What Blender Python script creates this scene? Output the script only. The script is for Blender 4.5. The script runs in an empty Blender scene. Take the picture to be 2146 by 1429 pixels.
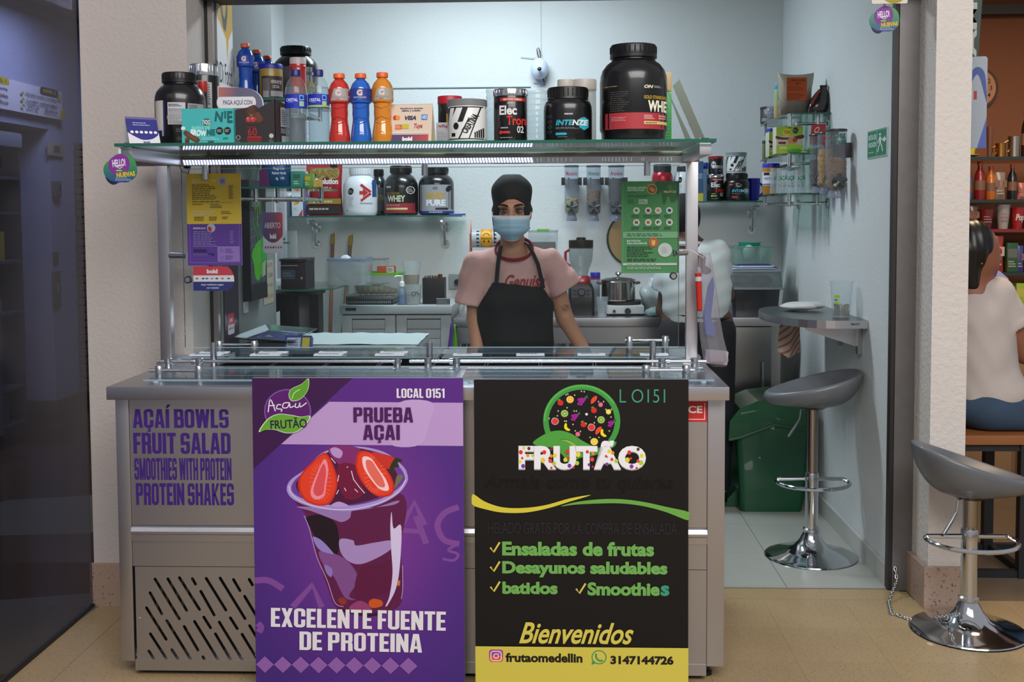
import bpy, bmesh, math, random
import numpy as np
from mathutils import Vector, Matrix
PI = math.pi
random.seed(7)
sc = bpy.context.scene
COL = sc.collection
# ---------------------------------------------------------------- camera
FPX, CYP = 2320.0, 584.0
CAM = (Matrix.Translation((0, 0, 1.5)) @ Matrix.Rotation(math.atan(87 / FPX), 4, 'Z')
       @ Matrix.Rotation(PI / 2 - math.atan(134 / FPX), 4, 'X') @ Matrix.Rotation(-0.0055, 4, 'Z'))
cd = bpy.data.cameras.new('camera'); cam = bpy.data.objects.new('camera', cd); COL.objects.link(cam)
cam.matrix_world = CAM
cd.sensor_width = 36; cd.lens = FPX / 2146 * 36; cd.shift_y = (CYP - 714.5) / 2146; cd.clip_start = .05
sc.camera = cam
sc.view_settings.view_transform = 'Standard'; sc.view_settings.look = 'None'
sc.view_settings.gamma = 1; sc.view_settings.use_curve_mapping = False
sc.view_settings.exposure = 0.0
# ---------------------------------------------------------------- light
w = bpy.data.worlds.new('hall_daylight'); sc.world = w; w.use_nodes = True
w.node_tree.nodes['Background'].inputs[0].default_value = (.92, .93, 1, 1)
w.node_tree.nodes['Background'].inputs[1].default_value = .40
def area(name, loc, rot, sx, sy, power, col):
    l = bpy.data.lights.new(name, 'AREA'); l.shape = 'RECTANGLE'; l.size = sx; l.size_y = sy
    l.energy = power; l.color = col
    o = bpy.data.objects.new(name, l); COL.objects.link(o); o.location = loc; o.rotation_euler = rot
    return o
area('hall_fill', (1.0, -1.2, 4.3), (math.radians(38), 0, math.radians(8)), 5.0, 2.4, 350, (1, .97, .93))  # area lamp added above and behind the camera to light the hall side
area('shop_ceiling_lamp', (-.35, 5.6, 2.96), (0, 0, 0), .9, .25, 45, (.80, .93, 1))
area('corridor_lamp', (-3.0, 7.2, 2.90), (0, 0, 0), .5, .5, 30, (.74, .80, 1))
area('cafe_lamp', (2.3, 5.3, 2.9), (0, 0, 0), .5, .5, 34, (1, .74, .48))
# ---------------------------------------------------------------- pixel -> point helpers
def ray(px, py):
    return (CAM.to_3x3() @ Vector(((px - 1073) / FPX, (CYP - py) / FPX, -1)))
def P(px, py, Y):
    d = ray(px, py); return Vector((d.x / d.y * Y, Y, 1.5 + d.z / d.y * Y))
def PZ(px, py, z):
    d = ray(px, py); t = (z - 1.5) / d.z; return Vector((d.x * t, d.y * t, z))
def PXX(px, py, x):
    d = ray(px, py); t = x / d.x; return Vector((x, d.y * t, 1.5 + d.z * t))
# ---------------------------------------------------------------- materials
def lin(c):
    if isinstance(c, str): c = tuple(int(c[i:i + 2], 16) / 255 for i in (0, 2, 4))
    return tuple(x / 12.92 if x <= .04045 else ((x + .055) / 1.055) ** 2.4 for x in c[:3]) + (1,)
_M = {}
def mat(c, rough=.55, metal=0., trans=0., alpha=1., emit=0., ior=1.45, spec=.5, bump=0., bscale=60., var=0., vscale=8., name=None, coat=0., brushed=0):
    k = (c, rough, metal, trans, alpha, emit, ior, spec, bump, bscale, var, vscale, coat, brushed)
    if k in _M: return _M[k]
    m = bpy.data.materials.new(name or 'mat_' + str(c)); m.use_nodes = True
    nt = m.node_tree; b = nt.nodes['Principled BSDF']; L = lin(c)
    b.inputs['Base Color'].default_value = L; b.inputs['Roughness'].default_value = rough
    b.inputs['Metallic'].default_value = metal; b.inputs['Transmission Weight'].default_value = trans
    b.inputs['Alpha'].default_value = alpha; b.inputs['IOR'].default_value = ior
    b.inputs['Specular IOR Level'].default_value = spec; b.inputs['Coat Weight'].default_value = coat
    if emit: b.inputs['Emission Color'].default_value = L; b.inputs['Emission Strength'].default_value = emit
    tc = None
    if bump or var or brushed:
        tc = nt.nodes.new('ShaderNodeTexCoord')
        nz = nt.nodes.new('ShaderNodeTexNoise'); nz.inputs['Scale'].default_value = bscale; nz.inputs['Detail'].default_value = 5
        if brushed:
            mp = nt.nodes.new('ShaderNodeMapping')
            mp.inputs['Scale'].default_value = [(1, 60, 60), (60, 60, 1), (60, 1, 60)][brushed - 1]
            nt.links.new(tc.outputs['Object'], mp.inputs[0]); nt.links.new(mp.outputs[0], nz.inputs[0])
        else: nt.links.new(tc.outputs['Object'], nz.inputs[0])
    if bump:
        bp = nt.nodes.new('ShaderNodeBump'); bp.inputs['Strength'].default_value = bump; bp.inputs['Distance'].default_value = .01
        nt.links.new(nz.outputs[0], bp.inputs['Height']); nt.links.new(bp.outputs[0], b.inputs['Normal'])
    if var:
        n2 = nt.nodes.new('ShaderNodeTexNoise'); n2.inputs['Scale'].default_value = vscale; n2.inputs['Detail'].default_value = 6
        nt.links.new(tc.outputs['Object'], n2.inputs[0])
        mx = nt.nodes.new('ShaderNodeMix'); mx.data_type = 'RGBA'
        mx.inputs[6].default_value = tuple(v * (1 - var) for v in L[:3]) + (1,)
        mx.inputs[7].default_value = tuple(min(1, v * (1 + var)) for v in L[:3]) + (1,)
        nt.links.new(n2.outputs[0], mx.inputs[0]); nt.links.new(mx.outputs[2], b.inputs['Base Color'])
    if brushed:
        mr = nt.nodes.new('ShaderNodeMapRange'); mr.inputs[3].default_value = rough * .8; mr.inputs[4].default_value = rough * 1.25
        nt.links.new(nz.outputs[0], mr.inputs[0]); nt.links.new(mr.outputs[0], b.inputs['Roughness'])
    _M[k] = m
    return m
def glass(tint='eef6f4', dens=.10, rough=.02, name='clear_glass', ior=1.33):
    """thin clear sheet: see-through with a fresnel sheen"""
    k = ('g', tint, dens, rough, ior)
    if k in _M: return _M[k]
    m = bpy.data.materials.new(name); m.use_nodes = True; nt = m.node_tree; nt.nodes.clear()
    o = nt.nodes.new('ShaderNodeOutputMaterial'); t = nt.nodes.new('ShaderNodeBsdfTransparent'); g = nt.nodes.new('ShaderNodeBsdfGlossy')
    d = nt.nodes.new('ShaderNodeBsdfDiffuse'); f = nt.nodes.new('ShaderNodeFresnel'); a = nt.nodes.new('ShaderNodeMixShader'); b = nt.nodes.new('ShaderNodeMixShader')
    ge = nt.nodes.new('ShaderNodeNewGeometry'); mr = nt.nodes.new('ShaderNodeMapRange'); mr.inputs[3].default_value = ior; mr.inputs[4].default_value = 1 / ior   # same sheen on both faces of a sheet
    nt.links.new(ge.outputs['Backfacing'], mr.inputs[0]); nt.links.new(mr.outputs[0], f.inputs[0])
    L = lin(tint); t.inputs[0].default_value = L; g.inputs['Roughness'].default_value = rough; d.inputs[0].default_value = L
    f.inputs[0].default_value = ior; a.inputs[0].default_value = dens
    nt.links.new(t.outputs[0], a.inputs[1]); nt.links.new(d.outputs[0], a.inputs[2])
    nt.links.new(f.outputs[0], b.inputs[0]); nt.links.new(a.outputs[0], b.inputs[1]); nt.links.new(g.outputs[0], b.inputs[2])
    nt.links.new(b.outputs[0], o.inputs[0]); _M[k] = m
    return m
def gradient(name, stops, axis='Z', lo=0., hi=1., rough=.45, diag=None):
    """printed colour ramp along an object axis (metres)"""
    m = bpy.data.materials.new(name); m.use_nodes = True; nt = m.node_tree; b = nt.nodes['Principled BSDF']
    b.inputs['Roughness'].default_value = rough
    tc = nt.nodes.new('ShaderNodeTexCoord'); sp = nt.nodes.new('ShaderNodeSeparateXYZ'); nt.links.new(tc.outputs['Object'], sp.inputs[0])
    mr = nt.nodes.new('ShaderNodeMapRange'); mr.inputs[1].default_value = lo; mr.inputs[2].default_value = hi
    src = sp.outputs['XYZ'.index(axis)]
    if diag is not None:
        ma = nt.nodes.new('ShaderNodeMath'); ma.operation = 'MULTIPLY_ADD'; ma.inputs[1].default_value = diag
        nt.links.new(sp.outputs[0], ma.inputs[0]); nt.links.new(src, ma.inputs[2]); src = ma.outputs[0]
    nt.links.new(src, mr.inputs[0]); cr = nt.nodes.new('ShaderNodeValToRGB')
    while len(cr.color_ramp.elements) < len(stops): cr.color_ramp.elements.new(.5)
    for e, (p, c) in zip(cr.color_ramp.elements, stops): e.position = p; e.color = lin(c)
    nt.links.new(mr.outputs[0], cr.inputs[0]); nt.links.new(cr.outputs[0], b.inputs['Base Color'])
    return m
STEEL = mat('bbbabf', .32, 1., brushed=1, name='brushed_steel'); STEELV = mat('b9b7bb', .34, 1., brushed=2, name='brushed_steel_upright')
CHROME = mat('cfd2d6', .08, 1., name='polished_chrome'); SATIN = mat('c4c6c8', .22, 1., name='satin_metal')
BLACKP = mat('0d0d0f', .35, name='black_plastic'); WHITEP = mat('dfe3e4', .45, name='white_plastic')
GLASS = glass(); EDGE = mat('1f5a4c', .15, name='green_glass_edge', coat=.5)
CUP = glass('e9f0f2', .16, .08, 'clear_plastic')
# ---------------------------------------------------------------- geometry builder
class G:
    def __init__(s): s.v = []; s.f = []; s.m = []; s.fm = []; s.sm = []
    def _mi(s, m):
        if m is None: m = STEEL
        if m not in s.m: s.m.append(m)
        return s.m.index(m)
    def add(s, vs, fs, m=None, smooth=True):
        o = len(s.v); s.v += [tuple(v) for v in vs]; mi = s._mi(m)
        for f in fs: s.f.append(tuple(i + o for i in f)); s.fm.append(mi); s.sm.append(smooth)
        return s
    def box(s, a, b, m=None, bev=0.):
        x0, y0, z0 = [min(p, q) for p, q in zip(a, b)]; x1, y1, z1 = [max(p, q) for p, q in zip(a, b)]
        if bev:
            bm = bmesh.new(); bmesh.ops.create_cube(bm, size=1)
            bmesh.ops.transform(bm, matrix=Matrix.Translation(((x0 + x1) / 2, (y0 + y1) / 2, (z0 + z1) / 2)) @ Matrix.Diagonal((x1 - x0, y1 - y0, z1 - z0, 1)), verts=bm.verts)
            bmesh.ops.bevel(bm, geom=bm.edges[:], offset=bev, segments=2, affect='EDGES', profile=.7)
            bm.verts.index_update()
            s.add([v.co[:] for v in bm.verts], [[v.index for v in f.verts] for f in bm.faces], m, True); bm.free(); return s
        v = [(x, y, z) for z in (z0, z1) for y in (y0, y1) for x in (x0, x1)]
        return s.add(v, [(0, 2, 3, 1), (4, 5, 7, 6), (0, 1, 5, 4), (2, 6, 7, 3), (0, 4, 6, 2), (1, 3, 7, 5)], m, False)
    def lathe(s, prof, c=(0, 0, 0), n=28, m=None, sx=1., sy=1., cap=True):
        c = Vector(c); vs = []; fs = []
        for r, z in prof:
            for i in range(n):
                a = 2 * PI * i / n; vs.append((c.x + r * math.cos(a) * sx, c.y + r * math.sin(a) * sy, c.z + z))
        for j in range(len(prof) - 1):
            for i in range(n):
                k = (i + 1) % n; fs.append((j * n + i, j * n + k, (j + 1) * n + k, (j + 1) * n + i))
        if cap:
            if prof[0][0] > 1e-4: fs.append(tuple(range(n))[::-1])
            if prof[-1][0] > 1e-4: fs.append(tuple(range((len(prof) - 1) * n, len(prof) * n)))
        return s.add(vs, fs, m, True)
    def cyl(s, p0, p1, r0, r1=None, n=16, m=None, cap=True):
        return s.tube([p0, p1], [r0, r0 if r1 is None else r1], n, m, cap)
    def tube(s, path, r, n=10, m=None, cap=True, closed=False, flat=1.):
        path = [Vector(p) for p in path]; N = len(path); rs = r if isinstance(r, (list, tuple)) else [r] * N
        vs = []; fs = []; up = None
        for i, p in enumerate(path):
            if closed: t = path[(i + 1) % N] - path[i - 1]
            else: t = path[min(i + 1, N - 1)] - path[max(i - 1, 0)]
            t.normalize()
            if up is None: up = Vector((0, 0, 1)) if abs(t.z) < .9 else Vector((0, 1, 0))
            a = t.cross(up).normalized(); b = a.cross(t).normalized(); up = b
            for k in range(n):
                q = 2 * PI * k / n; vs.append(p + a * (math.cos(q) * rs[i]) + b * (math.sin(q) * rs[i] * flat))
        for i in range(N if closed else N - 1):
            j = (i + 1) % N
            for k in range(n): l = (k + 1) % n; fs.append((i * n + k, i * n + l, j * n + l, j * n + k))
        if cap and not closed: fs.append(tuple(range(n))[::-1]); fs.append(tuple(range((N - 1) * n, N * n)))
        return s.add(vs, fs, m, True)
    def prism(s, pts, d, m=None, smooth=False, side=None):
        """pts: 3-D outline, d: extrusion vector"""
        pts = [Vector(p) for p in pts]; d = Vector(d); n = len(pts)
        s.add(list(pts) + [p + d for p in pts], [tuple(range(n)), tuple(range(n, 2 * n))[::-1]], m, False)
        return s.add(list(pts) + [p + d for p in pts], [(i, i + n, (i + 1) % n + n, (i + 1) % n) for i in range(n)], side or m, smooth)
    def ball(s, c, r, m=None, n=16, k=10):
        if not isinstance(r, (tuple, list)): r = (r, r, r)
        vs = []; fs = []
        for j in range(k + 1):
            t = PI * j / k
            for i in range(n):
                a = 2 * PI * i / n; vs.append((c[0] + r[0] * math.sin(t) * math.cos(a), c[1] + r[1] * math.sin(t) * math.sin(a), c[2] - r[2] * math.cos(t)))
        for j in range(k):
            for i in range(n): l = (i + 1) % n; fs.append((j * n + i, j * n + l, (j + 1) * n + l, (j + 1) * n + i))
        return s.add(vs, fs, m, True)
    def mesh(s, name):
        me = bpy.data.meshes.new(name); me.from_pydata(s.v, [], s.f)
        for m in s.m: me.materials.append(m)
        me.polygons.foreach_set('material_index', s.fm); me.polygons.foreach_set('use_smooth', s.sm); me.update()
        return me
    def build(s, name, parent=None, world=False, fix=True, auto=True, **props):
        if world and parent is not None:
            inv = (Matrix.Translation(parent.location) @ parent.rotation_euler.to_matrix().to_4x4()).inverted()
            s.v = [tuple(inv @ Vector(v)) for v in s.v]
        me = s.mesh(name)
        bm = bmesh.new(); bm.from_mesh(me)
        if fix:
            bmesh.ops.remove_doubles(bm, verts=bm.verts, dist=1e-6)
            bmesh.ops.recalc_face_normals(bm, faces=bm.faces)
        if auto:
            for e in bm.edges:
                if len(e.link_faces) == 2 and e.calc_face_angle(0) > .6: e.smooth = False
        bm.to_mesh(me); bm.free()
        o = bpy.data.objects.new(name, me); COL.objects.link(o)
        if parent is not None: o.parent = parent
        for k, v in props.items(): o[k] = v
        return o
def thing(name, label, cat, loc=(0, 0, 0), rz=0, group=None):
    o = bpy.data.objects.new(name, None); COL.objects.link(o); o.location = loc; o.rotation_euler = (0, 0, rz)
    o.empty_display_size = .05; o['label'] = label; o['category'] = cat
    if group: o['group'] = group
    return o
def struct(name, g, parent=None, **k):
    o = g.build(name, parent, **k)
    if parent is None: o['kind'] = 'structure'
    return o
def dup(o, loc=None, rz=None, label=None, parent=None):
    c = o.copy(); COL.objects.link(c)
    if parent is not None: c.parent = parent
    if loc is not None: c.location = loc
    if rz is not None: c.rotation_euler = (0, 0, rz)
    if label: c['label'] = label
    for ch in list(o.children): dup(ch, parent=c)
    return c
def piece(name, me, parent, loc=(0, 0, 0), rz=0.):
    o = bpy.data.objects.new(name, me); COL.objects.link(o); o.parent = parent; o.location = loc; o.rotation_euler = (0, 0, rz); return o
def arc(cx, cy, r, a0, a1, n=8, ry=None):
    return [(cx + r * math.cos(math.radians(a0 + (a1 - a0) * i / n)), cy + (ry or r) * math.sin(math.radians(a0 + (a1 - a0) * i / n))) for i in range(n + 1)]
def rrect(x0, y0, x1, y1, r, n=5):
    if x0 > x1: x0, x1 = x1, x0
    if y0 > y1: y0, y1 = y1, y0
    r = min(r, (x1 - x0) / 2 * .999, (y1 - y0) / 2 * .999)
    return arc(x1 - r, y0 + r, r, -90, 0, n) + arc(x1 - r, y1 - r, r, 0, 90, n) + arc(x0 + r, y1 - r, r, 90, 180, n) + arc(x0 + r, y0 + r, r, 180, 270, n)
# ---------------------------------------------------------------- flat print (lettering, artwork)
_T = {}
def text_mesh(t, bold, shear):
    k = (t, bold, shear)
    if k not in _T:
        cu = bpy.data.curves.new('t', 'FONT'); cu.body = t; cu.size = 1; cu.offset = bold; cu.shear = shear; cu.resolution_u = 4; cu.align_x = 'CENTER'
        o = bpy.data.objects.new('t', cu); me = bpy.data.meshes.new_from_object(o)
        v = np.array([x.co[:2] for x in me.vertices]) if len(me.vertices) else np.zeros((1, 2))
        lo, hi = v.min(0), v.max(0); v = (v - lo) / np.maximum(hi - lo, 1e-6)
        _T[k] = (v, [tuple(p.vertices) for p in me.polygons], (hi - lo)); bpy.data.objects.remove(o); bpy.data.meshes.remove(me); bpy.data.curves.remove(cu)
    return _T[k]
def block_mesh(t):
    """heavy condensed poster capitals, built stroke by stroke"""
    k = ('block', t)
    if k in _T: return _T[k]
    V = []; F = []; X = 0.; Z = []; _T[('z', t)] = Z; c0 = [0]
    def q(*p): n = len(V); V.extend((X + a, b) for a, b in p); c0[0] += 1; Z.extend([c0[0] * 6e-6] * len(p)); F.append(tuple(range(n, n + len(p))))
    def r(a, b, c, d): q((a, b), (c, b), (c, d), (a, d))
    def ring(x0, y0, x1, y1, ro, tk, drop=None):
        def rr_(a, b, c, d, rd):
            o = []
            for (cx, cy, s_) in ((c - rd, d - rd, 0), (a + rd, d - rd, 90), (a + rd, b + rd, 180), (c - rd, b + rd, 270)):
                o += [(cx + rd * math.cos(math.radians(s_ + 15 * i)), cy + rd * math.sin(math.radians(s_ + 15 * i))) for i in range(7)]
            z = []
            for i in range(len(o)):
                p, n_ = o[i], o[(i + 1) % len(o)]; m_ = 8 if i % 7 == 6 else 1; z += [(p[0] + (n_[0] - p[0]) * j / m_, p[1] + (n_[1] - p[1]) * j / m_) for j in range(m_)]
            return z
        A = rr_(x0, y0, x1, y1, ro); B = rr_(x0 + tk, y0 + tk, x1 - tk, y1 - tk, max(1.5, ro - tk))
        for i in range(len(A)):
            j = (i + 1) % len(A); mx, my = (A[i][0] + A[j][0]) / 2, (A[i][1] + A[j][1]) / 2
            if not (drop and drop(mx, my)): q(A[i], A[j], B[j], B[i])
    for ch in t:
        c0[0] = 0; b = {'Ç': 'C', 'Í': 'I', '0': 'O'}.get(ch, ch); w = 43
        if b == ' ': X += 17; continue
        if b in 'BDEFHKLMNPR': r(0, 0, 16, 100)
        if b == 'A': q((0, 0), (15, 0), (25, 100), (12, 100)); q((45, 0), (30, 0), (20, 100), (33, 100)); q((11, 19), (34, 19), (32, 34), (13, 34)); w = 45
        elif b == 'B': ring(0, 44, 42, 100, 12, 15); ring(0, 0, 44, 58, 12, 15)
        elif b in 'CO': ring(0, 0, 43, 100, 17, 15.5, (lambda x, y: x > 28 and 40 < y < 60) if b == 'C' else None)
        elif b == 'D': ring(0, 0, 43, 100, 16, 15.5)
        elif b == 'E': r(0, 0, 35, 16); r(0, 42, 32, 57); r(0, 84, 35, 100); w = 35
        elif b == 'F': r(0, 42, 31, 57); r(0, 84, 34, 100); w = 34
        elif b == 'H': r(28, 0, 44, 100); r(0, 42, 44, 58); w = 44
        elif b == 'I': r(0, 0, 16, 100); w = 16
        elif b == 'K': q((10, 38), (30, 100), (46, 100), (24, 50), (47, 0), (31, 0), (12, 50)); w = 47
        elif b == 'L': r(0, 0, 33, 16); w = 33
        elif b == 'M': r(42, 0, 57, 100); q((0, 100), (17, 100), (34, 0), (23, 0)); q((57, 100), (40, 100), (23, 0), (34, 0)); w = 57
        elif b == 'N': r(30, 0, 45, 100); q((0, 100), (16, 100), (45, 0), (30, 0)); w = 45
        elif b in 'PR':
            ring(0, 42, 42, 100, 13, 15)
            if b == 'R': q((26, 0), (43, 0), (42, 40), (36, 50), (26, 50))
        elif b == 'S': ring(0, 43, 42, 100, 16, 15, lambda x, y: x > 27 and 57 < y < 70); ring(0, 0, 42, 58, 16, 15, lambda x, y: x < 15 and 30 < y < 43)
        elif b == 'T': r(0, 84, 40, 100); r(12, 0, 28, 100); w = 40
        elif b == 'U': r(0, 18, 15.5, 100); r(27.5, 18, 43, 100); ring(0, 0, 43, 60, 17, 15.5, lambda x, y: y > 24)
        elif b == 'W': [q((a, 100), (a + 15, 100), (a + 15 + d, 0), (a + d, 0)) for a, d in ((0, 9), (24, -15), (24, 14), (49, -10))]; w = 64
        elif b == 'X': q((0, 0), (15, 0), (43, 100), (28, 100)); q((43, 0), (28, 0), (0, 100), (15, 100))
        elif b == '1': r(10, 0, 25, 100); q((10, 100), (0, 84), (0, 72), (12, 80)); w = 25
        elif b == '5': r(2, 84, 40, 100); r(2, 45, 17, 100); ring(0, 0, 42, 62, 16, 15, lambda x, y: x < 15 and 26 < y < 44)
        if ch == 'Ç': q((17, 1), (27, 1), (26, -6), (17, -6)); q((20, -6), (30, -6), (30, -19), (14, -21), (14, -15), (22, -14))
        if ch == 'Í': q((1, 106), (11, 106), (24, 124), (9, 124))
        X += w + 5
    v = np.array(V); lo, hi = v.min(0), v.max(0); _T[k] = ((v - lo) / (hi - lo), F, hi - lo); return _T[k]
class Pr:
    """artwork in its own x-right / y-down units inside box x0,y0,x1,y1"""
    def __init__(s, x0, y0, x1, y1, eps=.00008): s.b = (x0, y0, x1, y1); s.L = []; s.K = []; s.hold = False; s.Z = []; s.z = None; s.eps = eps; s.rough = .5
    def put(s, v, f, c, sh=0): s.K.append((s.K[-1] if s.K else 0) + (0 if s.hold == 2 else 1)); s.hold = 2 if s.hold else False; s.Z.append(s.z); s.z = None; s.L.append((v, f, c)); return s
    def poly(s, pts, c): return s.put(pts, [tuple(range(len(pts)))], c)
    def rect(s, x0, y0, x1, y1, c, r=0):
        return s.poly(rrect(x0, y0, x1, y1, r) if r else [(x0, y0), (x1, y0), (x1, y1), (x0, y1)], c)
    def ell(s, cx, cy, rx, ry, c, n=26, rot=0):
        q = math.radians(rot)
        return s.poly([(cx + rx * math.cos(a) * math.cos(q) - ry * math.sin(a) * math.sin(q), cy + rx * math.cos(a) * math.sin(q) + ry * math.sin(a) * math.cos(q)) for a in [2 * PI * i / n for i in range(n)]], c)
    def ring(s, cx, cy, r, wd, c, a0=0, a1=360, n=40):
        o = arc(cx, cy, r, a0, a1, n); i = arc(cx, cy, r - wd, a0, a1, n)
        return s.put(o + i, [(k, k + 1, n + 2 + k, n + 1 + k) for k in range(n)], c)
    def line(s, pts, wd, c, taper=False):
        N = len(pts); v = []
        for i, p in enumerate(pts):
            a = pts[max(i - 1, 0)]; b = pts[min(i + 1, N - 1)]; dx, dy = b[0] - a[0], b[1] - a[1]; l = math.hypot(dx, dy) or 1
            w2 = wd / 2 * ((math.sin(PI * i / (N - 1)) if N > 2 else 1) if taper else 1)
            v += [(p[0] - dy / l * w2, p[1] + dx / l * w2), (p[0] + dy / l * w2, p[1] - dx / l * w2)]
        return s.put(v, [(2 * i, 2 * i + 1, 2 * i + 3, 2 * i + 2) for i in range(N - 1)], c)
    def text(s, t, x0, y0, x1, y1, c, bold=.0, shear=0., rot=0., fit=True, xb=0.):
        v, f, ex = block_mesh(t) if xb else text_mesh(t, bold, shear)
        W, H = x1 - x0, y1 - y0; s.z = _T[('z', t)] if xb else None
        if not fit:
            k = min(W / ex[0], H / ex[1]); w2, h2 = ex[0] * k, ex[1] * k; x0 += (W - w2) / 2; y0 += (H - h2) / 2; W, H = w2, h2
        q = [(x0 + a * W, y1 - b * H) for a, b in v]
        if rot:
            cx, cy = (x0 + x0 + W) / 2, (y0 + y0 + H) / 2; r = math.radians(rot)
            q = [(cx + (a - cx) * math.cos(r) - (b - cy) * math.sin(r), cy + (a - cx) * math.sin(r) + (b - cy) * math.cos(r)) for a, b in q]
        return s.put(q, f, c)
    def fine(s, x0, y0, x1, y1, rows, c, fill=.5, seed=1):
        """rows of fine print too small to read, as broken hairlines"""
        R = random.Random(seed); h = (y1 - y0) / rows
        for i in range(rows):
            x = x0; e = x0 + (x1 - x0) * R.uniform(.6, 1); v = []; f = []
            while x < e:
                l = (x1 - x0) * R.uniform(.05, .16); a = min(x + l, e); y = y0 + i * h + h * (1 - fill) / 2; k = len(v)
                v += [(x, y), (a, y), (a, y + h * fill), (x, y + h * fill)]; f.append((k, k + 1, k + 2, k + 3)); x = a + (x1 - x0) * .025
            s.put(v, f, c)
        return s
    def build(s, name, parent, mp, cuts=0, world=False, **props):
        """mp(u,v,h) -> xyz ; u right 0..1, v down 0..1"""
        g = G(); x0, y0, x1, y1 = s.b
        for k, (v, f, c) in enumerate(s.L):
            m = c if not isinstance(c, str) else mat(c, s.rough, spec=.4)
            uv = [((p[0] - x0) / (x1 - x0), (p[1] - y0) / (y1 - y0)) for p in v]
            if cuts:
                bm = bmesh.new(); bv = [bm.verts.new((a, b, 0)) for a, b in uv]
                for q in f:
                    try: bm.faces.new([bv[i] for i in q])
                    except ValueError: pass
                us = [a for a, b in uv]; lo, hi = min(us), max(us)
                for i in range(1, cuts):
                    if lo + 1e-4 < i / cuts < hi - 1e-4:
                        bmesh.ops.bisect_plane(bm, geom=bm.verts[:] + bm.edges[:] + bm.faces[:], plane_co=(i / cuts, 0, 0), plane_no=(1, 0, 0))
                bmesh.ops.triangulate(bm, faces=bm.faces[:]); bm.verts.index_update()
                uv = [(q.co.x, q.co.y) for q in bm.verts]; f = [[q.index for q in fc.verts] for fc in bm.faces]; bm.free()
            g.add([mp(a, b, s.eps * s.K[k] + (s.Z[k][i] if s.Z[k] else 0)) for i, (a, b) in enumerate(uv)], f, m, bool(cuts))
        return g.build(name, parent, world=world, fix=False, auto=False, **props)
def flat(o, ux, uy, W, H):
    """origin = top-left corner, ux right, uy down unit vectors"""
    o, ux, uy = Vector(o), Vector(ux).normalized(), Vector(uy).normalized(); n = -ux.cross(uy)
    n = Vector(n); n.normalize()
    return lambda u, v, h: tuple(o + ux * (u * W) + uy * (v * H) - n * (-h) if False else o + ux * (u * W) + uy * (v * H) + n * h)
def front(x0, z1, W, H, y):
    """front face (towards -Y)"""
    return lambda u, v, h: (x0 + u * W, y - h, z1 - v * H)
def wrap(r, z0, z1, arcdeg=150., a0=-90., cx=0., cy=0.):
    """around a cylinder; a0 = facing direction in degrees (-90 faces the camera)"""
    rr = r if callable(r) else (lambda z: r)
    def f(u, v, h):
        a = math.radians(a0) + math.asin(max(-.999, min(.999, (2 * u - 1) * math.sin(math.radians(min(90, arcdeg / 2)))))); z = z1 + (z0 - z1) * v; R = rr(z) + h + .0004
        return (cx + R * math.cos(a), cy + R * math.sin(a), z)
    return f
# ---------------------------------------------------------------- soft bodies from distance fields
def smin(a, b, k):
    h = np.clip(.5 + .5 * (b - a) / k, 0, 1); return b * (1 - h) + a * h - k * h * (1 - h)
def cone(p, a, b, ra, rb):
    a = np.array(a, float); b = np.array(b, float); ab = b - a; t = np.clip(((p - a) @ ab) / (ab @ ab), 0, 1)
    return np.linalg.norm(p - a - t[:, None] * ab, axis=1) - (ra + (rb - ra) * t)
def elli(p, c, r):
    q = (p - np.array(c)) / np.array(r); k0 = np.linalg.norm(q, axis=1); k1 = np.linalg.norm(q / np.array(r), axis=1) + 1e-9
    return k0 * (k0 - 1) / k1
def fbox(p, c, r, e=.01):
    q = np.abs(p - np.array(c)) - np.array(r) + e
    return np.linalg.norm(np.maximum(q, 0), axis=1) + np.minimum(q.max(1), 0) - e
def nets(fn, lo, hi, h):
    """surface nets: distance field -> vertices, quads"""
    lo = np.array(lo, float); n = np.ceil((np.array(hi) - lo) / h).astype(int) + 1
    I = np.stack(np.meshgrid(*[np.arange(k) for k in n], indexing='ij'), -1)
    D = fn((lo + I.reshape(-1, 3) * h)).reshape(n); S = D < 0
    acc = np.zeros(tuple(n - 1) + (3,)); cnt = np.zeros(tuple(n - 1))
    base = np.stack(np.meshgrid(*[np.arange(k - 1) for k in n], indexing='ij'), -1)
    cs = [(a, b, c) for a in (0, 1) for b in (0, 1) for c in (0, 1)]
    sl = lambda c: tuple(slice(c[i], n[i] - 1 + c[i]) for i in range(3))
    for c in cs:
        for ax in range(3):
            if c[ax]: continue
            e = list(c); e[ax] = 1; d0, d1 = D[sl(c)], D[sl(e)]; x = (d0 < 0) != (d1 < 0)
            t = np.where(x, d0 / np.where(x, d0 - d1, 1), 0); pos = np.array(c, float)[None, None, None] + np.zeros(acc.shape)
            pos[..., ax] += t; acc += pos * x[..., None]; cnt += x
    act = cnt > 0; idx = -np.ones(act.shape, int); idx[act] = np.arange(act.sum())
    V = lo + (base[act] + acc[act] / cnt[act][:, None]) * h; F = []
    for ax in range(3):
        o = [i for i in range(3) if i != ax]
        a = [slice(0, n[i]) for i in range(3)]; b = list(a); a[ax] = slice(0, n[ax] - 1); b[ax] = slice(1, n[ax])
        X = np.argwhere(S[tuple(a)] != S[tuple(b)]); X = X[(X[:, o[0]] > 0) & (X[:, o[1]] > 0) & (X[:, o[0]] < n[o[0]] - 1) & (X[:, o[1]] < n[o[1]] - 1)]
        q = []
        for da, db in ((1, 1), (0, 1), (0, 0), (1, 0)):
            y = X.copy(); y[:, o[0]] -= da; y[:, o[1]] -= db; q.append(idx[y[:, 0], y[:, 1], y[:, 2]])
        q = np.stack(q, 1); F.append(q[(q >= 0).all(1)])
    return V, np.concatenate(F)
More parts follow.
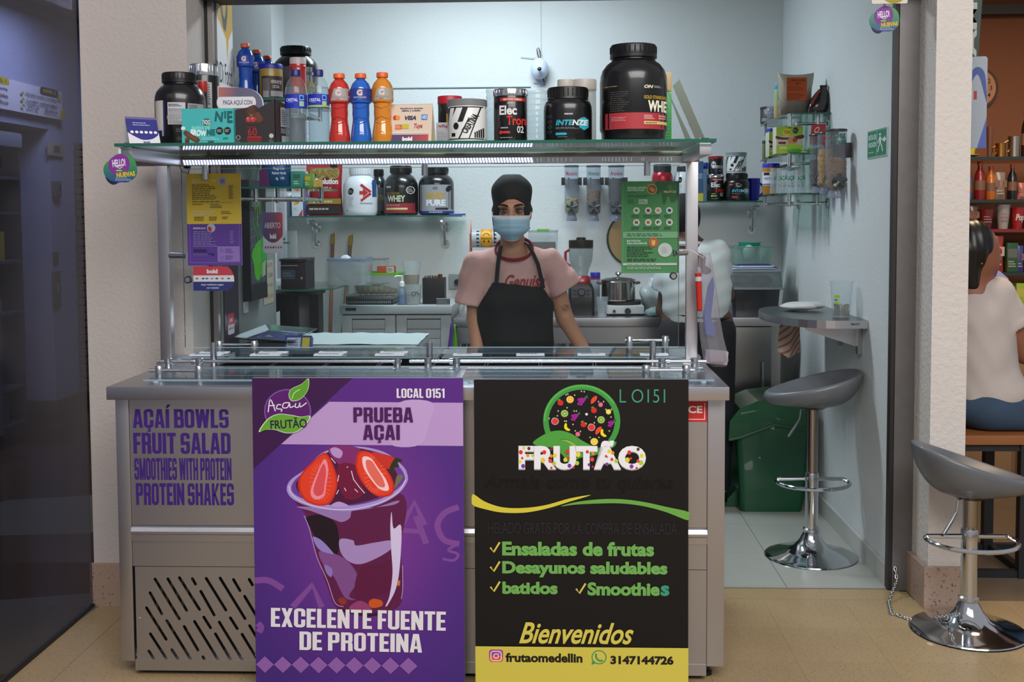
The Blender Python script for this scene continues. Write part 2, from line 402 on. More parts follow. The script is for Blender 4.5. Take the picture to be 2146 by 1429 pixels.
def soft(name, fn, lo, hi, h, m, parent, **props):
    V, F = nets(fn, lo, hi, h); g = G(); g.add(V.tolist(), [tuple(int(i) for i in f) for f in F], m, True)
    return g.build(name, parent, auto=False, fix=True, **props)
# ================================================================ SETTING
WALLIN = mat('c9cdce', .8, bump=.22, bscale=60, var=.03, vscale=3, name='painted_plaster_white')
PLASTER = mat('b3aaa6', .85, bump=.3, bscale=90, var=.04, vscale=4, name='beige_textured_plaster')
PLASTER2 = mat('cbc4bf', .85, bump=.55, bscale=55, var=.03, vscale=5, name='rough_white_plaster')
CONC = mat('75797a', .8, bump=.12, bscale=25, var=.16, vscale=5, name='bare_concrete')
def terrazzo(name, base, chips, scale, rough=.32):
    m = mat(base, rough, name=name, ior=1.45, var=0, bump=0, bscale=61.7 + scale); nt = m.node_tree; b = nt.nodes['Principled BSDF']
    tc = nt.nodes.new('ShaderNodeTexCoord'); mp = nt.nodes.new('ShaderNodeMapping'); nt.links.new(tc.outputs['Object'], mp.inputs[0]); mp.inputs['Scale'].default_value = (1, 1, 1)
    nz = nt.nodes.new('ShaderNodeTexNoise'); nz.inputs['Scale'].default_value = scale; nz.inputs['Detail'].default_value = 2
    cr = nt.nodes.new('ShaderNodeValToRGB'); cr.color_ramp.elements[0].position = .60; cr.color_ramp.elements[1].position = .68
    cr.color_ramp.elements[0].color = (0, 0, 0, 1); cr.color_ramp.elements[1].color = (1, 1, 1, 1)
    n2 = nt.nodes.new('ShaderNodeTexNoise'); n2.inputs['Scale'].default_value = 3; n2.inputs['Detail'].default_value = 5
    m1 = nt.nodes.new('ShaderNodeMix'); m1.data_type = 'RGBA'; L = lin(base)
    m1.inputs[6].default_value = tuple(x * .88 for x in L[:3]) + (1,); m1.inputs[7].default_value = tuple(x * 1.1 for x in L[:3]) + (1,)
    m2 = nt.nodes.new('ShaderNodeMix'); m2.data_type = 'RGBA'; m2.inputs[7].default_value = lin(chips)
    for a, c in ((mp.outputs[0], nz.inputs[0]), (mp.outputs[0], n2.inputs[0]), (nz.outputs[0], cr.inputs[0]), (n2.outputs[0], m1.inputs[0]), (cr.outputs[0], m2.inputs[0]), (m1.outputs[2], m2.inputs[6]), (m2.outputs[2], b.inputs['Base Color'])): nt.links.new(a, c)
    return m
TERR = terrazzo('beige_terrazzo', 'a58d69', '6e6456', 150); TERRB = terrazzo('brown_terrazzo_skirting', 'a08878', '5d5350', 110)
ITILE = mat('a3a59f', .28, var=.06, vscale=5, name='pale_ceramic_tile'); DARKF = mat('4a3a30', .14, var=.35, vscale=1.3, name='dark_marble')
GROUT = mat('9a8a62', .8, name='grout'); GROUT2 = mat('74736c', .8)
XL, XP, XR = -1.78, -1.372, 1.337          # glass partition / left pillar edge / shop right wall
YP, YB = 4.15, 6.55                        # front of the pillars / back wall
# floors
fl = struct('floor', G().box((-6, -4, -.12), (6, 12, -.006), GROUT))
t1 = G().box((-.1522, -.1522, 0), (.1522, .1522, .0058), TERR).mesh('tile')
for j in range(7):
    if 2.73 + .305 * j < 4.3: piece('tile', G().box((XL + .005, 2.59 + .305 * j - .1522, -.006), (-1.6288, 2.59 + .305 * j + .1522, -.0002), TERR).mesh('tile'), fl)
k = 0
for i in range(16):
    for j in range(7):
        x = -1.85 + .305 * i; y = 2.73 + .305 * j
        if x + .15 > 2.9: continue
        if y - .15 > 4.35 or (y + .15 > 4.42 and -1.3 < x < 1.4): continue
        if x < XL + .0: continue
        piece('tile', t1, fl, (x + .07, y - .14, -.006)); k += 1
struct('floor_slab', G().box((XL + .004, -4, -.006), (5, 2.435, 0), TERR).box((XL + .004, 2.435, -.006), (-1.79 + .0, YP, -.0002), TERR).box((XP, 4.272, -.006), (XR + .03, 4.39, -.0005), TERR).box((1.4, 4.272, -.006), (5, 9, 0), mat('70604e', .4, var=.2, name='cafe_floor')))
fi = struct('floor_shop', G().box((-1.62, 4.40, -.0055), (XR, YB, -.001), GROUT2))
xs = [-1.6, -1.319, -.869, -.419, .031, .481, .931, XR - .001]; ys = [4.402, 4.85, 5.3, 5.75, 6.2, YB]
for i in range(7):
    for j in range(5):
        piece('tile', G().box((xs[i] + .0015, ys[j] + .0015, -.0015), (xs[i + 1] - .0015, ys[j + 1] - .0015, .003), ITILE).mesh('tile'), fi)
struct('floor_corridor', G().box((-6, -4, -.006), (XL - .005, 12, .0), DARKF))
# marble patches of the corridor floor, laid flush
for a, b, c in (('6b6a62', (-3.3, 5.0), (-2.2, 5.9)), ('6b6a62', (-2.9, 3.4), (-1.8, 4.3)), ('5a4a20', (-3.6, 4.3), (-2.6, 4.9))):
    piece('tile', G().prism([(b[0], b[1], 0), (c[0], b[1] + .1, 0), (c[0] + .05, c[1], 0), (b[0] + .4, c[1] - .2, 0)], (0, 0, .002), mat(a, .16, var=.25, vscale=2)).mesh('tile'), bpy.data.objects['floor_corridor'])
# walls
struct('wall_back', G().box((-1.70, YB, 0), (XR + .1, YB + .12, 3.05), WALLIN))
struct('wall_left', G().box((-1.74, 5.27, 0), (-1.58, YB, 3.05), WALLIN))
struct('wall_column', G().box((-1.74, 4.40, 0), (-1.335, 5.27, 3.05), CONC))
struct('wall_right', G().box((XR, 4.42, 0), (XR + .075, YB + .1, 3.05), WALLIN))
struct('wall_pillar_left', G().box((XL, YP, 0), (XP, 4.40, 4.2), PLASTER).box((XL, 4.4, 0), (-1.74, 9.2, 4.2), PLASTER))
struct('wall_pillar_right', G().box((1.417, 4.19, 0), (1.549, 4.47, 4.2), PLASTER2))
struct('wall_lintel', G().box((XP, 4.28, 2.345), (1.417, 4.45, 4.2), mat('3a3536', .5)))
struct('ceiling', G().box((-1.74, 4.45, 2.98), (XR + .1, YB + .1, 3.06), mat('c8cccc', .8)))
# steel frame of the roller gate
struct('trim_1', G().box((1.340, 4.375, 0), (1.416, 4.418, 3), mat('6d6a69', .45, .6, var=.15, vscale=20)).box((1.325, 4.38, 0), (1.339, 4.42, 3), mat('241f20', .5)))
struct('trim_2', G().box((XP + .001, 4.362, 0), (XP + .012, 4.398, 3), mat('1d2624', .3)).box((XP + .013, 4.365, 0), (XP + .033, 4.398, 3), mat('8a8381', .4, .7)))
# skirtings
bb = struct('baseboard_left', G().box((XL - .002, YP - .016, .0), (XP + .016, YP - .001, .02), GROUT))
tl = G().box((0, 0, 0), (.2, .02, .165), TERRB).mesh('tile')
for i in range(2): piece('tile', tl, bb, (XL - .01 + .2015 * i, YP - .02, 0))
bb = struct('baseboard_right', G().box((1.4, 4.172, 0), (1.545, 4.188, .02), GROUT))
piece('tile', G().box((1.397, 4.168, 0), (1.552, 4.189, .16), TERRB).mesh('tile'), bb)
piece('tile', G().box((1.397, 4.190, 0), (1.4165, 4.40, .16), TERRB).mesh('tile'), bb)
bb = struct('baseboard_shop', G().box((XR - .008, 4.42, 0), (XR - .001, YB, .02), GROUT))
tl = G().box((0, 0, 0), (.012, .30, .09), mat('b1b2ad', .4, var=.05)).mesh('tile')
for i in range(7): piece('tile', tl, bb, (XR - .013, 4.43 + .302 * i, 0))
# ---- corridor beyond the tinted glass
CW = mat('7f86a3', .7, bump=.1, bscale=60, name='blue_grey_corridor_wall')
XC = -3.62
struct('wall_corridor', G().box((XC - .1, 7.87, 0), (XC, 9.3, 2.13), CW).box((XC - .1, 5.0, 2.13), (XC, 9.3, 3.0), CW).box((-4.05, 7.87, 0), (XC - .1, 7.93, 2.13), CW).box((-4.2, 5, 0), (-4.06, 8.1, 2.14), CW).box((-4.06, 5.0, 2.13), (XC - .1, 7.87, 2.16), CW))
struct('ceiling_corridor', G().box((-4.3, 5.0, 2.97), (-1.74, 9.6, 3.06), mat('50556b', .8)))
struct('wall_corridor_end', G().box((XC - .1, 9.3, 0), (-1.74, 9.42, 3.0), mat('2a2422', .8)))
st = thing('stone_cladding', 'dark stone cladding strip with stacked ledges at the corridor end', 'cladding', (XC + .002, 8.27, .16))
sm = G().box((0, 0, 0), (.07, .10, .052), mat('41352f', .8, bump=.4), .006).mesh('stone')
for i in range(34): piece('stone', sm, st, (random.uniform(-.006, .006), random.uniform(-.01, .01), i * .056))
struct('baseboard_corridor', G().box((XC, 7.87, 0), (XC + .02, 9.3, .17), mat('51463f', .5)).box((-4.03, 7.85, 0), (XC + .02, 7.87, .17), mat('51463f', .5)))
struct('window_1', G().box((XL - .004, 2.2, .0), (XL + .004, YP - .03, 3.6), glass('cfd0da', .01, .02, 'tinted_glass')))
struct('trim_3', G().box((XL - .009, 2.2, 0), (XL + .009, YP - .022, .012), mat('141416', .4)))
# ---- neighbouring cafe
struct('wall_cafe', G().box((1.42, 7.0, 0), (4.2, 7.1, 3.1), mat('7a4a2e', .75, bump=.1, name='brown_cafe_wall')).box((1.42, 4.47, 0), (1.50, 7.0, 3.1), mat('7a4a2e', .75)))
struct('ceiling_cafe', G().box((1.42, 4.47, 3.0), (4.2, 7.1, 3.08), mat('6a5a50', .8)))
struct('trim_4', G().box((1.585, 6.9, 2.70), (4.2, 6.99, 2.76), mat('3c3a38', .5)))
# ================================================================ STEEL FOOD COUNTER
def smooth(pts, n=5, closed=True):
    out = []; N = len(pts)
    for i in range(N if closed else N - 1):
        p = [pts[(i + k - 1) % N] if closed else pts[min(max(i + k - 1, 0), N - 1)] for k in range(4)]
        for j in range(n):
            t = j / n
            out.append(tuple(.5 * (2 * p[1][a] + (p[2][a] - p[0][a]) * t + (2 * p[0][a] - 5 * p[1][a] + 4 * p[2][a] - p[3][a]) * t * t + (3 * p[1][a] - p[0][a] - 3 * p[2][a] + p[3][a]) * t ** 3) for a in (0, 1)))
    if not closed: out.append(pts[-1])
    return out
ZC = P(870, 811, 3.44).z                     # top of the counter
CX0, CX1 = P(222, 811, 3.44).x, P(1529, 810, 3.44).x
BX0, BX1 = P(244, 900, 3.5).x, P(1519, 900, 3.5).x
CYB = 4.42
ct = thing('food_counter', 'long stainless steel food counter with purple menu words on its front', 'counter', (0, 3.96, 0))
g = G(); W0, W1, V0, V1 = CX0 + .2, CX1 - .2, 3.93, 4.30
g.box((CX0, 3.44, ZC - .042), (CX1, V0, ZC), STEEL, .003).box((CX0, V1, ZC - .042), (CX1, CYB, ZC), STEEL, .003)
g.box((CX0, V0, ZC - .042), (W0, V1, ZC), STEEL).box((W1, V0, ZC - .042), (CX1, V1, ZC), STEEL)
g.build('worktop', ct, world=True)
zt = ZC - .043
def fz(y): return P(300, y, 3.5).z
G().box((BX0, 3.52, .05), (BX0 + .02, CYB - .02, zt), STEELV).box((BX1 - .02, 3.52, .05), (BX1, CYB - .02, zt), STEELV).box((BX0, CYB - .04, .05), (BX1, CYB - .02, zt), STEELV).box((BX0 + .02, 3.52, .05), (BX1 - .02, CYB - .04, .08), STEEL).build('body', ct, world=True)
xL = P(273, 950, 3.5).x; xR = P(1482, 950, 3.5).x
for a, b in ((BX0, xL - .001), (xR + .001, BX1)): G().box((a, 3.495, .05), (b, 3.52, zt), STEELV, .002).build('corner_post', ct, world=True)
z0, z1, z2, z3, z4 = fz(1101), fz(1132), fz(1187), fz(1403), .055
G().box((xL, 3.502, z0 + .001), (xR, 3.518, zt), STEELV).build('front_panel', ct, world=True)
# rounded pull ledge under the top panel
pr = [(3.518, z0), (3.500, z0), (3.494, z0 - .004), (3.486, z0 - .016), (3.486, z0 - .024), (3.490, z0 - .028), (3.490, z1), (3.518, z1)]
G().prism([(xL, y, z) for y, z in pr], (xR - xL, 0, 0), STEEL).build('pull_ledge', ct, world=True)
G().box((xL, 3.500, z2 + .0015), (xR, 3.518, z1 - .001), STEELV).build('front_panel', ct, world=True)
G().box((xL, 3.498, z4), (xR, 3.518, z3 - .0015), STEELV).build('bottom_rail', ct, world=True)
# slotted vent door: outline with real holes
from mathutils.geometry import tessellate_polygon
SL = [(1083,710,1252,987),(1172,708,1303,928),(1253,700,1393,922),(1343,707,1365,745),(1440,705,1577,926),(1537,703,1710,985),(1630,713,1675,790),(1740,712,1762,750),(1048,805,1130,952),(1402,795,1495,960),(1023,910,1160,1130),(1165,1000,1338,1280),(1286,1040,1382,1205),(1358,1005,1530,1285),(1423,975,1470,1050),(1531,1010,1702,1290),(1608,980,1656,1055),(1708,830,1830,1035),(1050,1092,1165,1270),(1040,1212,1080,1275),(1200,1203,1250,1277),(1417,1252,1437,1290),(1504,1092,1624,1295),(1690,1095,1815,1300),(1743,1035,1860,1230),(1800,712,1900,880),(1790,1240,1820,1290)]
gx0, gx1 = xL + .006, P(585, 1300, 3.5).x
loops = [[Vector((gx0, 0, z3)), Vector((gx1, 0, z3)), Vector((gx1, 0, z2)), Vector((gx0, 0, z2))]]
for a, b, c, d in SL:
    p = P(a / 3.33, 1000 + b / 3.33, 3.5); q = P(c / 3.33, 1000 + d / 3.33, 3.5); t = (q - p); t.normalize(); nn = Vector((-t.z, 0, t.x)); r = .0048
    L = [q + nn * (r * math.cos(w)) + t * (r * math.sin(w)) for w in [PI * i / 6 for i in range(7)]] + [p - nn * (r * math.cos(w)) - t * (r * math.sin(w)) for w in [PI * i / 6 for i in range(7)]]
    loops.append([Vector((v.x, 0, v.z)) for v in L])
tri = tessellate_polygon([[Vector((v.x, v.z, 0)) for v in L] for L in loops]); vs = [v for L in loops for v in L]
g = G(); g.add([(v.x, 3.499, v.z) for v in vs], tri, STEELV, False)
for L in loops:
    n = len(L); g.add([(v.x, 3.499, v.z) for v in L] + [(v.x, 3.503, v.z) for v in L], [(i, (i + 1) % n, n + (i + 1) % n, n + i) for i in range(n)], STEELV, False)
g.build('vent_door', ct, world=True, auto=False, fix=False)
G().box((gx1 + .002, 3.499, z3), (xR, 3.505, z2), STEELV).build('door', ct, world=True)
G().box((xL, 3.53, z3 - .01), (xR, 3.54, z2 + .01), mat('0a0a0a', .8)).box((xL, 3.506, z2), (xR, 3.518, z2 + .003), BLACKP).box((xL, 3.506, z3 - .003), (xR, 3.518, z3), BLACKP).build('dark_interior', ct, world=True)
G().ball((gx0 + .012, 3.4985, fz(1295)), .0028, SATIN, 8, 6).build('screw', ct, world=True)
# rear radiator seen through the slots
g = G()
for i in range(9): g.box((gx0 + .04 + i * .017, 3.526, fz(1330)), (gx0 + .046 + i * .017, 3.529, fz(1205)), mat('8f8268', .4, .8))
g.build('condenser_fins', ct, world=True)
for x in (BX0 + .05, BX1 - .05, -.6, .45):
    for y in (3.56, CYB - .08): G().lathe([(.022, 0), (.022, .012), (.014, .018), (.014, .05)], (x, y, 0), 14, BLACKP).build('foot', ct, world=True)
PUR = '3b1c72'
p = Pr(272, 842, 532, 1100)
for t, b, o in (('AÇAÍ BOWLS', (277, 848, 482, 905), .03), ('FRUIT SALAD', (277, 907, 485, 951), .03), ('SMOOTHIES WITH PROTEIN', (278, 960, 486, 1006), .02), ('PROTEIN SHAKES', (280, 1013, 490, 1059), .03)): p.text(t, *b, PUR, o, xb=.026 if o > .025 else .012)
a, b = P(272, 842, 3.5), P(532, 1100, 3.5)
p.build('lettering', ct, front(a.x, a.z, b.x - a.x, a.z - b.z, 3.5015), world=True, label='purple vinyl menu words')
p = Pr(1410, 838, 1482, 885); p.rect(1410, 838, 1482, 885, 'c02a2a'); p.rect(1410, 878.5, 1477, 880, 'e8dcd8'); p.rect(1476, 842, 1477.5, 880, 'e8dcd8')
a, b = P(1410, 841, 3.5), P(1482, 884, 3.5)
p.text('CE', 1442, 848, 1472, 865, 'e8e0dc', .03)
p.build('red_sticker', ct, front(a.x, a.z, b.x - a.x, a.z - b.z, 3.5005), world=True, label='red sticker with white letters')
# food pans in the well
for i in range(8):
    x0 = W0 + (W1 - W0) * i / 8; x1 = W0 + (W1 - W0) * (i + 1) / 8 - .006; g = G()
    for a, b in (((x0, V0, ZC - .12), (x1, V0 + .004, ZC - .004)), ((x0, V1 - .004, ZC - .12), (x1, V1, ZC - .004)), ((x0, V0, ZC - .12), (x0 + .004, V1, ZC - .004)), ((x1 - .004, V0, ZC - .12), (x1, V1, ZC - .004)), ((x0, V0, ZC - .124), (x1, V1, ZC - .12))): g.box(a, b, mat('1a1c1e', .3))
    g.build('food_pan', ct, world=True)
# ---- sliding glass covers with bar handles
CG = glass('eef4f7', .02, .02, 'cover_glass'); BLUE_E = mat('7d96a8', .15, name='blue_glass_edge', coat=.6)
def bar(g, x0, x1, y, z, r, m=SATIN): g.cyl((x0, y, z), (x1, y, z), r, n=14, m=m)
def cover(label, xa, xb, ya, yb, z, rod, posts, yr):
    t = thing('glass_cover', label, 'cover', ((xa + xb) / 2, (ya + yb) / 2, ZC + .001), group='glass covers of the food counter')
    G().box((xa, ya + .002, z - .003), (xb, yb, z + .003), CG).build('pane', t, world=True)
    G().box((xa, ya, z - .003), (xb, ya + .002, z + .003), BLUE_E).box((xa, yb, z - .003), (xb, yb + .0015, z + .003), BLUE_E).build('polished_edge', t, world=True)
    g = G(); zr = P(posts[0], rod[2], yr).z; bar(g, P(rod[0], rod[2], yr).x, P(rod[1], rod[2], yr).x, yr, zr, .0062); g.build('handle', t, world=True)
    for q in posts: x = P(q, rod[2], yr).x; G().lathe([(.0125, z - .0035 - zr), (.0135, z + .0035 - zr), (.0135, .013), (.0115, .016)], (x, yr, zr), 18, SATIN).build('post', t, world=True)
    for x in (xa + .03, xb - .03):
        for y in (ya + .03, yb - .03): G().lathe([(.009, ZC), (.009, z - .0035)], (x, y, 0), 12, mat('d9dde0', .3)).build('rest', t, world=True)
zf = P(400, 797, 3.5).z
cover('front glass cover with a bar handle near the left corner post', P(300, 797, 3.5).x, P(952, 797, 3.5).x, 3.5, 3.78, zf, (313, 415, 776), (334, 417), 3.60)
cover('front glass cover with a bar handle behind the black board', P(966, 797, 3.5).x, P(1497, 797, 3.5).x, 3.5, 3.78, zf, (1346, 1455, 775), (1354, 1438), 3.60)
cover('rear glass cover with a bar handle below the weighing scale', P(350, 745, 4.05).x, P(918, 745, 4.05).x, 4.06, 4.38, zf, (452, 541, 722), (460, 533), 4.22)
cover('rear glass cover with a bar handle below the green menu', P(925, 745, 4.05).x, P(1470, 745, 4.05).x, 4.06, 4.38, zf, (1310, 1402, 713), (1319, 1394), 4.22)
# name cards of the toppings
def card(px0, px1, py, Y, d, label, k):
    a, b = P(px0, py, Y), P(px1, py, Y); t = thing('name_card', label, 'card', ((a.x + b.x) / 2, Y, zf + .0045), random.uniform(-.03, .03), 'white name cards on the glass covers'); W = b.x - a.x
    G().box((-W / 2, -d / 2, 0), (W / 2, d / 2, .006), mat('d8dce6', .3)).build('plate', t)
    q = Pr(0, 0, 60, 20); q.fine(8, 5, 52, 15, 1, '2d2a4a', 1, k); q.build('lettering', t, lambda u, v, h: (-W / 2 + u * W, d / 2 - v * d, .006 + h))
for k, (a, b) in enumerate([(400, 466), (526, 588), (659, 719), (787, 848), (950, 1011), (1082, 1141), (1210, 1268), (1341, 1400)]):
    card(a, b, 745, 4.095, .034, 'white name card lying in the front row of cards, ' + ['first', 'second', 'third', 'fourth', 'fifth', 'sixth', 'seventh', 'eighth'][k] + ' from the left', k)
for k, (a, b) in enumerate([(420, 480), (544, 603), (669, 727), (797, 855)]):
    card(a, b, 739, 4.165, .03, 'pale name card in the rear row of cards, ' + ['first', 'second', 'third', 'fourth'][k] + ' from the left', k + 20)
# ================================================================ SNEEZE GUARD WITH TOP SHELF
ZG = 1.732; YF = 3.47
sg = thing('sneeze_guard', 'steel framed sneeze guard with a glass shelf above and a glowing reflection band', 'sneeze guard', (0, 4.0, ZC))
gx0, gx1 = P(241, 305, YF).x, P(1500, 292, YF).x
G().box((gx0, YF, ZG - .0095), (gx1, 4.06, ZG - .0005), glass('d9ece4', .04, .03, 'shelf_glass')).build('shelf_pane', sg, world=True)
G().box((gx0 - .0015, YF - .0025, ZG - .01), (gx1 + .0015, YF, ZG), EDGE).box((gx0 - .0025, YF, ZG - .01), (gx0, 4.06, ZG), EDGE).box((gx1, YF, ZG - .01), (gx1 + .0025, 4.06, ZG), EDGE).build('shelf_edge', sg, world=True)
lx0, lx1 = P(331, 350, 4.0).x, P(354, 350, 4.0).x; rx0, rx1 = P(1438, 350, 4.0).x, P(1462, 350, 4.0).x
for n, (a, b) in enumerate(((lx0, lx1), (rx0, rx1))):
    G().box((a, 3.98, ZC), (b, 4.02, 1.684), STEELV, .003).build('post', sg, world=True)
    G().box((a - .012, 3.965, ZC), (b + .012, 4.035, ZC + .006), STEEL, .002).build('foot_plate', sg, world=True)
for a, b in ((P(252, 320, 3.5).x, P(276, 320, 3.5).x), (P(1466, 315, 3.5).x, P(1491, 315, 3.5).x)):
    G().box((a, 3.5, 1.684), (b, 4.06, 1.7215), STEEL, .003).build('side_beam', sg, world=True)
    G().lathe([(.004, -.012), (.004, 0), (.017, .0005), (.018, .003), (.014, .006)], ((a + b) / 2, 3.53, ZG), 20, SATIN).build('shelf_clamp', sg, world=True)
cx0, cx1 = P(278, 340, 3.98).x, P(1466, 335, 3.98).x
G().box((cx0, 3.98, 1.684), (cx1, 4.02, 1.7215), mat('8e817a', .18, 1., name='polished_beam', brushed=1), .002).build('cross_beam', sg, world=True)
# strip light's reflection in the beam, put in as small slanted glowing bars
lz0, lz1 = 1.6865, 1.7035
la, lb, lc = P(384, 340, 3.975).x, P(1117, 336, 3.975).x, P(1432, 336, 3.975).x
G().box((la - .01, 3.972, lz0 - .002), (lc, 3.979, lz1 + .002), mat('b9b6b8', .25, .9)).build('reflection_backing', sg, world=True)
REFL = mat('dfe6ff', .4, emit=3.0, name='reflection_glow'); REFLD = mat('7c88b8', .4, emit=.8, name='reflection_glow_dim'); g = G(); g2 = G()
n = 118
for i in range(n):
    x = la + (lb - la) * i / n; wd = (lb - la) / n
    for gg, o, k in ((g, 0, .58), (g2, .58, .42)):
        gg.add([(x + o * wd + dx, 3.9715, z) for dx, z in ((.004, lz0), (.004 + wd * k, lz0), (wd * k, lz1), (0, lz1))], [(0, 1, 2, 3)], REFL if gg is g else REFLD, False)
gl = g.build('bright_reflection_bars', sg, world=True); gl['kind'] = 'stuff'; g2.build('dim_reflection_bars', sg, world=True)['kind'] = 'stuff'
g = G()  # fainter right end of the reflection, as weakly glowing bars
for px in (1125, 1133, 1149, 1158, 1167, 1176, 1185, 1196, 1262, 1268, 1275, 1282, 1290, 1297, 1306, 1312, 1322, 1344, 1348, 1382, 1390, 1398, 1406):
    x = P(px, 336, 3.975).x; g.box((x, 3.9705, lz0 + .002), (x + .003, 3.972, lz1 - .002), mat('b4b4c8', .3, emit=.35))
g.build('faint_reflection_bars', sg, world=True)['kind'] = 'stuff'
# front pane with round fixings
ga, gb = P(384, 500, 3.94), P(1422, 500, 3.94); gz0 = P(870, 727, 3.94).z; gz1 = P(870, 351, 3.94).z
G().box((ga.x, 3.936, gz0), (gb.x, 3.942, gz1), glass('fbfdfd', .003, .01, 'guard_glass', 1.18)).build('front_pane', sg, world=True)
e = .0016; G().box((ga.x - e, 3.936, gz0), (ga.x, 3.942, gz1), mat('4d5a5c', .2)).box((gb.x, 3.936, gz0), (gb.x + e, 3.942, gz1), mat('4d5a5c', .2)).box((ga.x, 3.936, gz0 - e), (gb.x, 3.942, gz0), mat('9fb0b2', .2)).box((ga.x, 3.936, gz1), (gb.x, 3.942, gz1 + e), mat('9fb0b2', .2)).build('pane_edge', sg, world=True)
def standoff(p0, p1, r, y=3.928):
    G().cyl(p0, p1, r, n=20, m=SATIN).build('standoff', sg, world=True)
for px, y0, y1 in ((430, 347, 376), (890, 345, 368), (1356, 343, 368)):
    a = P(px, y0, 3.925); standoff((a.x, 3.925, 1.684), (a.x, 3.925, P(px, y1, 3.925).z), .0115)
for px, y1 in ((447, 717), (900, 717), (1368, 713)):
    a = P(px, y1, 3.925); standoff((a.x, 3.925, ZC), (a.x, 3.925, a.z), .0115)
a = P(376, 536, 3.95); standoff((lx1, 3.99, a.z), (P(391, 536, 3.95).x, 3.95, a.z), .011)
a = P(1430, 530, 3.93); standoff((P(1412, 530, 3.93).x, 3.945, a.z), (rx0, 3.985, a.z), .011)
for px, py in ((395, 586), (1411, 578)):
    a = P(px, py, 3.93); G().cyl((a.x, 3.922, a.z), (a.x, 3.935, a.z), .0135, n=22, m=mat('2a2a2c', .3)).cyl((a.x, 3.918, a.z), (a.x, 3.922, a.z), .009, n=22, m=SATIN).build('round_fixing', sg, world=True)
# long rail above the front covers
zr = P(600, 757, 3.86).z; yr = 3.86
for a, b, po in ((330, 842, (353, 418, 833)), (858, 1480, (897, 957, 1387, 1455))):
    g = G(); bar(g, P(a, 757, yr).x, P(b, 757, yr).x, yr, zr, .0058); g.build('rail', sg, world=True)
    for q in po:
        x = P(q, 757, yr).x; G().lathe([(.0125, ZC - zr), (.0125, -.006), (.014, -.004), (.014, .010), (.012, .012)], (x, yr, zr), 18, SATIN).build('rail_post', sg, world=True)
    for q in ((po[1] - 13, po[-1] - 5) if a < 400 else (po[1] - 11, po[2] + 13)):
        x = P(q, 757, yr).x; G().cyl((x - .006, yr, zr), (x + .006, yr, zr), .011, n=14, m=SATIN).build('rail_collar', sg, world=True)
# cable under the shelf
G().tube([(P(376, 348, 3.96).x, 3.96, 1.683), (P(382, 360, 3.96).x, 3.96, P(380, 360, 3.96).z), (P(394, 364, 3.96).x, 3.96, P(380, 364, 3.96).z), (P(400, 352, 3.96).x, 3.96, 1.683)], .0015, 6, BLACKP).ball((P(392, 350, 3.96).x, 3.96, 1.678), (.014, .008, .006), BLACKP).build('cable', sg, world=True)
# ================================================================ PROMO BOARDS
def board(name, label, tl, tr, Y0, lean, side):
    a, b = P(tl[0], tl[1], Y0), P(tr[0], tr[1], Y0); H = math.hypot(a.z, lean); W = b.x - a.x
    t = thing(name, label, 'poster board', ((a.x + b.x) / 2, Y0 - lean, 0))
    dz = Vector((0, lean, a.z)).normalized(); nn = Vector((0, a.z, -lean)).normalized()
    o = Vector((-W / 2, 0, 0)); q = [o, o + Vector((W, 0, 0)), o + Vector((W, 0, 0)) + dz * H, o + dz * H]
    G().prism(q, nn * .018, side, side=mat('8b8790', .4)).build('board', t)
    mp = lambda u, v, h: tuple(o + Vector((u * W, 0, 0)) + dz * (H * (1 - v)) - nn * (h + .0003))
    return t, mp, W, H
def radial(name, cx, cz, rx, rz, stops):
    m = bpy.data.materials.new(name); m.use_nodes = True; nt = m.node_tree; b = nt.nodes['Principled BSDF']; b.inputs['Roughness'].default_value = .42
    tc = nt.nodes.new('ShaderNodeTexCoord'); mp = nt.nodes.new('ShaderNodeMapping'); mp.inputs['Location'].default_value = (-cx / rx, 0, -cz / rz); mp.inputs['Scale'].default_value = (1 / rx, 0, 1 / rz)
    gr = nt.nodes.new('ShaderNodeTexGradient'); gr.gradient_type = 'SPHERICAL'; cr = nt.nodes.new('ShaderNodeValToRGB')
    while len(cr.color_ramp.elements) < len(stops): cr.color_ramp.elements.new(.5)
    for e, (q, c) in zip(cr.color_ramp.elements, stops): e.position = q; e.color = lin(c)
    for x, y in ((tc.outputs['Object'], mp.inputs[0]), (mp.outputs[0], gr.inputs[0]), (gr.outputs[0], cr.inputs[0]), (cr.outputs[0], b.inputs['Base Color'])): nt.links.new(x, y)
    return m
t, mp, W, H = board('poster_board', 'tall purple poster board with a berry dessert cup leaning on the counter', (528, 792), (970, 795), 3.415, .02, mat('4b2377', .5))
sk = lambda x, y: (x - .019 * (y - 792), y)
A = lambda *q: [sk(x / 4.202 + 530, y / 4.202 + 780) for x, y in q]      # sketch units of the upper half
B = lambda *q: [sk(x / 4.344 + 530, y / 4.344 + 1100) for x, y in q]     # and of the lower half
a = Pr(528, 792, 970, 1497, .00005); a.rough = .42
a.rect(528, 792, 970, 1497, radial('purple_poster_print', .03, .52, .42, .62, [(0, '3f1f74'), (.35, '4f2280'), (.75, '6f2c8a'), (1, '7c3390')]))
a.rect(528, 792, 970, 846, '56267f')
a.poly([(528, 792), (740, 792), (529, 996)], '3a1447')
a.poly([(690, 845), (970, 847), (970, 943), (588, 940)], 'b593c8')
a.poly(smooth([(838, 846), (905, 846), (900, 890), (880, 940), (820, 941), (835, 900)]), 'bb9bce')
def blob(p, c, n=5): a.poly(smooth(p, n), c)
LT = '7a4592'
a.line(A((1330, 1429), (1440, 1215), (1530, 1429)), 13, LT); a.line(B((1370, 140), (1540, 150)), 11, LT); a.line(B((1500, 0), (1600, 270)), 13, LT)
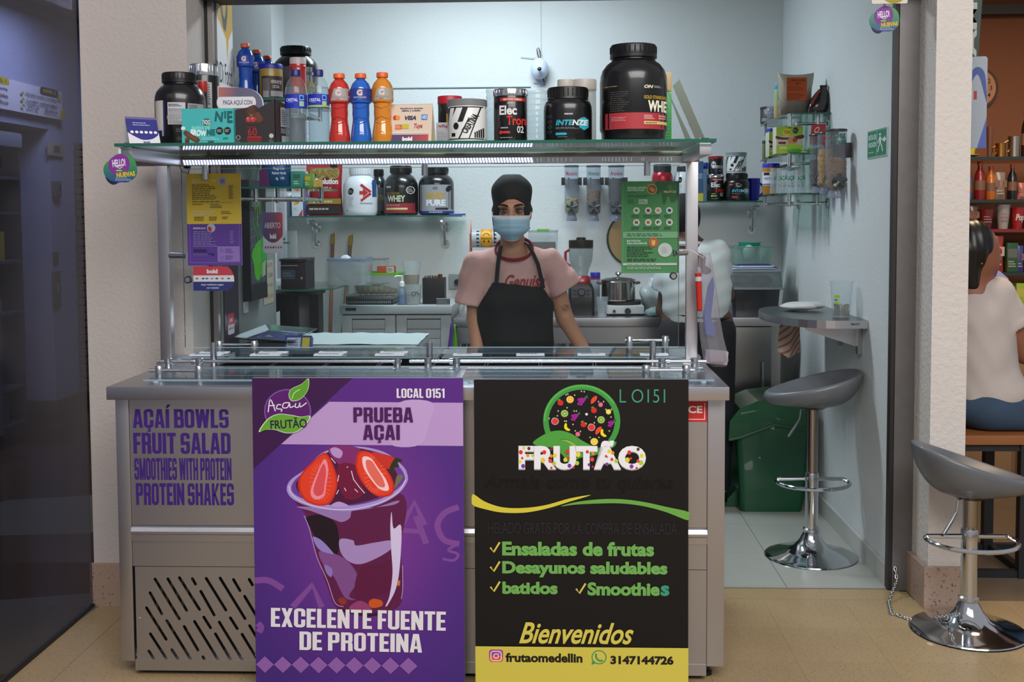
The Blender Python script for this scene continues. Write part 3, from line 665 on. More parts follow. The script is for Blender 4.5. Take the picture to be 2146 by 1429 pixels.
a.line(smooth(B((1890, -90), (1760, -30), (1700, 90), (1760, 230), (1900, 270)), 6, False), 13, LT); a.line(smooth(B((1870, 280), (1800, 330), (1890, 370), (1850, 430), (1750, 415)), 5, False), 6, LT)
a.line(smooth(B((30, 640), (160, 640), (290, 720)), 6, False), 14, LT); a.line(B((380, 900), (560, 680), (650, 900)), 14, LT); a.line(smooth(B((60, 1060), (90, 1100), (70, 1150)), 5, False), 14, LT)
# cup body
blob(B((400, -190), (500, 0), (560, 230), (620, 450), (700, 700), (800, 910), (1080, 960), (1300, 920), (1385, 820), (1390, 600), (1365, 300), (1390, -200), (900, -200)), '5b1745')
blob(B((500, 20), (640, -10), (760, 60), (800, 200), (790, 380), (700, 380), (600, 240), (540, 120)), '1d0c1c')
blob(B((620, 350), (760, 370), (900, 460), (980, 620), (900, 780), (960, 820), (860, 800), (760, 600), (660, 480)), '7a4a86')
blob(B((810, 230), (930, 240), (960, 290), (1130, 260), (1280, 240), (1290, 310), (1170, 400), (1010, 470), (900, 450), (820, 360)), 'a184bb')
blob(B((560, 210), (640, 240), (740, 350), (740, 375), (620, 330)), '8f7cc0'); blob(B((670, 480), (740, 520), (735, 600), (690, 560)), '8a70b4')
blob(B((950, 680), (1010, 500), (1150, 480), (1290, 440), (1290, 700), (1150, 780), (990, 830)), '59123c')
blob(B((1280, -40), (1300, 120), (1370, 100), (1362, 470), (1330, 700), (1260, 860), (1235, 880), (1270, 780), (1295, 560), (1280, 320), (1270, 100)), 'cdbfe2')
blob(B((1080, 850), (1120, 810), (1200, 830), (1200, 880), (1110, 900)), 'c4521c'); blob(B((800, 820), (850, 800), (880, 850), (830, 870)), '8a3020'); blob(B((1340, 640), (1365, 630), (1360, 680), (1342, 676)), 'c4702a')
blob(B((900, 900), (990, 830), (1080, 870), (1100, 940), (960, 940)), '8d3a6c'); blob(B((800, 905), (1080, 955), (1300, 920), (1250, 945), (1080, 985), (850, 940)), '2c1034')
a.line(smooth(B((480, 0), (530, 130), (600, 400), (700, 640), (770, 850), (850, 890)), 6, False), 1.3, 'b9a4d8'); a.line(smooth(B((1385, 480), (1390, 700), (1380, 810)), 5, False), 1.2, 'b9a4d8')
blob(B((430, -90), (560, -40), (760, 40), (830, 60), (900, 20), (930, -60), (1100, -80), (1300, -110), (1330, -150), (1000, -60)), '9272ac')
# rim and filling
a.poly(smooth(A((310, 1110), (340, 1010), (480, 900), (640, 740), (900, 690), (1160, 740), (1330, 870), (1375, 960), (1370, 1030), (1290, 1140), (1120, 1240), (860, 1300), (560, 1270), (380, 1200)), 6), 'a78fd0')
a.poly(smooth(A((350, 1100), (380, 1010), (500, 900), (650, 760), (900, 710), (1150, 760), (1300, 880), (1350, 970), (1340, 1030), (1250, 1120), (1100, 1200), (860, 1250), (600, 1230), (420, 1170)), 6), '6a3a96')
blob(A((390, 1040), (480, 940), (640, 760), (900, 705), (1110, 760), (1250, 890), (1290, 1000), (1240, 1110), (1040, 1200), (800, 1245), (560, 1210), (430, 1140)), '4a1238')
blob(A((680, 710), (760, 680), (930, 700), (960, 760), (920, 860), (830, 930), (760, 850), (690, 770)), '7d2a6a'); blob(A((760, 870), (900, 860), (960, 1000), (990, 1140), (850, 1190), (770, 1060)), '6e1238')
blob(A((690, 720), (740, 700), (800, 740), (780, 800), (720, 780)), 'b58fc8')
def straw(o, i, c2, hot):
    blob(o, 'c22a1c'); blob([(sum(q[0] for q in o) / len(o) + (x - sum(q[0] for q in o) / len(o)) * .9, sum(q[1] for q in o) / len(o) + (y - sum(q[1] for q in o) / len(o)) * .93) for x, y in o], 'de3c22'); 
    cx, cy = sum(q[0] for q in i) / len(i), sum(q[1] for q in i) / len(i)
    a.hold = True
    for k in range(26):
        w_ = 2 * PI * k / 26; rr = min(math.hypot(q[0] - cx, q[1] - cy) for q in i)
        d = max(.3, 1); ix = cx + math.cos(w_) * rr * 1.0; iy = cy + math.sin(w_) * rr * 2.6
        a.line([(ix, iy), (cx + math.cos(w_) * rr * 1.9, cy + math.sin(w_) * rr * 3.4)], .9, 'f07a6a')
    a.hold = False; blob(i, c2); blob([(cx + (x - cx) * .72, cy + (y - cy) * .8) for x, y in i], hot)
straw(A((640, 750), (700, 820), (750, 960), (755, 1080), (700, 1220), (600, 1250), (470, 1200), (410, 1080), (430, 960), (540, 830)), A((640, 810), (675, 900), (660, 1040), (640, 1160), (560, 1190), (520, 1120), (570, 960)), 'ea8a9c', 'd84a50')
straw(A((950, 735), (1060, 750), (1130, 830), (1220, 950), (1260, 1060), (1240, 1140), (1130, 1165), (1020, 1090), (940, 960), (915, 840)), A((980, 790), (1050, 800), (1120, 900), (1190, 1010), (1210, 1100), (1130, 1090), (1040, 980), (985, 880)), 'f2c8d0', 'e0685a')
blob(A((1060, 750), (1160, 760), (1260, 800), (1250, 870), (1200, 900), (1130, 840)), 'c43024'); blob(A((1255, 810), (1290, 800), (1330, 825), (1290, 840), (1300, 880), (1260, 890), (1245, 950), (1215, 900)), '2a3018')
blob(A((1280, 970), (1320, 955), (1335, 980), (1290, 1050), (1262, 1080)), '6f6a50'); blob(A((700, 1250), (770, 1210), (860, 1250), (780, 1265)), 'b594d0')
for q in (((880, 920), (900, 1000), (950, 1070), (1000, 1130)), ((770, 960), (760, 1020)), ((820, 1080), (835, 1110)), ((770, 1100), (750, 1140)), ((700, 800), (740, 850)), ((840, 890), (850, 880)), ((910, 1090), (940, 1120))): a.line(A(*q), 1.6, 'e6d6f2')
for cx_, cy_ in [(random.uniform(1060, 1240), random.uniform(760, 880)) for _ in range(14)] : pass
a.line(smooth(A((330, 1060), (345, 1130), (440, 1210), (620, 1270), (860, 1285), (1120, 1225), (1290, 1120), (1360, 1000)), 6, False), 2.2, 'd2c4ea')
a.text('EXCELENTE FUENTE', 562, 1311, 931, 1354, 'ddd9de', .03, rot=.9, xb=.03); a.text('DE PROTEINA', 622, 1363, 881, 1405, 'ddd9de', .03, rot=.8, xb=.03)
for i in range(9): x = 548 + i * 38; a.poly([(x, 1418), (x + 19, 1437), (x, 1456), (x - 19, 1437)], '8a5ba4')
a.text('LOCAL 0151', 832, 815, 932, 836, 'dcd6e2', .03, xb=.02); a.text('PRUEBA', 741, 857, 866, 890, '4a1556', .03, xb=.035); a.text('AÇAI', 761, 896, 838, 936, '4a1556', .03, xb=.03)
a.ell(603, 866, 50, 50, '7b4a96'); a.ell(603, 866, 47, 47, '561a68')
def leaf(p, c, n=6): 
    cx_ = sum(q[0] for q in p) / len(p); cy_ = sum(q[1] for q in p) / len(p)
    a.poly(smooth([(cx_ + (x - cx_) * 1.06, cy_ + (y - cy_) * 1.07) for x, y in p], n), 'c9d6bb'); a.poly(smooth(p, n), c)
leaf(A((345, 255), (325, 200), (350, 150), (430, 110), (490, 62), (490, 150), (450, 220), (400, 255)), '5c9a2c'); leaf(A((70, 548), (140, 440), (230, 392), (340, 400), (420, 415), (503, 410), (470, 480), (400, 545), (310, 562), (220, 535), (140, 530)), '62a22e')
a.line(smooth(A((350, 245), (370, 190), (420, 155)), 5, False), 1.2, 'dfe8d0')
a.text('FRUTÃO', 566, 880, 643, 904, '2b1040', .02, rot=-3)
for q in (((140, 370), (160, 250), (205, 360)), ((145, 310), (200, 305)), ((255, 300), (225, 300), (215, 335), (250, 340), (262, 345), (255, 365)), ((330, 280), (280, 285), (270, 325), (310, 325), (330, 285), (335, 325), (370, 310)), ((385, 285), (380, 320), (410, 320), (420, 280), (425, 320), (480, 280))): a.line(smooth(A(*q), 4, False), 2.2, 'e6e0ea')
a.build('artwork', t, mp)
# black board
t, mp, W, H = board('poster_board', 'tall black poster board with fruit logo and welcome text leaning on the counter', (993, 795), (1443, 797), 3.415, .02, mat('141112', .5))
a = Pr(993, 795, 1443, 1497, .00005); a.rough = .4
C = lambda *q: [(x / 4.202 + 980, y / 4.202 + 780) for x, y in q]
D = lambda *q: [(x / 4.094 + 980, y / 4.094 + 1080) for x, y in q]
c1 = lambda x, y: C((x, y))[0]
a.rect(993, 795, 1443, 1497, '0e0b0c')
a.ring(1219.6, 887, 81, 11.5, '3f9440'); a.ring(1219.6, 887, 80, 4, '56ab4c', 180, 330)
blob(C((575, 655), (650, 590), (740, 548), (830, 540), (920, 570), (1000, 625), (1100, 680), (1215, 720), (1210, 770), (1130, 760), (1000, 790), (900, 840), (830, 760), (750, 700), (650, 690)), '4c9a3c')
blob(C((820, 622), (900, 625), (980, 680), (1000, 740), (950, 700), (890, 650)), '8bb348'); a.line(smooth(C((820, 620), (900, 630), (990, 690), (1100, 760)), 5, False), 1.5, '2c6a2c')
blob(C((1170, 700), (1230, 660), (1310, 640), (1290, 690), (1215, 720)), '3f9440')
def apple(x, y, c='d0261e', r=26): a.ell(*c1(x, y), r / 4.2, r / 4.2, c, 14); a.ell(*c1(x - 12, y - 28), 3.4, 1.6, '4c9a3c', 10, -20)
def slice_(x, y, c, c2, r=33): a.ell(*c1(x, y + 6), r / 4.2, r / 4.2, '6a5a20', 16); a.ell(*c1(x, y), r / 4.2, r / 4.2, c, 18); a.ring(*c1(x, y), r / 4.2 * .86, .8, c2, n=16); a.ell(*c1(x, y), 1.6, 1.6, c2, 8)
def grape(x, y, k=1.):
    a.hold = True
    for dx, dy in ((-22, -10), (-2, -16), (18, -12), (-14, 8), (6, 6), (-24, 22), (-8, 26)): a.ell(*c1(x + dx * k, y + dy * k), 2.9 * k, 2.9 * k, 'a01e96', 10)
    a.poly(C((x + 12 * k, y - 24 * k), (x + 42 * k, y - 50 * k), (x + 46 * k, y - 20 * k)), '2c6a3c'); a.hold = False
def banana(x, y): a.poly(smooth(C((x - 18, y - 36), (x - 4, y - 30), (x - 2, y), (x + 26, y + 26), (x + 6, y + 36), (x - 22, y + 18), (x - 28, y - 8)), 4), 'e8d820')
def melon(x, y, r=0): a.poly(smooth(C((x - 22, y + 40), (x - 26, y + 6), (x - 4, y - 26), (x + 26, y - 34), (x + 20, y + 4)), 4), 'e04a2c')
for q in ((820, 280), (1115, 350), (1023, 482)): apple(*q)
for q in ((772, 452), (1093, 508)): apple(q[0], q[1], 'd8383a', 33); a.ring(*c1(*q), 7.8, .7, 'e8d8d8', n=18)
for q in ((905, 248, 'e8b032', 'f4e0a0'), (856, 378, '7aa83c', 'd8e8b0'), (1178, 436, '7aa83c', 'd8e8b0'), (1117, 640, 'e8c83c', 'f4f0a0')): slice_(*q)
slice_(1243, 362, 'e8d040', 'f4e890', 23); slice_(1174, 295, 'd84a7a', 'e890b0', 20); slice_(972, 570, 'd84a7a', 'e890b0', 21)
grape(1010, 262, 1.15); grape(948, 410); grape(1268, 470, .9); banana(880, 505); banana(1200, 560); melon(1115, 250); melon(1155, 535)
a.ell(*c1(1050, 385), 3, 3, 'd8d8dc', 10); a.hold = True
for x, y in ((870, 205), (885, 198), (945, 208), (1005, 172), (1030, 175), (800, 355), (878, 325), (940, 355), (960, 355), (720, 425), (793, 400), (857, 450), (872, 450), (930, 480), (1130, 410), (1265, 410), (1118, 465), (950, 540), (995, 545), (1080, 600), (1158, 600), (1155, 268), (1200, 268), (1220, 340), (1268, 340), (1250, 540), (1045, 472)):
    a.ell(*c1(x, y), 1.5, 1.9, 'c8b8a0', 8)
a.hold = False; a.text('FRUTÃO', 1086.6, 932, 1354, 996.5, '9a98a0', .05); a.text('FRUTÃO', 1086.6, 930, 1354, 994, 'e6e4ea', .05); a.ell(1220, 900, 1, 1, '0e0b0c', 6); a.hold = True
for x, y, c, r in ((468, 740, 'd83030', 5), (495, 700, 'e0d040', 4), (540, 705, '5a3a20', 4), (530, 770, 'e09030', 4), (480, 795, 'd83030', 3), (460, 830, 'e0d040', 4), (488, 870, '7a3a9a', 5), (575, 770, 'b8c840', 4), (676, 740, 'd83030', 5), (738, 710, '5a3a20', 4), (770, 770, 'e0d040', 5), (738, 775, 'e09030', 4), (663, 815, 'd8c840', 6), (728, 820, 'd84a40', 5), (762, 845, 'a8c840', 5), (738, 885, 'd83030', 3), (880, 735, 'd83030', 5), (975, 760, 'e0d040', 6), (890, 790, 'd83030', 3), (862, 810, 'd8c840', 5), (966, 840, 'a8c840', 5), (898, 865, '7a3a9a', 5), (934, 880, 'd83030', 3), (1056, 735, 'd83030', 4), (1105, 750, 'e09030', 4), (1098, 805, 'd84a40', 5), (1070, 855, '7a3a9a', 3.5), (1102, 873, 'd83030', 2.5), (1250, 730, 'e0d040', 5), (1280, 745, 'e09030', 4), (1220, 775, 'd83030', 3), (1272, 805, 'd84a40', 4), (1310, 820, 'a8c840', 5), (1228, 850, '7a3a9a', 4), (1425, 740, 'd83030', 5), (1503, 710, '5a3a20', 4), (1535, 770, 'e0d040', 5), (1408, 810, 'd8c840', 6), (1438, 795, 'd83030', 3), (1528, 835, 'a8c840', 6), (1445, 870, '7a3a9a', 5), (1490, 885, 'd83030', 3), (1502, 820, 'd84a40', 4)):
    a.ell(*c1(x, y), r * .85, r, c, 10)
a.hold = False; a.text('Armala como tu quieras', 1012, 1008, 1412, 1046, '040303', .01, .25)
a.text('HELADO GRATIS POR LA COMPRA DE ENSALADA', 1022, 1112, 1418, 1138, '241f29', .005)
a.poly(smooth(C((45, 1135), (150, 1205), (300, 1255), (480, 1262), (680, 1235), (900, 1170), (1085, 1138), (900, 1200), (700, 1265), (500, 1305), (300, 1305), (150, 1275), (45, 1240), (30, 1190)), 5), 'd0c23c')
a.poly(smooth(C((820, 1245), (950, 1205), (1150, 1178), (1350, 1175), (1550, 1200), (1750, 1245), (1940, 1290), (1950, 1330), (1932, 1368), (1750, 1295), (1550, 1240), (1350, 1215), (1150, 1217), (950, 1228)), 5), '67a045')
YE, GR = 'cfc052', '6ba552'
for tx, b_ in (('Ensaladas de frutas', (1051, 1155, 1371, 1187)), ('Desayunos saludables', (1051, 1199, 1399, 1235)), ('batidos', (1051, 1245, 1168, 1273)), ('Smoothie', (1231, 1245, 1383, 1275))): a.text(tx, *b_, GR, .045)
a.text('s', 1385, 1251, 1403, 1275, '3b8f74', .04)
for x, y in ((1026, 1157), (1026, 1200), (1026, 1245), (1207, 1248)): a.line([(x, y + 12), (x + 7, y + 22), (x + 20, y)], 4, YE)
a.text('Bienvenidos', 1086, 1336, 1328, 1384, YE, .02, .4)
a.rect(993, 1391, 1443, 1497, 'cbbd4c')
a.poly(rrect(1022, 1398, 1052, 1426, 6), '9a3a8a'); a.poly(rrect(1022, 1412, 1052, 1426, 6), 'd05a4a'); a.line(rrect(1026, 1402, 1048, 1423, 5) + [rrect(1026, 1402, 1048, 1423, 5)[0]], 2, 'e8dce4'); a.ring(1037, 1412.5, 6, 2, 'e8dce4', n=20); a.ell(1043, 1406, 1.2, 1.2, 'e8dce4', 8)
a.text('frutaomedellin', 1057, 1405, 1220, 1426, '1a1614', .04); a.text('3147144726', 1279, 1409, 1412, 1429, '1a1614', .05)
a.ring(1255, 1413, 16, 2.4, '3f8f5a', n=26); a.line(smooth([(1249, 1405), (1249, 1414), (1256, 1421), (1263, 1420)], 4, False), 4, '3f8f5a'); a.poly([(1241, 1420), (1239, 1430), (1248, 1427)], '3f8f5a')
a.text('L O151', 1299, 816, 1394, 846, '3f8f72', -.005)
a.build('artwork', t, mp)
# ================================================================ JARS, BOTTLES, BOXES
PROF = {  # (radius, height) fractions of body, then lid
 'tub': ([(.80, 0), (.90, .008), (.95, .03), (.955, .09), (1, .13), (1, .62), (.985, .68), (.93, .74), (.80, .80), (.66, .835), (.64, .85), (.64, .88)], [(.67, .86), (.70, .865), (.70, .90), (.685, .905), (.685, .985), (.66, 1)]),
 'tubw': ([(.90, 0), (.97, .015), (1, .05), (1, .58), (.985, .66), (.93, .73), (.84, .775), (.82, .79)], [(.82, .78), (.845, .785), (.845, .81), (.83, .82), (.83, .985), (.81, 1)]),
 'can': ([(.93, 0), (.96, .01), (.96, .03), (.985, .05), (.985, .86), (.96, .88)], [(.98, .865), (1, .87), (1, .985), (.975, 1)]),
 'canf': ([(.93, 0), (.97, .02), (.97, .84), (.95, .86)], [(.96, .84), (1, .85), (1, .985), (.97, 1)]),
 'round': ([(.80, 0), (.92, .01), (.97, .04), (1, .10), (1, .55), (.97, .64), (.88, .72), (.74, .785), (.62, .815), (.58, .83), (.58, .87)], [(.60, .85), (.62, .855), (.62, .985), (.60, 1)]),
}
def jar(name, label, cat_, px0, px1, ytop, Y, zb, kind, body, lid, group=None, rz=0, x=None, ribs=True):
    a, b = P(px0, ytop, Y), P(px1, ytop, Y); r = (b.x - a.x) / 2; h = a.z - zb if ytop else 0
    t = thing(name, label, cat_, ((a.x + b.x) / 2 if x is None else x, Y, zb + .0005), rz, group); pb, pl = PROF[kind]
    G().lathe([(q * r, z * h) for q, z in pb], (0, 0, 0), 36, body).build('body', t)
    g = G().lathe([(q * r, z * h) for q, z in pl], (0, 0, 0), 36, lid)
    if ribs:
        rl = pl[-2][0] * r; za, zc = pl[-3][1] * h + .002, pl[-2][1] * h - .002
        for i in range(28): w_ = 2 * PI * i / 28; g.tube([(rl * math.cos(w_), rl * math.sin(w_), za), (rl * math.cos(w_), rl * math.sin(w_), zc)], r * .018, 4, lid, False)
    g.build('lid', t); return t, r, h
def lab(t, r, h, z0, z1, art, arcd=165, a0=-90, W=100, HH=100, R=None, name='label'):
    p = Pr(0, 0, W, HH, .00005); art(p); return p.build(name, t, wrap((R or r), h * z0, h * z1, arcd, a0), cuts=14)
GB = mat('0f0f11', .28, name='gloss_black_plastic', coat=.3)
def bx(name, label, cat_, px0, px1, ytop, Y, zb, d, col, rz=0, group=None, part='carton', bev=.0015):
    a, b = P(px0, ytop, Y), P(px1, ytop, Y); W = (b.x - a.x) / max(.3, math.cos(rz)); h = a.z - zb
    t = thing(name, label, cat_, ((a.x + b.x) / 2, Y + d / 2, zb + .0005), rz, group)
    G().box((-W / 2, -d / 2, 0), (W / 2, d / 2, h), mat(col, .5) if isinstance(col, str) else col, bev).build(part, t)
    return t, W, h, front(-W / 2, h, W, h, -d / 2)
SH = ZG
# 1 folded tent card, left end of the glass shelf
a0_, a1_ = P(262, 302, 3.56), P(331, 302, 3.53); zt_ = P(285, 246, 3.56).z
t = thing('tent_card', 'small folded tent card with red inside at the left end of the glass shelf', 'card', (P(296, 300, 3.56).x, 3.56, SH), math.radians(38))
Wc, Hc, Dc = .10, zt_ - SH, .04; m_in = gradient('tent_card_inside', [(0, '7a1418'), (.5, '3a1030'), (1, '1a1c48')], 'Z', 0, Hc); 
for s_, mm in ((1, mat('d8d4dc', .5)), (-1, m_in)):
    G().prism([(-Wc / 2, s_ * Dc, 0), (Wc / 2, s_ * Dc, 0), (Wc / 2, 0, Hc), (-Wc / 2, 0, Hc)], (0, -.0015 * s_, 0), mm).build('fold', t)
uy = Vector((0, -Dc, -Hc)).normalized(); p = Pr(0, 0, 100, 100); p.rect(0, 0, 100, 100, 'd8d4dc'); p.poly([(0, 0), (100, 0), (100, 55)] + smooth([(96, 66), (75, 80), (45, 84), (20, 72), (0, 58)], 4, False), '2c2f7c')
p.rect(0, 0, 100, 8, '6a5a90')
for i in range(6): p.ell(14 + i * 15, 56, 5.5, 5, 'e8e4e8', 12)
p.fine(20, 18, 84, 34, 2, 'a9a4c4', .4); p.text('bold', 46, 88, 66, 96, '2c2f7c', .03)
n_ = Vector((0, -Hc, Dc)).normalized()
p.build('print', t, lambda u, v, h: tuple(Vector((-Wc / 2 + u * Wc, 0, Hc)) + uy * (v * math.hypot(Hc, Dc)) + n_ * (h + .0012)))
# 2 black tub with nutrition table
t, r, h = jar('protein_tub', 'matt black tub turned to its nutrition table beside the turquoise box', 'tub', 325, 428, 155, 3.73, SH, 'tub', GB, BLACKP)
def art(p):
    p.rect(0, 0, 26, 100, 'c9c2b8'); p.rect(26, 0, 30, 100, '2c2f6c'); p.rect(0, 84, 30, 100, '23264c'); p.text('WHEY', 3, 20, 14, 76, 'b08a3a', .03, rot=-90, fit=False)
    p.rect(36, 6, 70, 68, 'b9b6bc'); p.fine(38, 10, 68, 18, 2, '26262a', .6, 1); p.fine(38, 22, 68, 66, 11, '4a4a52', .35, 2); p.rect(36, 27, 70, 27.6, '222'+'226'); p.rect(36, 44, 70, 44.6, '222226')
    p.rect(74, 8, 98, 30, '9b989e'); p.fine(76, 11, 96, 28, 4, '333338', .5, 3); p.fine(52, 78, 70, 90, 4, '66666c', .5, 4)
lab(t, r, h, .02 + .12, .61, art, 170, -84)
# 3 tall can with a silver lid
t, r, h = jar('supplement_can', 'tall black can with silver lid and printed table behind the black tub', 'can', 397, 458, 137, 3.93, SH, 'can', GB, CHROME)
def art(p):
    p.rect(30, 4, 62, 96, 'b4b1b0')
    for k in (12, 26, 50, 74): p.rect(30, k, 62, k + .7, '222226')
    p.fine(32, 6, 60, 46, 10, '3a3a40', .4, 5); p.fine(32, 52, 60, 94, 11, '3a3a40', .45, 6); p.rect(68, 6, 86, 90, 'a9a6a5'); p.fine(70, 8, 84, 40, 9, '3a3a40', .5, 8); p.rect(72, 44, 82, 56, '2a2a2e')
lab(t, r, h, .06, .83, art)
# small red-capped bottle between
t, r, h = jar('supplement_bottle', 'small dark bottle with red cap peeking between black tub and tall can', 'bottle', 415, 434, 171, 3.84, SH, 'canf', mat('201a1c', .4), mat('a82a24', .4))
# 4 turquoise brownie box
t, W, h, mp = bx('snack_box', 'turquoise brownie bar box at the front of the glass shelf', 'box', 380, 489, 228, 3.55, SH, .06, '3aa6a6')
p = Pr(805, 800, 1395, 1195); p.rect(805, 800, 1395, 1195, '3fa9aa'); TE = '0f5a5e'
p.text('N', 1185, 835, 1275, 950, TE, .05, rot=8); p.text('I', 1290, 830, 1312, 915, TE, .05); p.text('E', 1322, 830, 1385, 965, TE, .05); p.ell(1088, 950, 55, 40, '39565c'); p.text('noo', 1042, 925, 1135, 975, 'b8d4d4', .02); p.fine(1085, 970, 1150, 985, 1, 'c8b43a', .7)
p.text('BARRA DE', 920, 995, 1125, 1035, '7fd0d0', .04); p.text('BROW', 905, 1035, 1085, 1105, 'd8ecec', .05, rot=5); p.text('NIE', 1090, 1030, 1185, 1100, TE, .05)
for x in (1235, 1325): p.ell(x, 1048, 42, 44, '16181a', 8, 22); p.fine(x - 28, 1030, x + 28, 1065, 3, 'b8c4c4', .4, x)
p.poly(smooth([(825, 1060), (860, 1045), (930, 1090), (1000, 1130), (1005, 1160), (970, 1175), (900, 1140), (840, 1095)], 5), '5a3424'); p.poly(smooth([(850, 1062), (900, 1085), (980, 1140), (960, 1150), (880, 1105)], 4), '73462f'); p.poly(rrect(842, 1122, 890, 1190, 8), '4a2a1e'); p.poly(rrect(842, 1122, 884, 1146, 8), '6a4230')
p.fine(1035, 1120, 1245, 1150, 2, 'a8dcdc', .5, 4); p.poly(rrect(1103, 1158, 1170, 1176, 6), TE); p.fine(1275, 1120, 1355, 1145, 2, TE, .5, 7); p.poly(rrect(800, 998, 848, 1038, 18), 'd4dce0')
p.build('print', t, mp)
# 5 open chocolate display box, slanted top
a, b = P(492, 302, 3.57), P(598, 302, 3.57); W = b.x - a.x
t = thing('snack_box', 'dark chocolate box with slanted open top beside the turquoise box', 'box', ((a.x + b.x) / 2, 3.60, SH))
zl, zr_ = P(492, 231, 3.57).z - SH, P(578, 207, 3.57).z - SH; CH = mat('251c20', .5); w2 = W * .81
g = G().prism([(-W / 2, -.03, 0), (-W / 2 + w2, -.03, 0), (-W / 2 + w2, -.03, zr_), (-W / 2 + w2 * .6, -.03, zl + .006), (-W / 2 + w2 * .52, -.03, zl + .014), (-W / 2, -.03, zl)], (0, .002, 0), CH)
g.box((-W / 2, -.03, 0), (-W / 2 + .002, .05, zl), CH).box((-W / 2, .048, 0), (W / 2 - .01, .05, zl), CH).box((-W / 2, -.03, 0), (W / 2 - .03, .05, .002), CH)
g.prism([(-W / 2 + w2, -.03, 0), (W / 2, .05, 0), (W / 2, .05, zl * 1.15), (-W / 2 + w2, -.03, zr_)], (-.002, 0, 0), mat('3a2c30', .5)); g.build('carton', t)
p = Pr(1415, 680, 1885, 1190); p.text('60', 1568, 1005, 1672, 1090, 'b02428', -.004); p.text('CACAO', 1680, 990, 1722, 1090, 'a02028', .02, rot=90, fit=False); p.rect(1562, 1100, 1722, 1112, 'b02428'); p.poly(smooth([(1562, 1116), (1722, 1116), (1710, 1160), (1642, 1190), (1572, 1160)], 5), '701a20'); p.rect(1418, 1180, 1590, 1190, 'b02428'); p.rect(1725, 1180, 1875, 1190, 'b02428'); p.fine(1558, 992, 1722, 1002, 1, '8a2026', .7)
p.poly(smooth([(1535, 800), (1650, 745), (1670, 800), (1740, 870), (1770, 920), (1700, 960), (1590, 970), (1540, 930), (1560, 880)], 5), '3f241f'); p.poly(smooth([(1570, 790), (1640, 765), (1650, 850), (1590, 870)], 4), '4f2e26'); p.poly(smooth([(1650, 850), (1700, 830), (1740, 910), (1680, 940)], 4), '5f3626')
for x in (1580, 1632): p.ell(x, 908, 32, 32, 'a8323c'); p.ell(x - 8, 898, 10, 10, 'd87078')
p.poly([(1600, 870), (1590, 840), (1612, 862), (1640, 850), (1618, 880)], '5a7a3a'); p.ell(1458, 1112, 26, 26, '9a9094'); p.ell(1458, 1112, 18, 20, '2a2024'); p.ell(1838, 1095, 26, 26, 'b8aeb0'); p.fine(1432, 1145, 1486, 1170, 3, '7a7074', .5); p.fine(1812, 1130, 1866, 1168, 3, '7a7074', .5)
p.build('print', t, lambda u, v, h: (-W / 2 + u * w2, -.0305 - h, zr_ * (1 - v)))
p = Pr(0, 0, 100, 100); p.rect(30, 0, 86, 52, 'b0acb0'); p.rect(30, 56, 86, 70, '777277'); p.rect(35, 76, 80, 98, 'aaa6aa'); p.fine(36, 6, 80, 48, 8, '55505a', .4)
dd = Vector((W / 2 - (-W / 2 + w2), .08, 0)); p.build('side_print', t, lambda u, v, h: (-W / 2 + w2 + dd.x * u + .002 + h, -.03 + dd.y * u, zl * 1.1 * (1 - v)))
# 6 payment sign behind the boxes
a, b = P(458, 250, 3.82), P(552, 180, 3.82); W, h = b.x - a.x, b.z - SH
t = thing('payment_sign', 'rounded grey violet payment sign standing behind the snack boxes', 'sign', ((a.x + b.x) / 2, 3.82, SH))
def sgn(i): return [(-W / 2 + i, -.004, 0), (W / 2 - i, -.004, 0)] + [(x, -.004, z) for x, z in arc(W / 2 - .07, h - .062, .07 - i, 0, 90, 8, .056)] + [(-W / 2 + i, -.004, h - i)]
G().prism(sgn(0), (0, .004, 0), mat('d6d4dc', .4)).build('panel', t)
G().prism([(x, -.0052, z) for x, y, z in sgn(.003)], (0, .001, 0), gradient('payment_sign_print', [(0, 'b0685a'), (.45, '5c5670'), (1, '66627c')], 'X', -W / 2, W / 2)).build('panel_face', t)
p = Pr(0, 0, 100, 100); p.poly(rrect(-2, 17, 84, 35, 8), 'd8d6dc'); p.text('PAGA AQUÍ CON', 12, 20.5, 76, 31, '54506c', .02, rot=0); p.text('bold', 2, 46, 50, 60, 'e4e0e6', .04)
p.build('lettering', t, front(-W / 2, h, W, h, -.006))
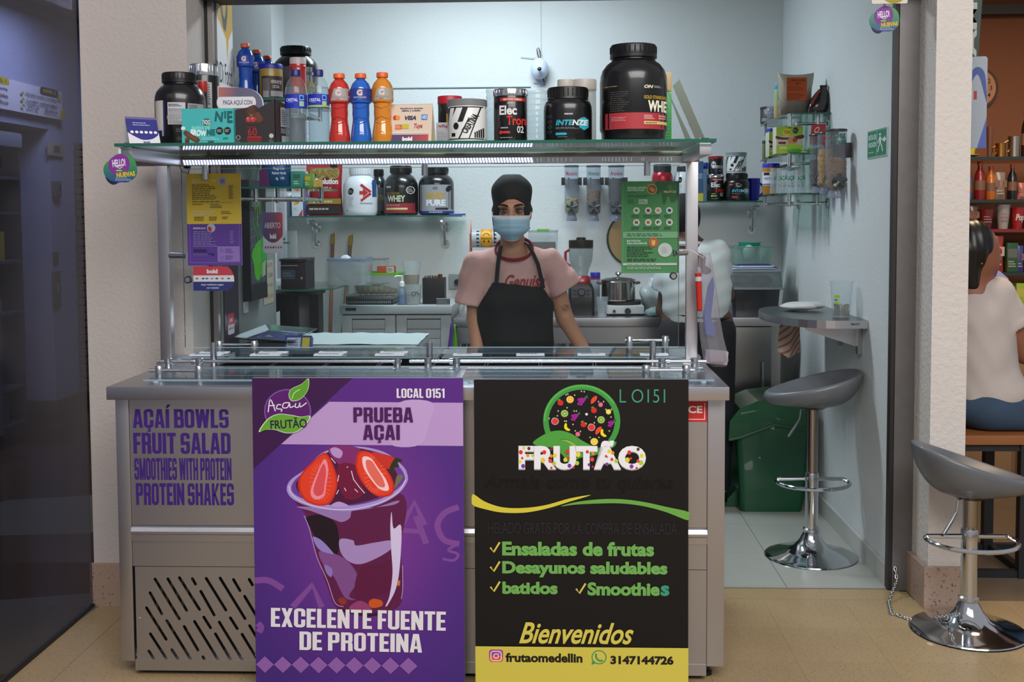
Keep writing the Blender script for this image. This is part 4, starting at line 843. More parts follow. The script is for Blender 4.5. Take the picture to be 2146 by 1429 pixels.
# -- plastic drinks
PET = glass('f2f7fa', .05, .04, 'clear_bottle_plastic'); WAT = glass('eaf3f7', .04, .03, 'water', 1.2)
def water(px0, px1, green, label):
    Y = 3.57; a, b = P(px0, 147, Y), P(px1, 147, Y); r = (b.x - a.x) / 2; h = a.z - SH
    t = thing('water_bottle', label, 'bottle', ((a.x + b.x) / 2, Y, SH + .0005), 0, 'clear water bottles on the glass shelf')
    pf = [(.70, 0), (.92, .01), (.97, .05), (.93, .10), (.96, .13)] + [(.97 - .03 * (i % 2), .15 + i * .022) for i in range(14)] + [(.99, .47), (.99, .66), (.97, .70), (.90, .76), (.76, .82), (.56, .875), (.38, .91), (.36, .935)]
    G().lathe([(q * r, z * h) for q, z in pf], (0, 0, 0), 32, PET).build('body', t)
    G().lathe([(q * r * .95, max(z * h, .002)) for q, z in pf[:-4]], (0, 0, 0), 24, WAT).build('water', t)
    G().lathe([(r * .40, .91 * h), (r * .44, .915 * h), (r * .44, .99 * h), (r * .40, h)], (0, 0, 0), 24, mat('1c2268', .4)).build('cap', t)
    def art(p):
        p.rect(0, 0, 100, 100, '1a2aa2'); p.text('CRISTAL', 16, 30, 70, 52, 'd4dcf0', .02); p.fine(26, 56, 62, 62, 1, '8fa0e0', .6); p.rect(76, 6, 92, 44, '6aa8d8'); p.rect(76, 50, 92, 86, '9ab8a0'); p.ell(84, 25, 6, 12, '1a2aa2', 10)
        if green: p.rect(0, 78, 100, 92, '9ab83a')
    p = Pr(0, 0, 100, 100, .00005); art(p); p.build('label', t, wrap(r * .995, .47 * h, .66 * h, 178, -92), cuts=14)
water(596, 643, 0, 'clear water bottle with blue label, left one, next to the chocolate box'); water(644, 690, 1, 'clear water bottle with blue label and green stripe, beside the red drink')
def sport(t, r, h, liq, wrapc, cap='d8602a', letter=True, f=(0, 0, 0)):
    pf = [(.85, 0), (.97, .02), (.99, .07), (.95, .14), (.80, .30), (.76, .36), (.80, .44), (.78, .50), (.80, .58), (.97, .60), (1, .62), (1, .66), (.97, .68), (1, .70), (1, .76), (.93, .82), (.78, .88), (.52, .925), (.40, .945), (.40, .96)]
    G().lathe([(q * r, z * h * .97) for q, z in pf], (0, 0, 0), 32, liq).build('body', t)
    if letter:
        g = G()
        for k in range(4):
            zz = h * (.16 + .11 * k); rr = r * (.90, .80, .78, .80)[k]; g.tube([(rr * math.sin(w_) * 1.0, -rr * math.cos(w_) - .0005, zz + .012 * abs(math.sin(w_)) ** 1 * (1 if k % 2 else -1)) for w_ in [(-.8 + 1.6 * i / 8) for i in range(9)]], .0016, 5, liq)
        g.build('grip_ridges', t)['kind'] = 'stuff'
    g = G().lathe([(r * .50, .93 * h), (r * .53, .935 * h), (r * .53, .985 * h), (r * .48, h)], (0, 0, 0), 24, mat(cap, .4))
    g.build('cap', t)
    def art(p):
        p.rect(0, 0, 100, 100, wrapc)
        if wrapc != '2a3a8c': p.poly([(0, 0), (34, 0), (16, 100), (0, 100)], {'a39a9a': 'b23020', 'a39c90': 'c4701c'}.get(wrapc, wrapc))
        p.text('G', 40, 10, 66, 62, 'c9c4c8', .07); p.poly([(50, 48), (60, 26), (64, 28), (56, 50)], 'c45a24'); p.text('GATORADE', 24, 68, 82, 80, {'2a3a8c': 'b8bcd4'}.get(wrapc, '8a8488'), .03); p.rect(42, 86, 62, 94, {'2a3a8c': '3f66c0'}.get(wrapc, 'a8483a'))
    p = Pr(0, 0, 100, 100, .00005); art(p); p.build('label', t, wrap(r * 1.0, .605 * h, .775 * h, 170), cuts=14)
def sp(px0, px1, yt, liq, wrapc, label):
    Y = 3.58; a, b = P(px0, yt, Y), P(px1, yt, Y)
    t = thing('sports_drink_bottle', label, 'bottle', ((a.x + b.x) / 2, Y, SH + .0005), 0, 'sports drinks on the glass shelf'); sport(t, (b.x - a.x) / 2, a.z - SH, mat(liq, .12, name='coloured_drink', coat=.6, spec=.8), wrapc)
sp(688, 733, 155, 'b8281a', 'a39a9a', 'waisted sports drink bottle with red drink and orange cap'); sp(733, 778, 155, '0f5ab8', '2a3a8c', 'waisted sports drink bottle with blue drink, in front of white wall'); sp(778, 824, 153, 'cc7c10', 'a39c90', 'waisted sports drink bottle with amber drink beside the tent card')
# 12 big tent card
a, b = P(813, 298, 3.58), P(906, 298, 3.58); W = b.x - a.x; h = P(850, 217, 3.58).z - SH; D_ = .045
t = thing('tent_card', 'cream card payment tent sign with blue and red base strip', 'card', ((a.x + b.x) / 2 + .003, 3.60, SH), math.radians(-4))
CR = mat('cdb9a6', .6)
for s_ in (-1, 1): G().prism([(-W / 2, s_ * D_, 0), (W / 2, s_ * D_, 0), (W / 2 - .002, 0, h), (-W / 2 + .004, 0, h)], (0, -.0012 * s_, 0), CR).build('fold', t)
uy = Vector((0, -D_, -h)).normalized(); n2 = Vector((0, -h, D_)).normalized(); L_ = math.hypot(h, D_)
p = Pr(1222, 725, 1760, 1165); p.text('Recibimos tarjetas', 1360, 765, 1636, 788, '3c3a60', .03); p.text('débito y crédito', 1378, 790, 1610, 816, '3c3a60', .03); p.ell(1302, 880, 27, 27, 'c02a24'); p.ell(1337, 880, 27, 27, 'd88a24'); p.text('VISA', 1420, 860, 1562, 908, '26264a', .05, .25); p.rect(1625, 848, 1698, 908, '2a62b0'); p.text('AMEX', 1630, 856, 1694, 900, 'b8cce8', .03)
p.rect(1310, 960, 1392, 1012, 'c4562c'); p.rect(1392, 955, 1476, 1005, 'b8b02c'); p.fine(1316, 968, 1386, 1006, 3, 'e8b088', .5); p.text('Tuya', 1540, 950, 1642, 1015, 'a8282c', .02, .3); p.rect(1222, 1048, 1720, 1056, 'e4dcd8')
p.rect(1222, 1074, 1722, 1165, gradient('tent_card_strip', [(0, '2c2c6c'), (.45, '5a2850'), (1, 'b8302c')], 'X', -W / 2, W / 2)); p.text('bold', 1406, 1100, 1528, 1145, 'e8dce0', .07)
p.build('print', t, lambda u, v, h_: tuple(Vector((-W / 2 + u * W, 0, h)) + uy * (v * L_) + n2 * (h_ + .001)))
# 13 dark glass with red lid + small card
t, r, h = jar('glass_jar', 'narrow dark jar with crumpled red lid behind the white tub', 'jar', 917, 968, 203, 3.86, SH, 'canf', mat('1c1a18', .15, coat=.6), mat('b01c34', .4), ribs=False)
p = Pr(0, 0, 100, 100, .00005); p.rect(34, 50, 58, 100, 'b0aeac'); p.fine(36, 54, 56, 96, 9, '55555a', .4); p.rect(40, 20, 52, 44, '8a7420'); p.build('label', t, wrap(r * .975, .05 * h, .8 * h, 165), cuts=12)
t, W, h, mp = bx('price_card', 'little white upright price card left of the white tub', 'card', 914, 940, 257, 3.70, SH, .004, 'c2c0c8', part='card'); p = Pr(0, 0, 100, 100); p.text('redflag', 14, 8, 92, 26, 'a03438', .03); p.fine(10, 40, 90, 84, 5, '8a8a9a', .3); p.build('print', t, mp)
# 14 white creatine tub
t, r, h = jar('supplement_tub', 'white tub with grey lid and black slanted stripes on the glass shelf', 'tub', 937, 1021, 211, 3.62, SH, 'canf', mat('d8d8d8', .35), mat('76787a', .3), ribs=False)
BK = '1b1b1d'
def art_c(p):
    p.rect(0, 0, 100, 3, BK); p.rect(0, 92, 100, 95, BK); p.poly([(0, 3), (8, 3), (0, 60)], BK)
    for q in ([(20, 3), (25, 3), (14, 30)], [(42, 3), (56, 3), (42, 44), (28, 44)], [(57, 32), (60, 32), (34, 92), (30, 92)], [(86, 3), (90, 3), (60, 92), (57, 92)]): p.poly(q, BK)
    p.text('CREATINA', 30, 40, 92, 58, BK, .04, rot=-58); p.ell(24, 56, 7, 10, BK); p.rect(12, 76, 22, 86, BK)
    for i in range(5): p.rect(72 + i * 5, 62 + (4 - i) * 3, 75.5 + i * 5, 90, BK)
lab(t, r, h, .03, .82, art_c, 150, -90, R=r * .972)
# 15 cup stacks
def cups(label, px0, px1, yt, Y, n=9):
    a, b = P(px0, yt, Y), P(px1, yt, Y); r = (b.x - a.x) / 2; h = a.z - SH
    t = thing('cup_stack', label, 'cup stack', ((a.x + b.x) / 2, Y, SH + .0005), 0, 'stacks of clear cups on the glass shelf')
    pf = [(r * .8, 0), (r * .98, h * .55)]
    for i in range(n): z = h * (.1 + .9 * i / n); z2_ = h * (.1 + .9 * (i + .75) / n); pf = pf if i else [(r * .82, 0)]; pf += [(r * .92, z), (r, z + h * .02), (r, z + h * .035), (r * .93, z2_)]
    G().lathe(pf, (0, 0, 0), 28, CUP, cap=False).build('cups', t)
cups('stack of clear plastic cups between white tub and silver lidded can', 1018, 1064, 184, 3.80); cups('stack of clear plastic cups between the two black supplement tubs', 1103, 1147, 187, 3.80)
# 16 black can
t, r, h = jar('supplement_can', 'black can with chrome lid and white and red lettering on the glass shelf', 'can', 1034, 1105, 189, 3.63, SH, 'can', GB, CHROME)
def art_e(p, fl='c0303a'):
    p.rect(24, 2, 96, 10, 'b02420'); p.text('NEW POWER FORMULA', 34, 3.5, 88, 8.5, 'e8c8c0', .03); p.fine(46, 13, 74, 16, 1, 'b8b8bc', .8)
    p.text('Elec', 22, 20, 74, 42, 'd8d8da', .03); p.text('Tron', 44, 44, 98, 66, 'c02c24', .03); p.fine(26, 70, 60, 74, 1, 'b0b0b4', .7); p.text('02', 74, 68, 92, 84, 'd0d0d2', .02); p.rect(30, 80, 54, 85, fl); p.ell(26, 82.5, 5, 4.5, fl); p.fine(24, 94, 80, 96, 1, 'a0a0a4', .8); p.fine(2, 26, 14, 60, 12, '5a5a5e', .4)
lab(t, r, h, .05, .84, art_e, 160, -94)
# 17 two pale canisters
for k, (px0, px1, dy) in enumerate(((1168, 1204, 0), (1200, 1250, 0))):
    t, r, h = jar('canister', ('narrow', 'wide')[k] + ' pale clear canister with cream lid behind the black lettered tub', 'canister', px0, px1, 168, 3.92, SH, 'canf', glass('e4e4e0', .3, .1, 'frosted_plastic'), mat('c0b8b0', .4), ribs=False)
# 18 black tub, teal
t, r, h = jar('supplement_tub', 'squat black tub with teal hexagon lettering on the glass shelf', 'tub', 1139, 1241, 186, 3.63, SH, 'tubw', GB, BLACKP)
TL = '2ba0b4'
def art_i(p, flavour=TL):
    p.poly([(74, 34), (84, 28), (93, 36), (93, 62), (84, 72), (74, 62)], TL); p.text('INTE', 26, 38, 62, 56, TL, .04, .2); p.text('NZE', 60, 38, 92, 56, 'd8dcde', .04, .2); p.fine(44, 16, 70, 22, 1, 'b8bcc0', .8); p.fine(26, 62, 84, 68, 2, '777b80', .5)
    p.poly([(26, 80), (46, 80), (50, 84), (46, 88), (26, 88)], flavour); p.fine(30, 92, 60, 95, 1, '777b80', .6)
    for i in range(4): p.ring(14, 26 + i * 17, 4.5, .9, '3a6a74', n=12)
lab(t, r, h, .05, .60, art_i, 160, -92)
# 19 large whey tub
t, r, h = jar('protein_tub', 'largest black tub with red band and tall white lettering at shelf right', 'tub', 1257, 1398, 97, 3.65, SH, 'tub', GB, BLACKP)
def art_w(p, big=True):
    p.rect(0, 66, 100, 100, 'a8323a'); p.text('GOLD STANDARD', 62, 30, 98, 37, 'c4a02c', .02); p.text('100%', 60, 41, 68, 63, 'e4e2da', .02, rot=-90, fit=False); p.text('WHEY', 68, 40, 106, 64, 'e4e2cc', .04)
    p.text('ON', 62, 8, 76, 15, 'd0c8a8', .05, .3); p.fine(77, 9, 90, 14, 2, 'a8a8a8', .5); p.fine(62, 70, 80, 80, 3, 'd8a4a0', .6, 3); p.fine(84, 70, 98, 80, 2, 'd8a4a0', .6, 5); p.rect(62, 84, 98, 90, 'ccc478'); p.fine(64, 86, 90, 88.5, 1, '4a4a20', .8)
    p.fine(14, 20, 42, 64, 10, '55524c', .3, 6); p.fine(16, 74, 44, 84, 3, 'c88a88', .5, 7); p.fine(2, 8, 30, 12, 1, '8a7a50', .5, 9)
lab(t, r, h, .12, .60, art_w, 178, -90)
# 20 green packet behind the large tub
t = thing('snack_packet', 'tall green packet with cream top behind the largest tub', 'packet', (P(1390, 200, 3.86).x, 3.88, SH)); hh = P(1400, 150, 3.86).z - SH
G().box((-.045, -.014, 0), (.03, .014, hh * .74), mat('2f9a48', .3), .008).build('wrapper', t); G().box((-.045, -.012, hh * .74), (.03, .012, hh), mat('b99c6c', .4), .008).build('wrapper_top', t)
p = Pr(0, 0, 100, 100); p.fine(60, 8, 96, 90, 14, '7ab87a', .2); p.build('print', t, front(-.045, hh * .72, .075, hh * .7, -.0145))
# 21 bent steel strip holder
t = thing('steel_strip_holder', 'bent brushed steel strips standing as an inverted V beside largest tub', 'holder', (P(1450, 292, 3.66).x, 3.64, SH))
o = t.location.x; q = lambda px, py: (P(px, py, 3.62).x - o, P(px, py, 3.62).z - SH)
def strip(pts, y0, y1):
    G().prism([(x, y0, z) for x, z in pts], (0, y1 - y0, 0), mat('7d8478', .25, 1.)).build('strip', t)
strip([(q(1440, 292)[0], 0), (q(1452, 292)[0], 0), (q(1404, 197)[0], q(1404, 197)[1]), (q(1398, 183)[0], q(1398, 183)[1])], -.01, -.004)
strip([(q(1463, 292)[0], 0), (q(1483, 292)[0], 0), (q(1426, 164)[0], q(1426, 164)[1]), (q(1412, 178)[0], q(1412, 178)[1])], .006, .012)
# hanging shelf tags (two alike)
def tag_art(t, W, hgt, y=-.0022):
    sx = lambda x, z: ((x - 222) / 300 * W, (150 - z) / 300 * W)
    out = [sx(*q) for q in smooth([(240, 12), (310, 30), (355, 75), (372, 150), (355, 215), (290, 262), (215, 265), (160, 285), (115, 262), (90, 215), (72, 150), (100, 90), (150, 60), (185, 22)], 5)]
    G().prism([(x, -.002, z) for x, z in out], (0, .003, 0), gradient('tag_print', [(0, '2c3a8a'), (.3, '1f5f6a'), (.7, '2f8a4a'), (1, '3f8a4a')], 'Z', -W * .42, W * .45)).build('card', t)
    p = Pr(72, 0, 372, 300, .00008); p.poly(smooth([(235, 14), (290, 40), (312, 100), (290, 165), (230, 195), (160, 190), (125, 150), (120, 90), (160, 40)], 5), '7a2f8e'); p.poly(smooth([(90, 215), (140, 250), (200, 262), (160, 285), (115, 262)], 4), '1a1c3a')
    p.text('HELLO!', 155, 60, 272, 125, 'dcd8e4', .03, rot=-6); p.line(smooth([(195, 128), (222, 140), (245, 126)], 4, False), 6, 'dcd8e4'); p.poly(rrect(180, 148, 270, 172, 10), '3f6a34'); p.fine(190, 154, 262, 166, 1, 'b8c8a8', .8)
    p.text('NUEVAS', 190, 172, 357, 216, 'c8b02c', .05, rot=-5); p.fine(180, 222, 340, 252, 3, '9ab0d8', .4)
    p.build('print', t, lambda u, v, h: ((72 + u * 300 - 222) / 300 * W, -.0022 - h, (150 - v * 300) / 300 * W))
for lb, px, py, Y, wpx in (('egg shaped purple and green tag hanging under the left end of the glass shelf', 252, 355, 3.462, 72), ('egg shaped purple and green tag hanging from the lintel at top right', 1853, 42, 4.30, 61)):
    c = P(px, py, Y); t = thing('promo_tag', lb, 'tag', tuple(c), 0, 'purple and green promo tags'); tag_art(t, wpx * Y / 2320, 0)
    G().box((-.004, -.001, wpx * Y / 2320 * .42), (.004, .0005, wpx * Y / 2320 * (.60 if Y < 4 else .80)), mat('c8ccd0', .4)).build('clip', t)
c = P(1862, 0, 4.29); t = thing('paper_sign', 'cream sign with olive ring cut by the picture top right', 'sign', (c.x, 4.275, 2.345)); a = P(1825, 8, 4.275); W = P(1900, 8, 4.275).x - a.x
G().prism([(x, 0, z) for x, z in rrect(-W / 2, a.z - 2.345, W / 2, a.z - 2.345 + .12, .006)], (0, .002, 0), mat('cfc4bc', .5)).build('card', t)
p = Pr(0, 0, 100, 100); p.ring(62, 62, 38, 14, '9a8a1c', n=30); p.build('print', t, front(-W / 2, a.z - 2.345 + W, W, W, -.0005))
# ================================================================ SHOP INTERIOR
SG = glass('d3e6e0', .06, .03, 'shelf_glass_thin'); CLEAR = glass('eef2f3', .10, .05, 'clear_plastic_box'); MILKY = glass('d2dcde', .38, .2, 'milky_plastic')
def shelf_pane(t, pts, z, th=.008):
    G().prism([(x, y, z) for x, y in pts], (0, 0, -th), SG).build('pane', t, world=True)
    g = G(); n = len(pts)
    for i in range(n - 1):
        (x0, y0), (x1, y1) = pts[i], pts[i + 1]; d = Vector((x1 - x0, y1 - y0, 0)); nn = Vector((d.y, -d.x, 0)).normalized() * .0012
        g.add([(x0, y0, z), (x1, y1, z), (x1, y1, z - th), (x0, y0, z - th), (x0 + nn.x, y0 + nn.y, z), (x1 + nn.x, y1 + nn.y, z), (x1 + nn.x, y1 + nn.y, z - th), (x0 + nn.x, y0 + nn.y, z - th)], [(4, 5, 6, 7), (0, 1, 5, 4), (3, 2, 6, 7)], EDGE, False)
    g.build('pane_edge', t, world=True, auto=False)
def bracket(t, x, y0, y1, z):
    G().cyl((x, y1 - .006, z - .07), (x, y1, z - .07), .028, n=20, m=SATIN).cyl((x, y1 - .006, z - .17), (x, y1, z - .17), .026, n=20, m=SATIN).build('wall_flange', t, world=True)
    G().tube([(x, y1 - .01, z - .17), (x - .0, y1 - .05, z - .17), (x, y1 - .06, z - .12), (x, y1 - .08, z - .03), (x, y0 + .08, z - .03)], .007, 8, SATIN).tube([(x, y1 - .01, z - .07), (x, y0 + .06, z - .03)], .008, 8, SATIN).build('bracket_arm', t, world=True)
    for dy in (.08, .15): G().cyl((x, y0 + dy, z - .045), (x, y0 + dy, z + .004), .009, n=12, m=SATIN).build('glass_clamp', t, world=True)
# ---- long back shelf, left
zs = P(780, 452, 6.25).z; x0, x1 = P(597, 452, 6.25).x, P(968, 452, 6.25).x
t = thing('wall_shelf', 'glass shelf on the back wall holding the large tubs behind the counter glass', 'shelf', ((x0 + x1) / 2, 6.5, zs))
shelf_pane(t, [(x0, YB - .02), (x0, 6.25), (x1, 6.25), (x1, YB - .02)], zs)
for px in (660, 932): bracket(t, P(px, 460, 6.5).x, 6.25, YB, zs)
# items
Yb = 6.36
t = thing('protein_bag', 'large red foil bag with white drips leading the left back wall shelf', 'bag', (P(682, 452, 6.36).x, 6.37, zs + .001)); a, b = P(647, 343, 6.36), P(722, 452, 6.36); W, h = b.x - a.x, a.z - zs
g = G(); N = 12; rows = []
for j in range(N + 1):
    v = j / N; th = .05 * math.sin(PI * min(1, (1 - v) * 1.05 + .02)) ** .6 + .003; ww = W / 2 * (1 - .06 * math.sin(PI * v)); rows.append([(ww * math.cos(q), th * math.sin(q), v * h) for q in [2 * PI * k / 20 for k in range(20)]])
vs = [p for r_ in rows for p in r_]; fs = [(j * 20 + k, j * 20 + (k + 1) % 20, (j + 1) * 20 + (k + 1) % 20, (j + 1) * 20 + k) for j in range(N) for k in range(20)] + [tuple(range(20))[::-1], tuple(range(N * 20, N * 20 + 20))]
RF = mat('a8242a', .3, .3, name='red_foil'); G().add(vs, fs, RF).build('pouch', t)
p = Pr(645, 343, 722, 450); p.rect(647, 343, 720, 360, 'b83038'); p.poly(smooth([(656, 356), (700, 352), (718, 356), (716, 372), (700, 376), (690, 370), (676, 378), (664, 370)], 4), 'a08a58'); p.text('MASS', 654, 356, 716, 373, '8a7434', .06); p.text('Evolution', 666, 374, 716, 386, 'dcd8d4', .05); p.text('540 g', 680, 391, 700, 398, 'd8c8c4', .02); p.rect(647, 415, 722, 426, '8a7a34'); p.text('41 g', 650, 417, 664, 424, 'd8d0b8', .03); p.fine(672, 418, 718, 424, 1, 'c8c090', .6); p.rect(645, 429, 722, 446, '2a2424'); p.fine(652, 434, 716, 438, 1, 'b8b0b0', .8)
p.poly(smooth([(698, 345), (712, 343), (714, 352), (704, 354)], 3), '1a1a1c')
p.build('print', t, front(-W / 2, h, W, h, -.055))
def carton(name, label, cat_, px0, px1, yt, Y, zb, d, col, art=None, rz=0, units=(0, 0, 100, 100), group=None):
    t, W, h, mp = bx(name, label, cat_, px0, px1, yt, Y, zb, d, col, rz, group)
    if art: p = Pr(*units); art(p); p.build('print', t, mp)
    return t
t, r, h = jar('protein_tub', 'white tub with red arrow emblem on the left back wall shelf', 'tub', 719, 790, 352, Yb, zs, 'round', mat('d2d5da', .35), mat('c8ccd2', .35))
def art_d(p):
    p.text('GET', 8, 82, 15, 98, '3a3a50', .04, rot=-90, fit=False); p.text('DYMATIZED', 8, 30, 17, 78, '3a3a50', .04, rot=-90, fit=False); p.ell(30, 34, 9, 11, '1a1a1e', 8, 22); p.fine(22, 30, 38, 38, 2, 'a8a8b0', .4); p.fine(22, 48, 38, 80, 8, '9a9aa8', .3)
    p.line([(60, 14), (86, 36)], 7, 'b0262a'); p.line([(86, 40), (60, 62)], 7, 'b0262a'); p.rect(56, 33, 68, 43, 'b0262a'); p.poly([(66, 25), (80, 38), (66, 51)], 'b0262a'); p.text('Dymatize', 58, 66, 90, 73, '6a6a78', .01); p.rect(90, 0, 99, 50, '2c4a7c')
lab(t, r, h, .04, .74, art_d, 175)
t, r, h = jar('protein_tub', 'dark tub half hidden between the white and the black tubs', 'tub', 777, 810, 355, 6.49, zs, 'round', GB, BLACKP)
lab(t, r, h, .1, .6, lambda p: (p.rect(0, 0, 100, 100, '3a4048'), p.text('WHEY PURE', 20, 30, 95, 55, '7a6a30', .03)))
t, r, h = jar('protein_tub', 'rounded black tub with red band, third from right on left back shelf', 'tub', 804, 876, 348, Yb - .01, zs, 'round', GB, BLACKP)
def art_w2(p):
    p.rect(0, 70, 100, 100, '8a2430'); p.text('GOLD STANDARD', 12, 36, 52, 44, '8a7024', .02); p.text('WHEY', 16, 46, 68, 66, 'b8c0a4', .04); p.text('100%', 10, 46, 15, 66, 'c8c8b0', .02, rot=-90, fit=False); p.fine(12, 16, 34, 24, 1, 'c8b89c', .7); p.ring(82, 30, 12, 2, 'c8c8c8', n=8); p.fine(74, 24, 90, 36, 3, 'b8b8b8', .4); p.rect(12, 84, 74, 90, 'c4c07c'); p.fine(12, 73, 74, 80, 1, 'b06a60', .7)
lab(t, r, h, .05, .70, art_w2, 172)
t, r, h = jar('protein_tub', 'silver and navy labelled black tub at the right of left back shelf', 'tub', 877, 951, 351, Yb, zs, 'tub', GB, BLACKP)
def art_p(p):
    p.rect(0, 0, 100, 100, '8f9196'); p.poly([(0, 80), (12, 92), (100, 92), (100, 100), (0, 100)], '1f2f7c'); p.text('WHEY', 24, 28, 80, 50, 'b08a2c', .05); p.text('PURE', 26, 52, 80, 74, 'd0d2d6', .05); p.ell(88, 14, 7, 12, '1a1a1e', 8, 22); p.rect(52, 80, 86, 88, '26262c'); p.ell(52, 12, 8, 6, '6a6c72'); p.fine(34, 94, 90, 98, 1, 'b8bcd0', .7)
lab(t, r, h, .04, .63, art_p, 170)
t = thing('pen', 'blue pen lying at the right end of the left back shelf', 'pen', (P(958, 449, 6.3).x, 6.30, zs + .005)); G().cyl((-.045, 0, 0), (.03, .02, 0), .0045, n=10, m=mat('1c3fa8', .4)).build('barrel', t); G().cyl((.03, .02, 0), (.045, .024, 0), .005, n=10, m=mat('16308a', .4)).build('cap', t)
carton('tea_carton', 'white carton with orange fruit picture beside the red foil bag', 'carton', 611, 633, 405, 6.30, zs, .05, 'c8d2da', lambda p: (p.ell(36, 44, 18, 9, 'd8a838'), p.ell(58, 38, 14, 10, 'd87a38'), p.poly([(100, 70), (100, 100), (60, 100)], 'b03848'), p.fine(16, 62, 60, 76, 2, '8ab0a8', .4)))
t = thing('snack_pouch', 'slim violet pouch between white carton and red bag', 'pouch', (P(640, 450, 6.32).x, 6.33, zs)); g = G(); hh = P(640, 392, 6.3).z - zs; g.lathe([(.016, 0), (.022, .01), (.022, hh * .6), (.014, hh * .85), (.006, hh)], (0, 0, 0), 16, gradient('violet_pouch', [(0, '5a2f7c'), (.5, '4a5a94'), (1, '6a2f6c')], 'Z', 0, hh), 1, .5); g.build('pouch', t)
t, r, h = jar('water_carton', 'blue grey bottle at the left end of the back wall shelf', 'bottle', 599, 611, 405, 6.33, zs, 'canf', mat('5a6a84', .4), WHITEP, ribs=False)
# ---- back shelf, right
zr2 = P(1520, 421, 6.28).z; x0, x1 = P(1345, 421, 6.28).x, P(1604, 421, 6.28).x
t = thing('wall_shelf', 'glass shelf on the back wall right of the steel post', 'shelf', ((x0 + x1) / 2, 6.5, zr2)); shelf_pane(t, [(x0, YB - .02), (x0, 6.28), (x1, 6.28), (x1, YB - .02)], zr2)
for px in (1578, 1375): bracket(t, P(px, 440, 6.5).x, 6.28, YB, zr2)
Yr = 6.36
t, r, h = jar('supplement_tub', 'metallic red tub with dark lid above the green menu', 'tub', 1366, 1410, 345, Yr, zr2, 'tubw', mat('a01c30', .25, .4), mat('1a2024', .35)); lab(t, r, h, .1, .64, lambda p: (p.poly([(34, 20), (74, 20), (64, 66), (44, 66)], '241a1c'), p.ell(54, 36, 6, 9, 'a09a9a'), p.text('AMINO', 24, 74, 86, 90, 'd0b8b8', .04)))
t, r, h = jar('protein_tub', 'white tub with red arrow emblem beside the metallic red tub', 'tub', 1411, 1452, 349, Yr + .02, zr2, 'round', mat('c4ccd4', .35), mat('2c3034', .35)); lab(t, r, h, .04, .9, art_d, 175)
carton('drink_carton', 'blue and yellow carton half hidden behind the right steel post', 'carton', 1455, 1474, 338, Yr, zr2, .07, '34567c', lambda p: (p.text('100', 20, 30, 90, 44, 'a8bccc', .0), p.rect(0, 80, 100, 100, 'b8a838')))
t, r, h = jar('water_bottle', 'clear bottle with blue cap behind the stacked black cans', 'bottle', 1472, 1484, 341, 6.46, zr2, 'canf', glass('c8dcec', .2, .1, 'pet'), mat('2440a0', .4), ribs=False)
t, r, h = jar('supplement_can', 'black can with chrome lid under the red lidded can on back shelf', 'can', 1481, 1517, 366, Yr, zr2, 'can', GB, CHROME); hz = h
lab(t, r, h, .05, .85, lambda p: art_e(p, '9ab83a'), 160, -92)
t, r, h = jar('supplement_can', 'red lidded black can stacked on top of a chrome lidded can', 'can', 1484, 1516, 328, Yr, zr2 + hz + .001, 'canf', GB, mat('8a1a20', .35), ribs=False)
lab(t, r, h, .05, .82, lambda p: (p.ell(30, 40, 14, 26, 'c8c8cc'), p.ell(24, 36, 4, 6, '2a2a2c'), p.ell(36, 36, 4, 6, '2a2a2c'), p.text('PSYCHO', 44, 44, 96, 66, 'c8c8ca', .03), p.fine(60, 80, 90, 86, 1, '5a80c8', .8)))
t, r, h = jar('supplement_tub', 'squat black tub under the white tub on the back shelf', 'tub', 1517, 1571, 364, Yr, zr2, 'tubw', GB, BLACKP); hz = h
lab(t, r, h, .05, .64, lambda p: (art_i(p, 'c0402c'), p.ring(52, 14, 11, 2, 'a8a8aa', n=8), p.poly([(14, 6), (32, 6), (23, 16)], 'd04a30')), 165, -92)
t, r, h = jar('supplement_tub', 'white tub with grey lid stacked on a squat black tub', 'tub', 1521, 1565, 320, Yr, zr2 + hz + .001, 'canf', mat('d0d4d6', .35), mat('7a8488', .3), ribs=False); lab(t, r, h, .03, .82, art_c, 150, -92, R=r * .972)
c = P(1575, 421, 6.40); t = thing('shaker_mug', 'deep blue mug with loop handle at the right end of the back shelf', 'mug', (c.x + .012, 6.42, zr2 + .001)); h = P(1575, 374, 6.4).z - zr2; BL = mat('1a1f96', .35)
G().lathe([(.030, 0), (.034, .01), (.040, h * .95), (.041, h), (.036, h), (.032, .012)], (0, 0, 0), 24, BL).build('cup', t); G().tube([(.036, 0, h * .8)] + [(.036 + .028 * math.sin(PI * i / 8), 0, h * (.8 - .6 * i / 8)) for i in range(1, 8)] + [(.034, 0, h * .2)], .006, 8, BL).build('handle', t)
# ---- three tier corner shelves
def tier(label, pts, z, wallx, ydir, group):
    t = thing('corner_shelf', label, 'shelf', (sum(p[0] for p in pts) / len(pts), sum(p[1] for p in pts) / len(pts), z), 0, group); shelf_pane(t, pts, z)
    xs_ = [p[0] for p in pts]; ys_ = [p[1] for p in pts]; inn = min(xs_) if wallx > 0 else max(xs_); s_ = 1 if wallx > 0 else -1
    for y in (min(ys_) + .05, max(ys_) - .12):
        G().cyl((wallx - s_ * .002, y, z - .05), (inn + s_ * .05, y, z - .05), .008, n=10, m=SATIN).cyl((wallx - s_ * .002, y, z - .05), (wallx - s_ * .010, y, z - .05), .026, n=18, m=SATIN).build('bracket_arm', t, world=True)
        for q in (.25, .85): x = wallx + (inn - wallx) * q; G().cyl((x, y, z - .062), (x, y, z - .001), .010, n=12, m=SATIN).build('glass_clamp', t, world=True)
    G().cyl((inn + s_ * .06, min(ys_) + .04, z - .05), (inn + s_ * .06, max(ys_) - .1, z - .05), .008, n=10, m=SATIN).build('rail', t, world=True)
    return t
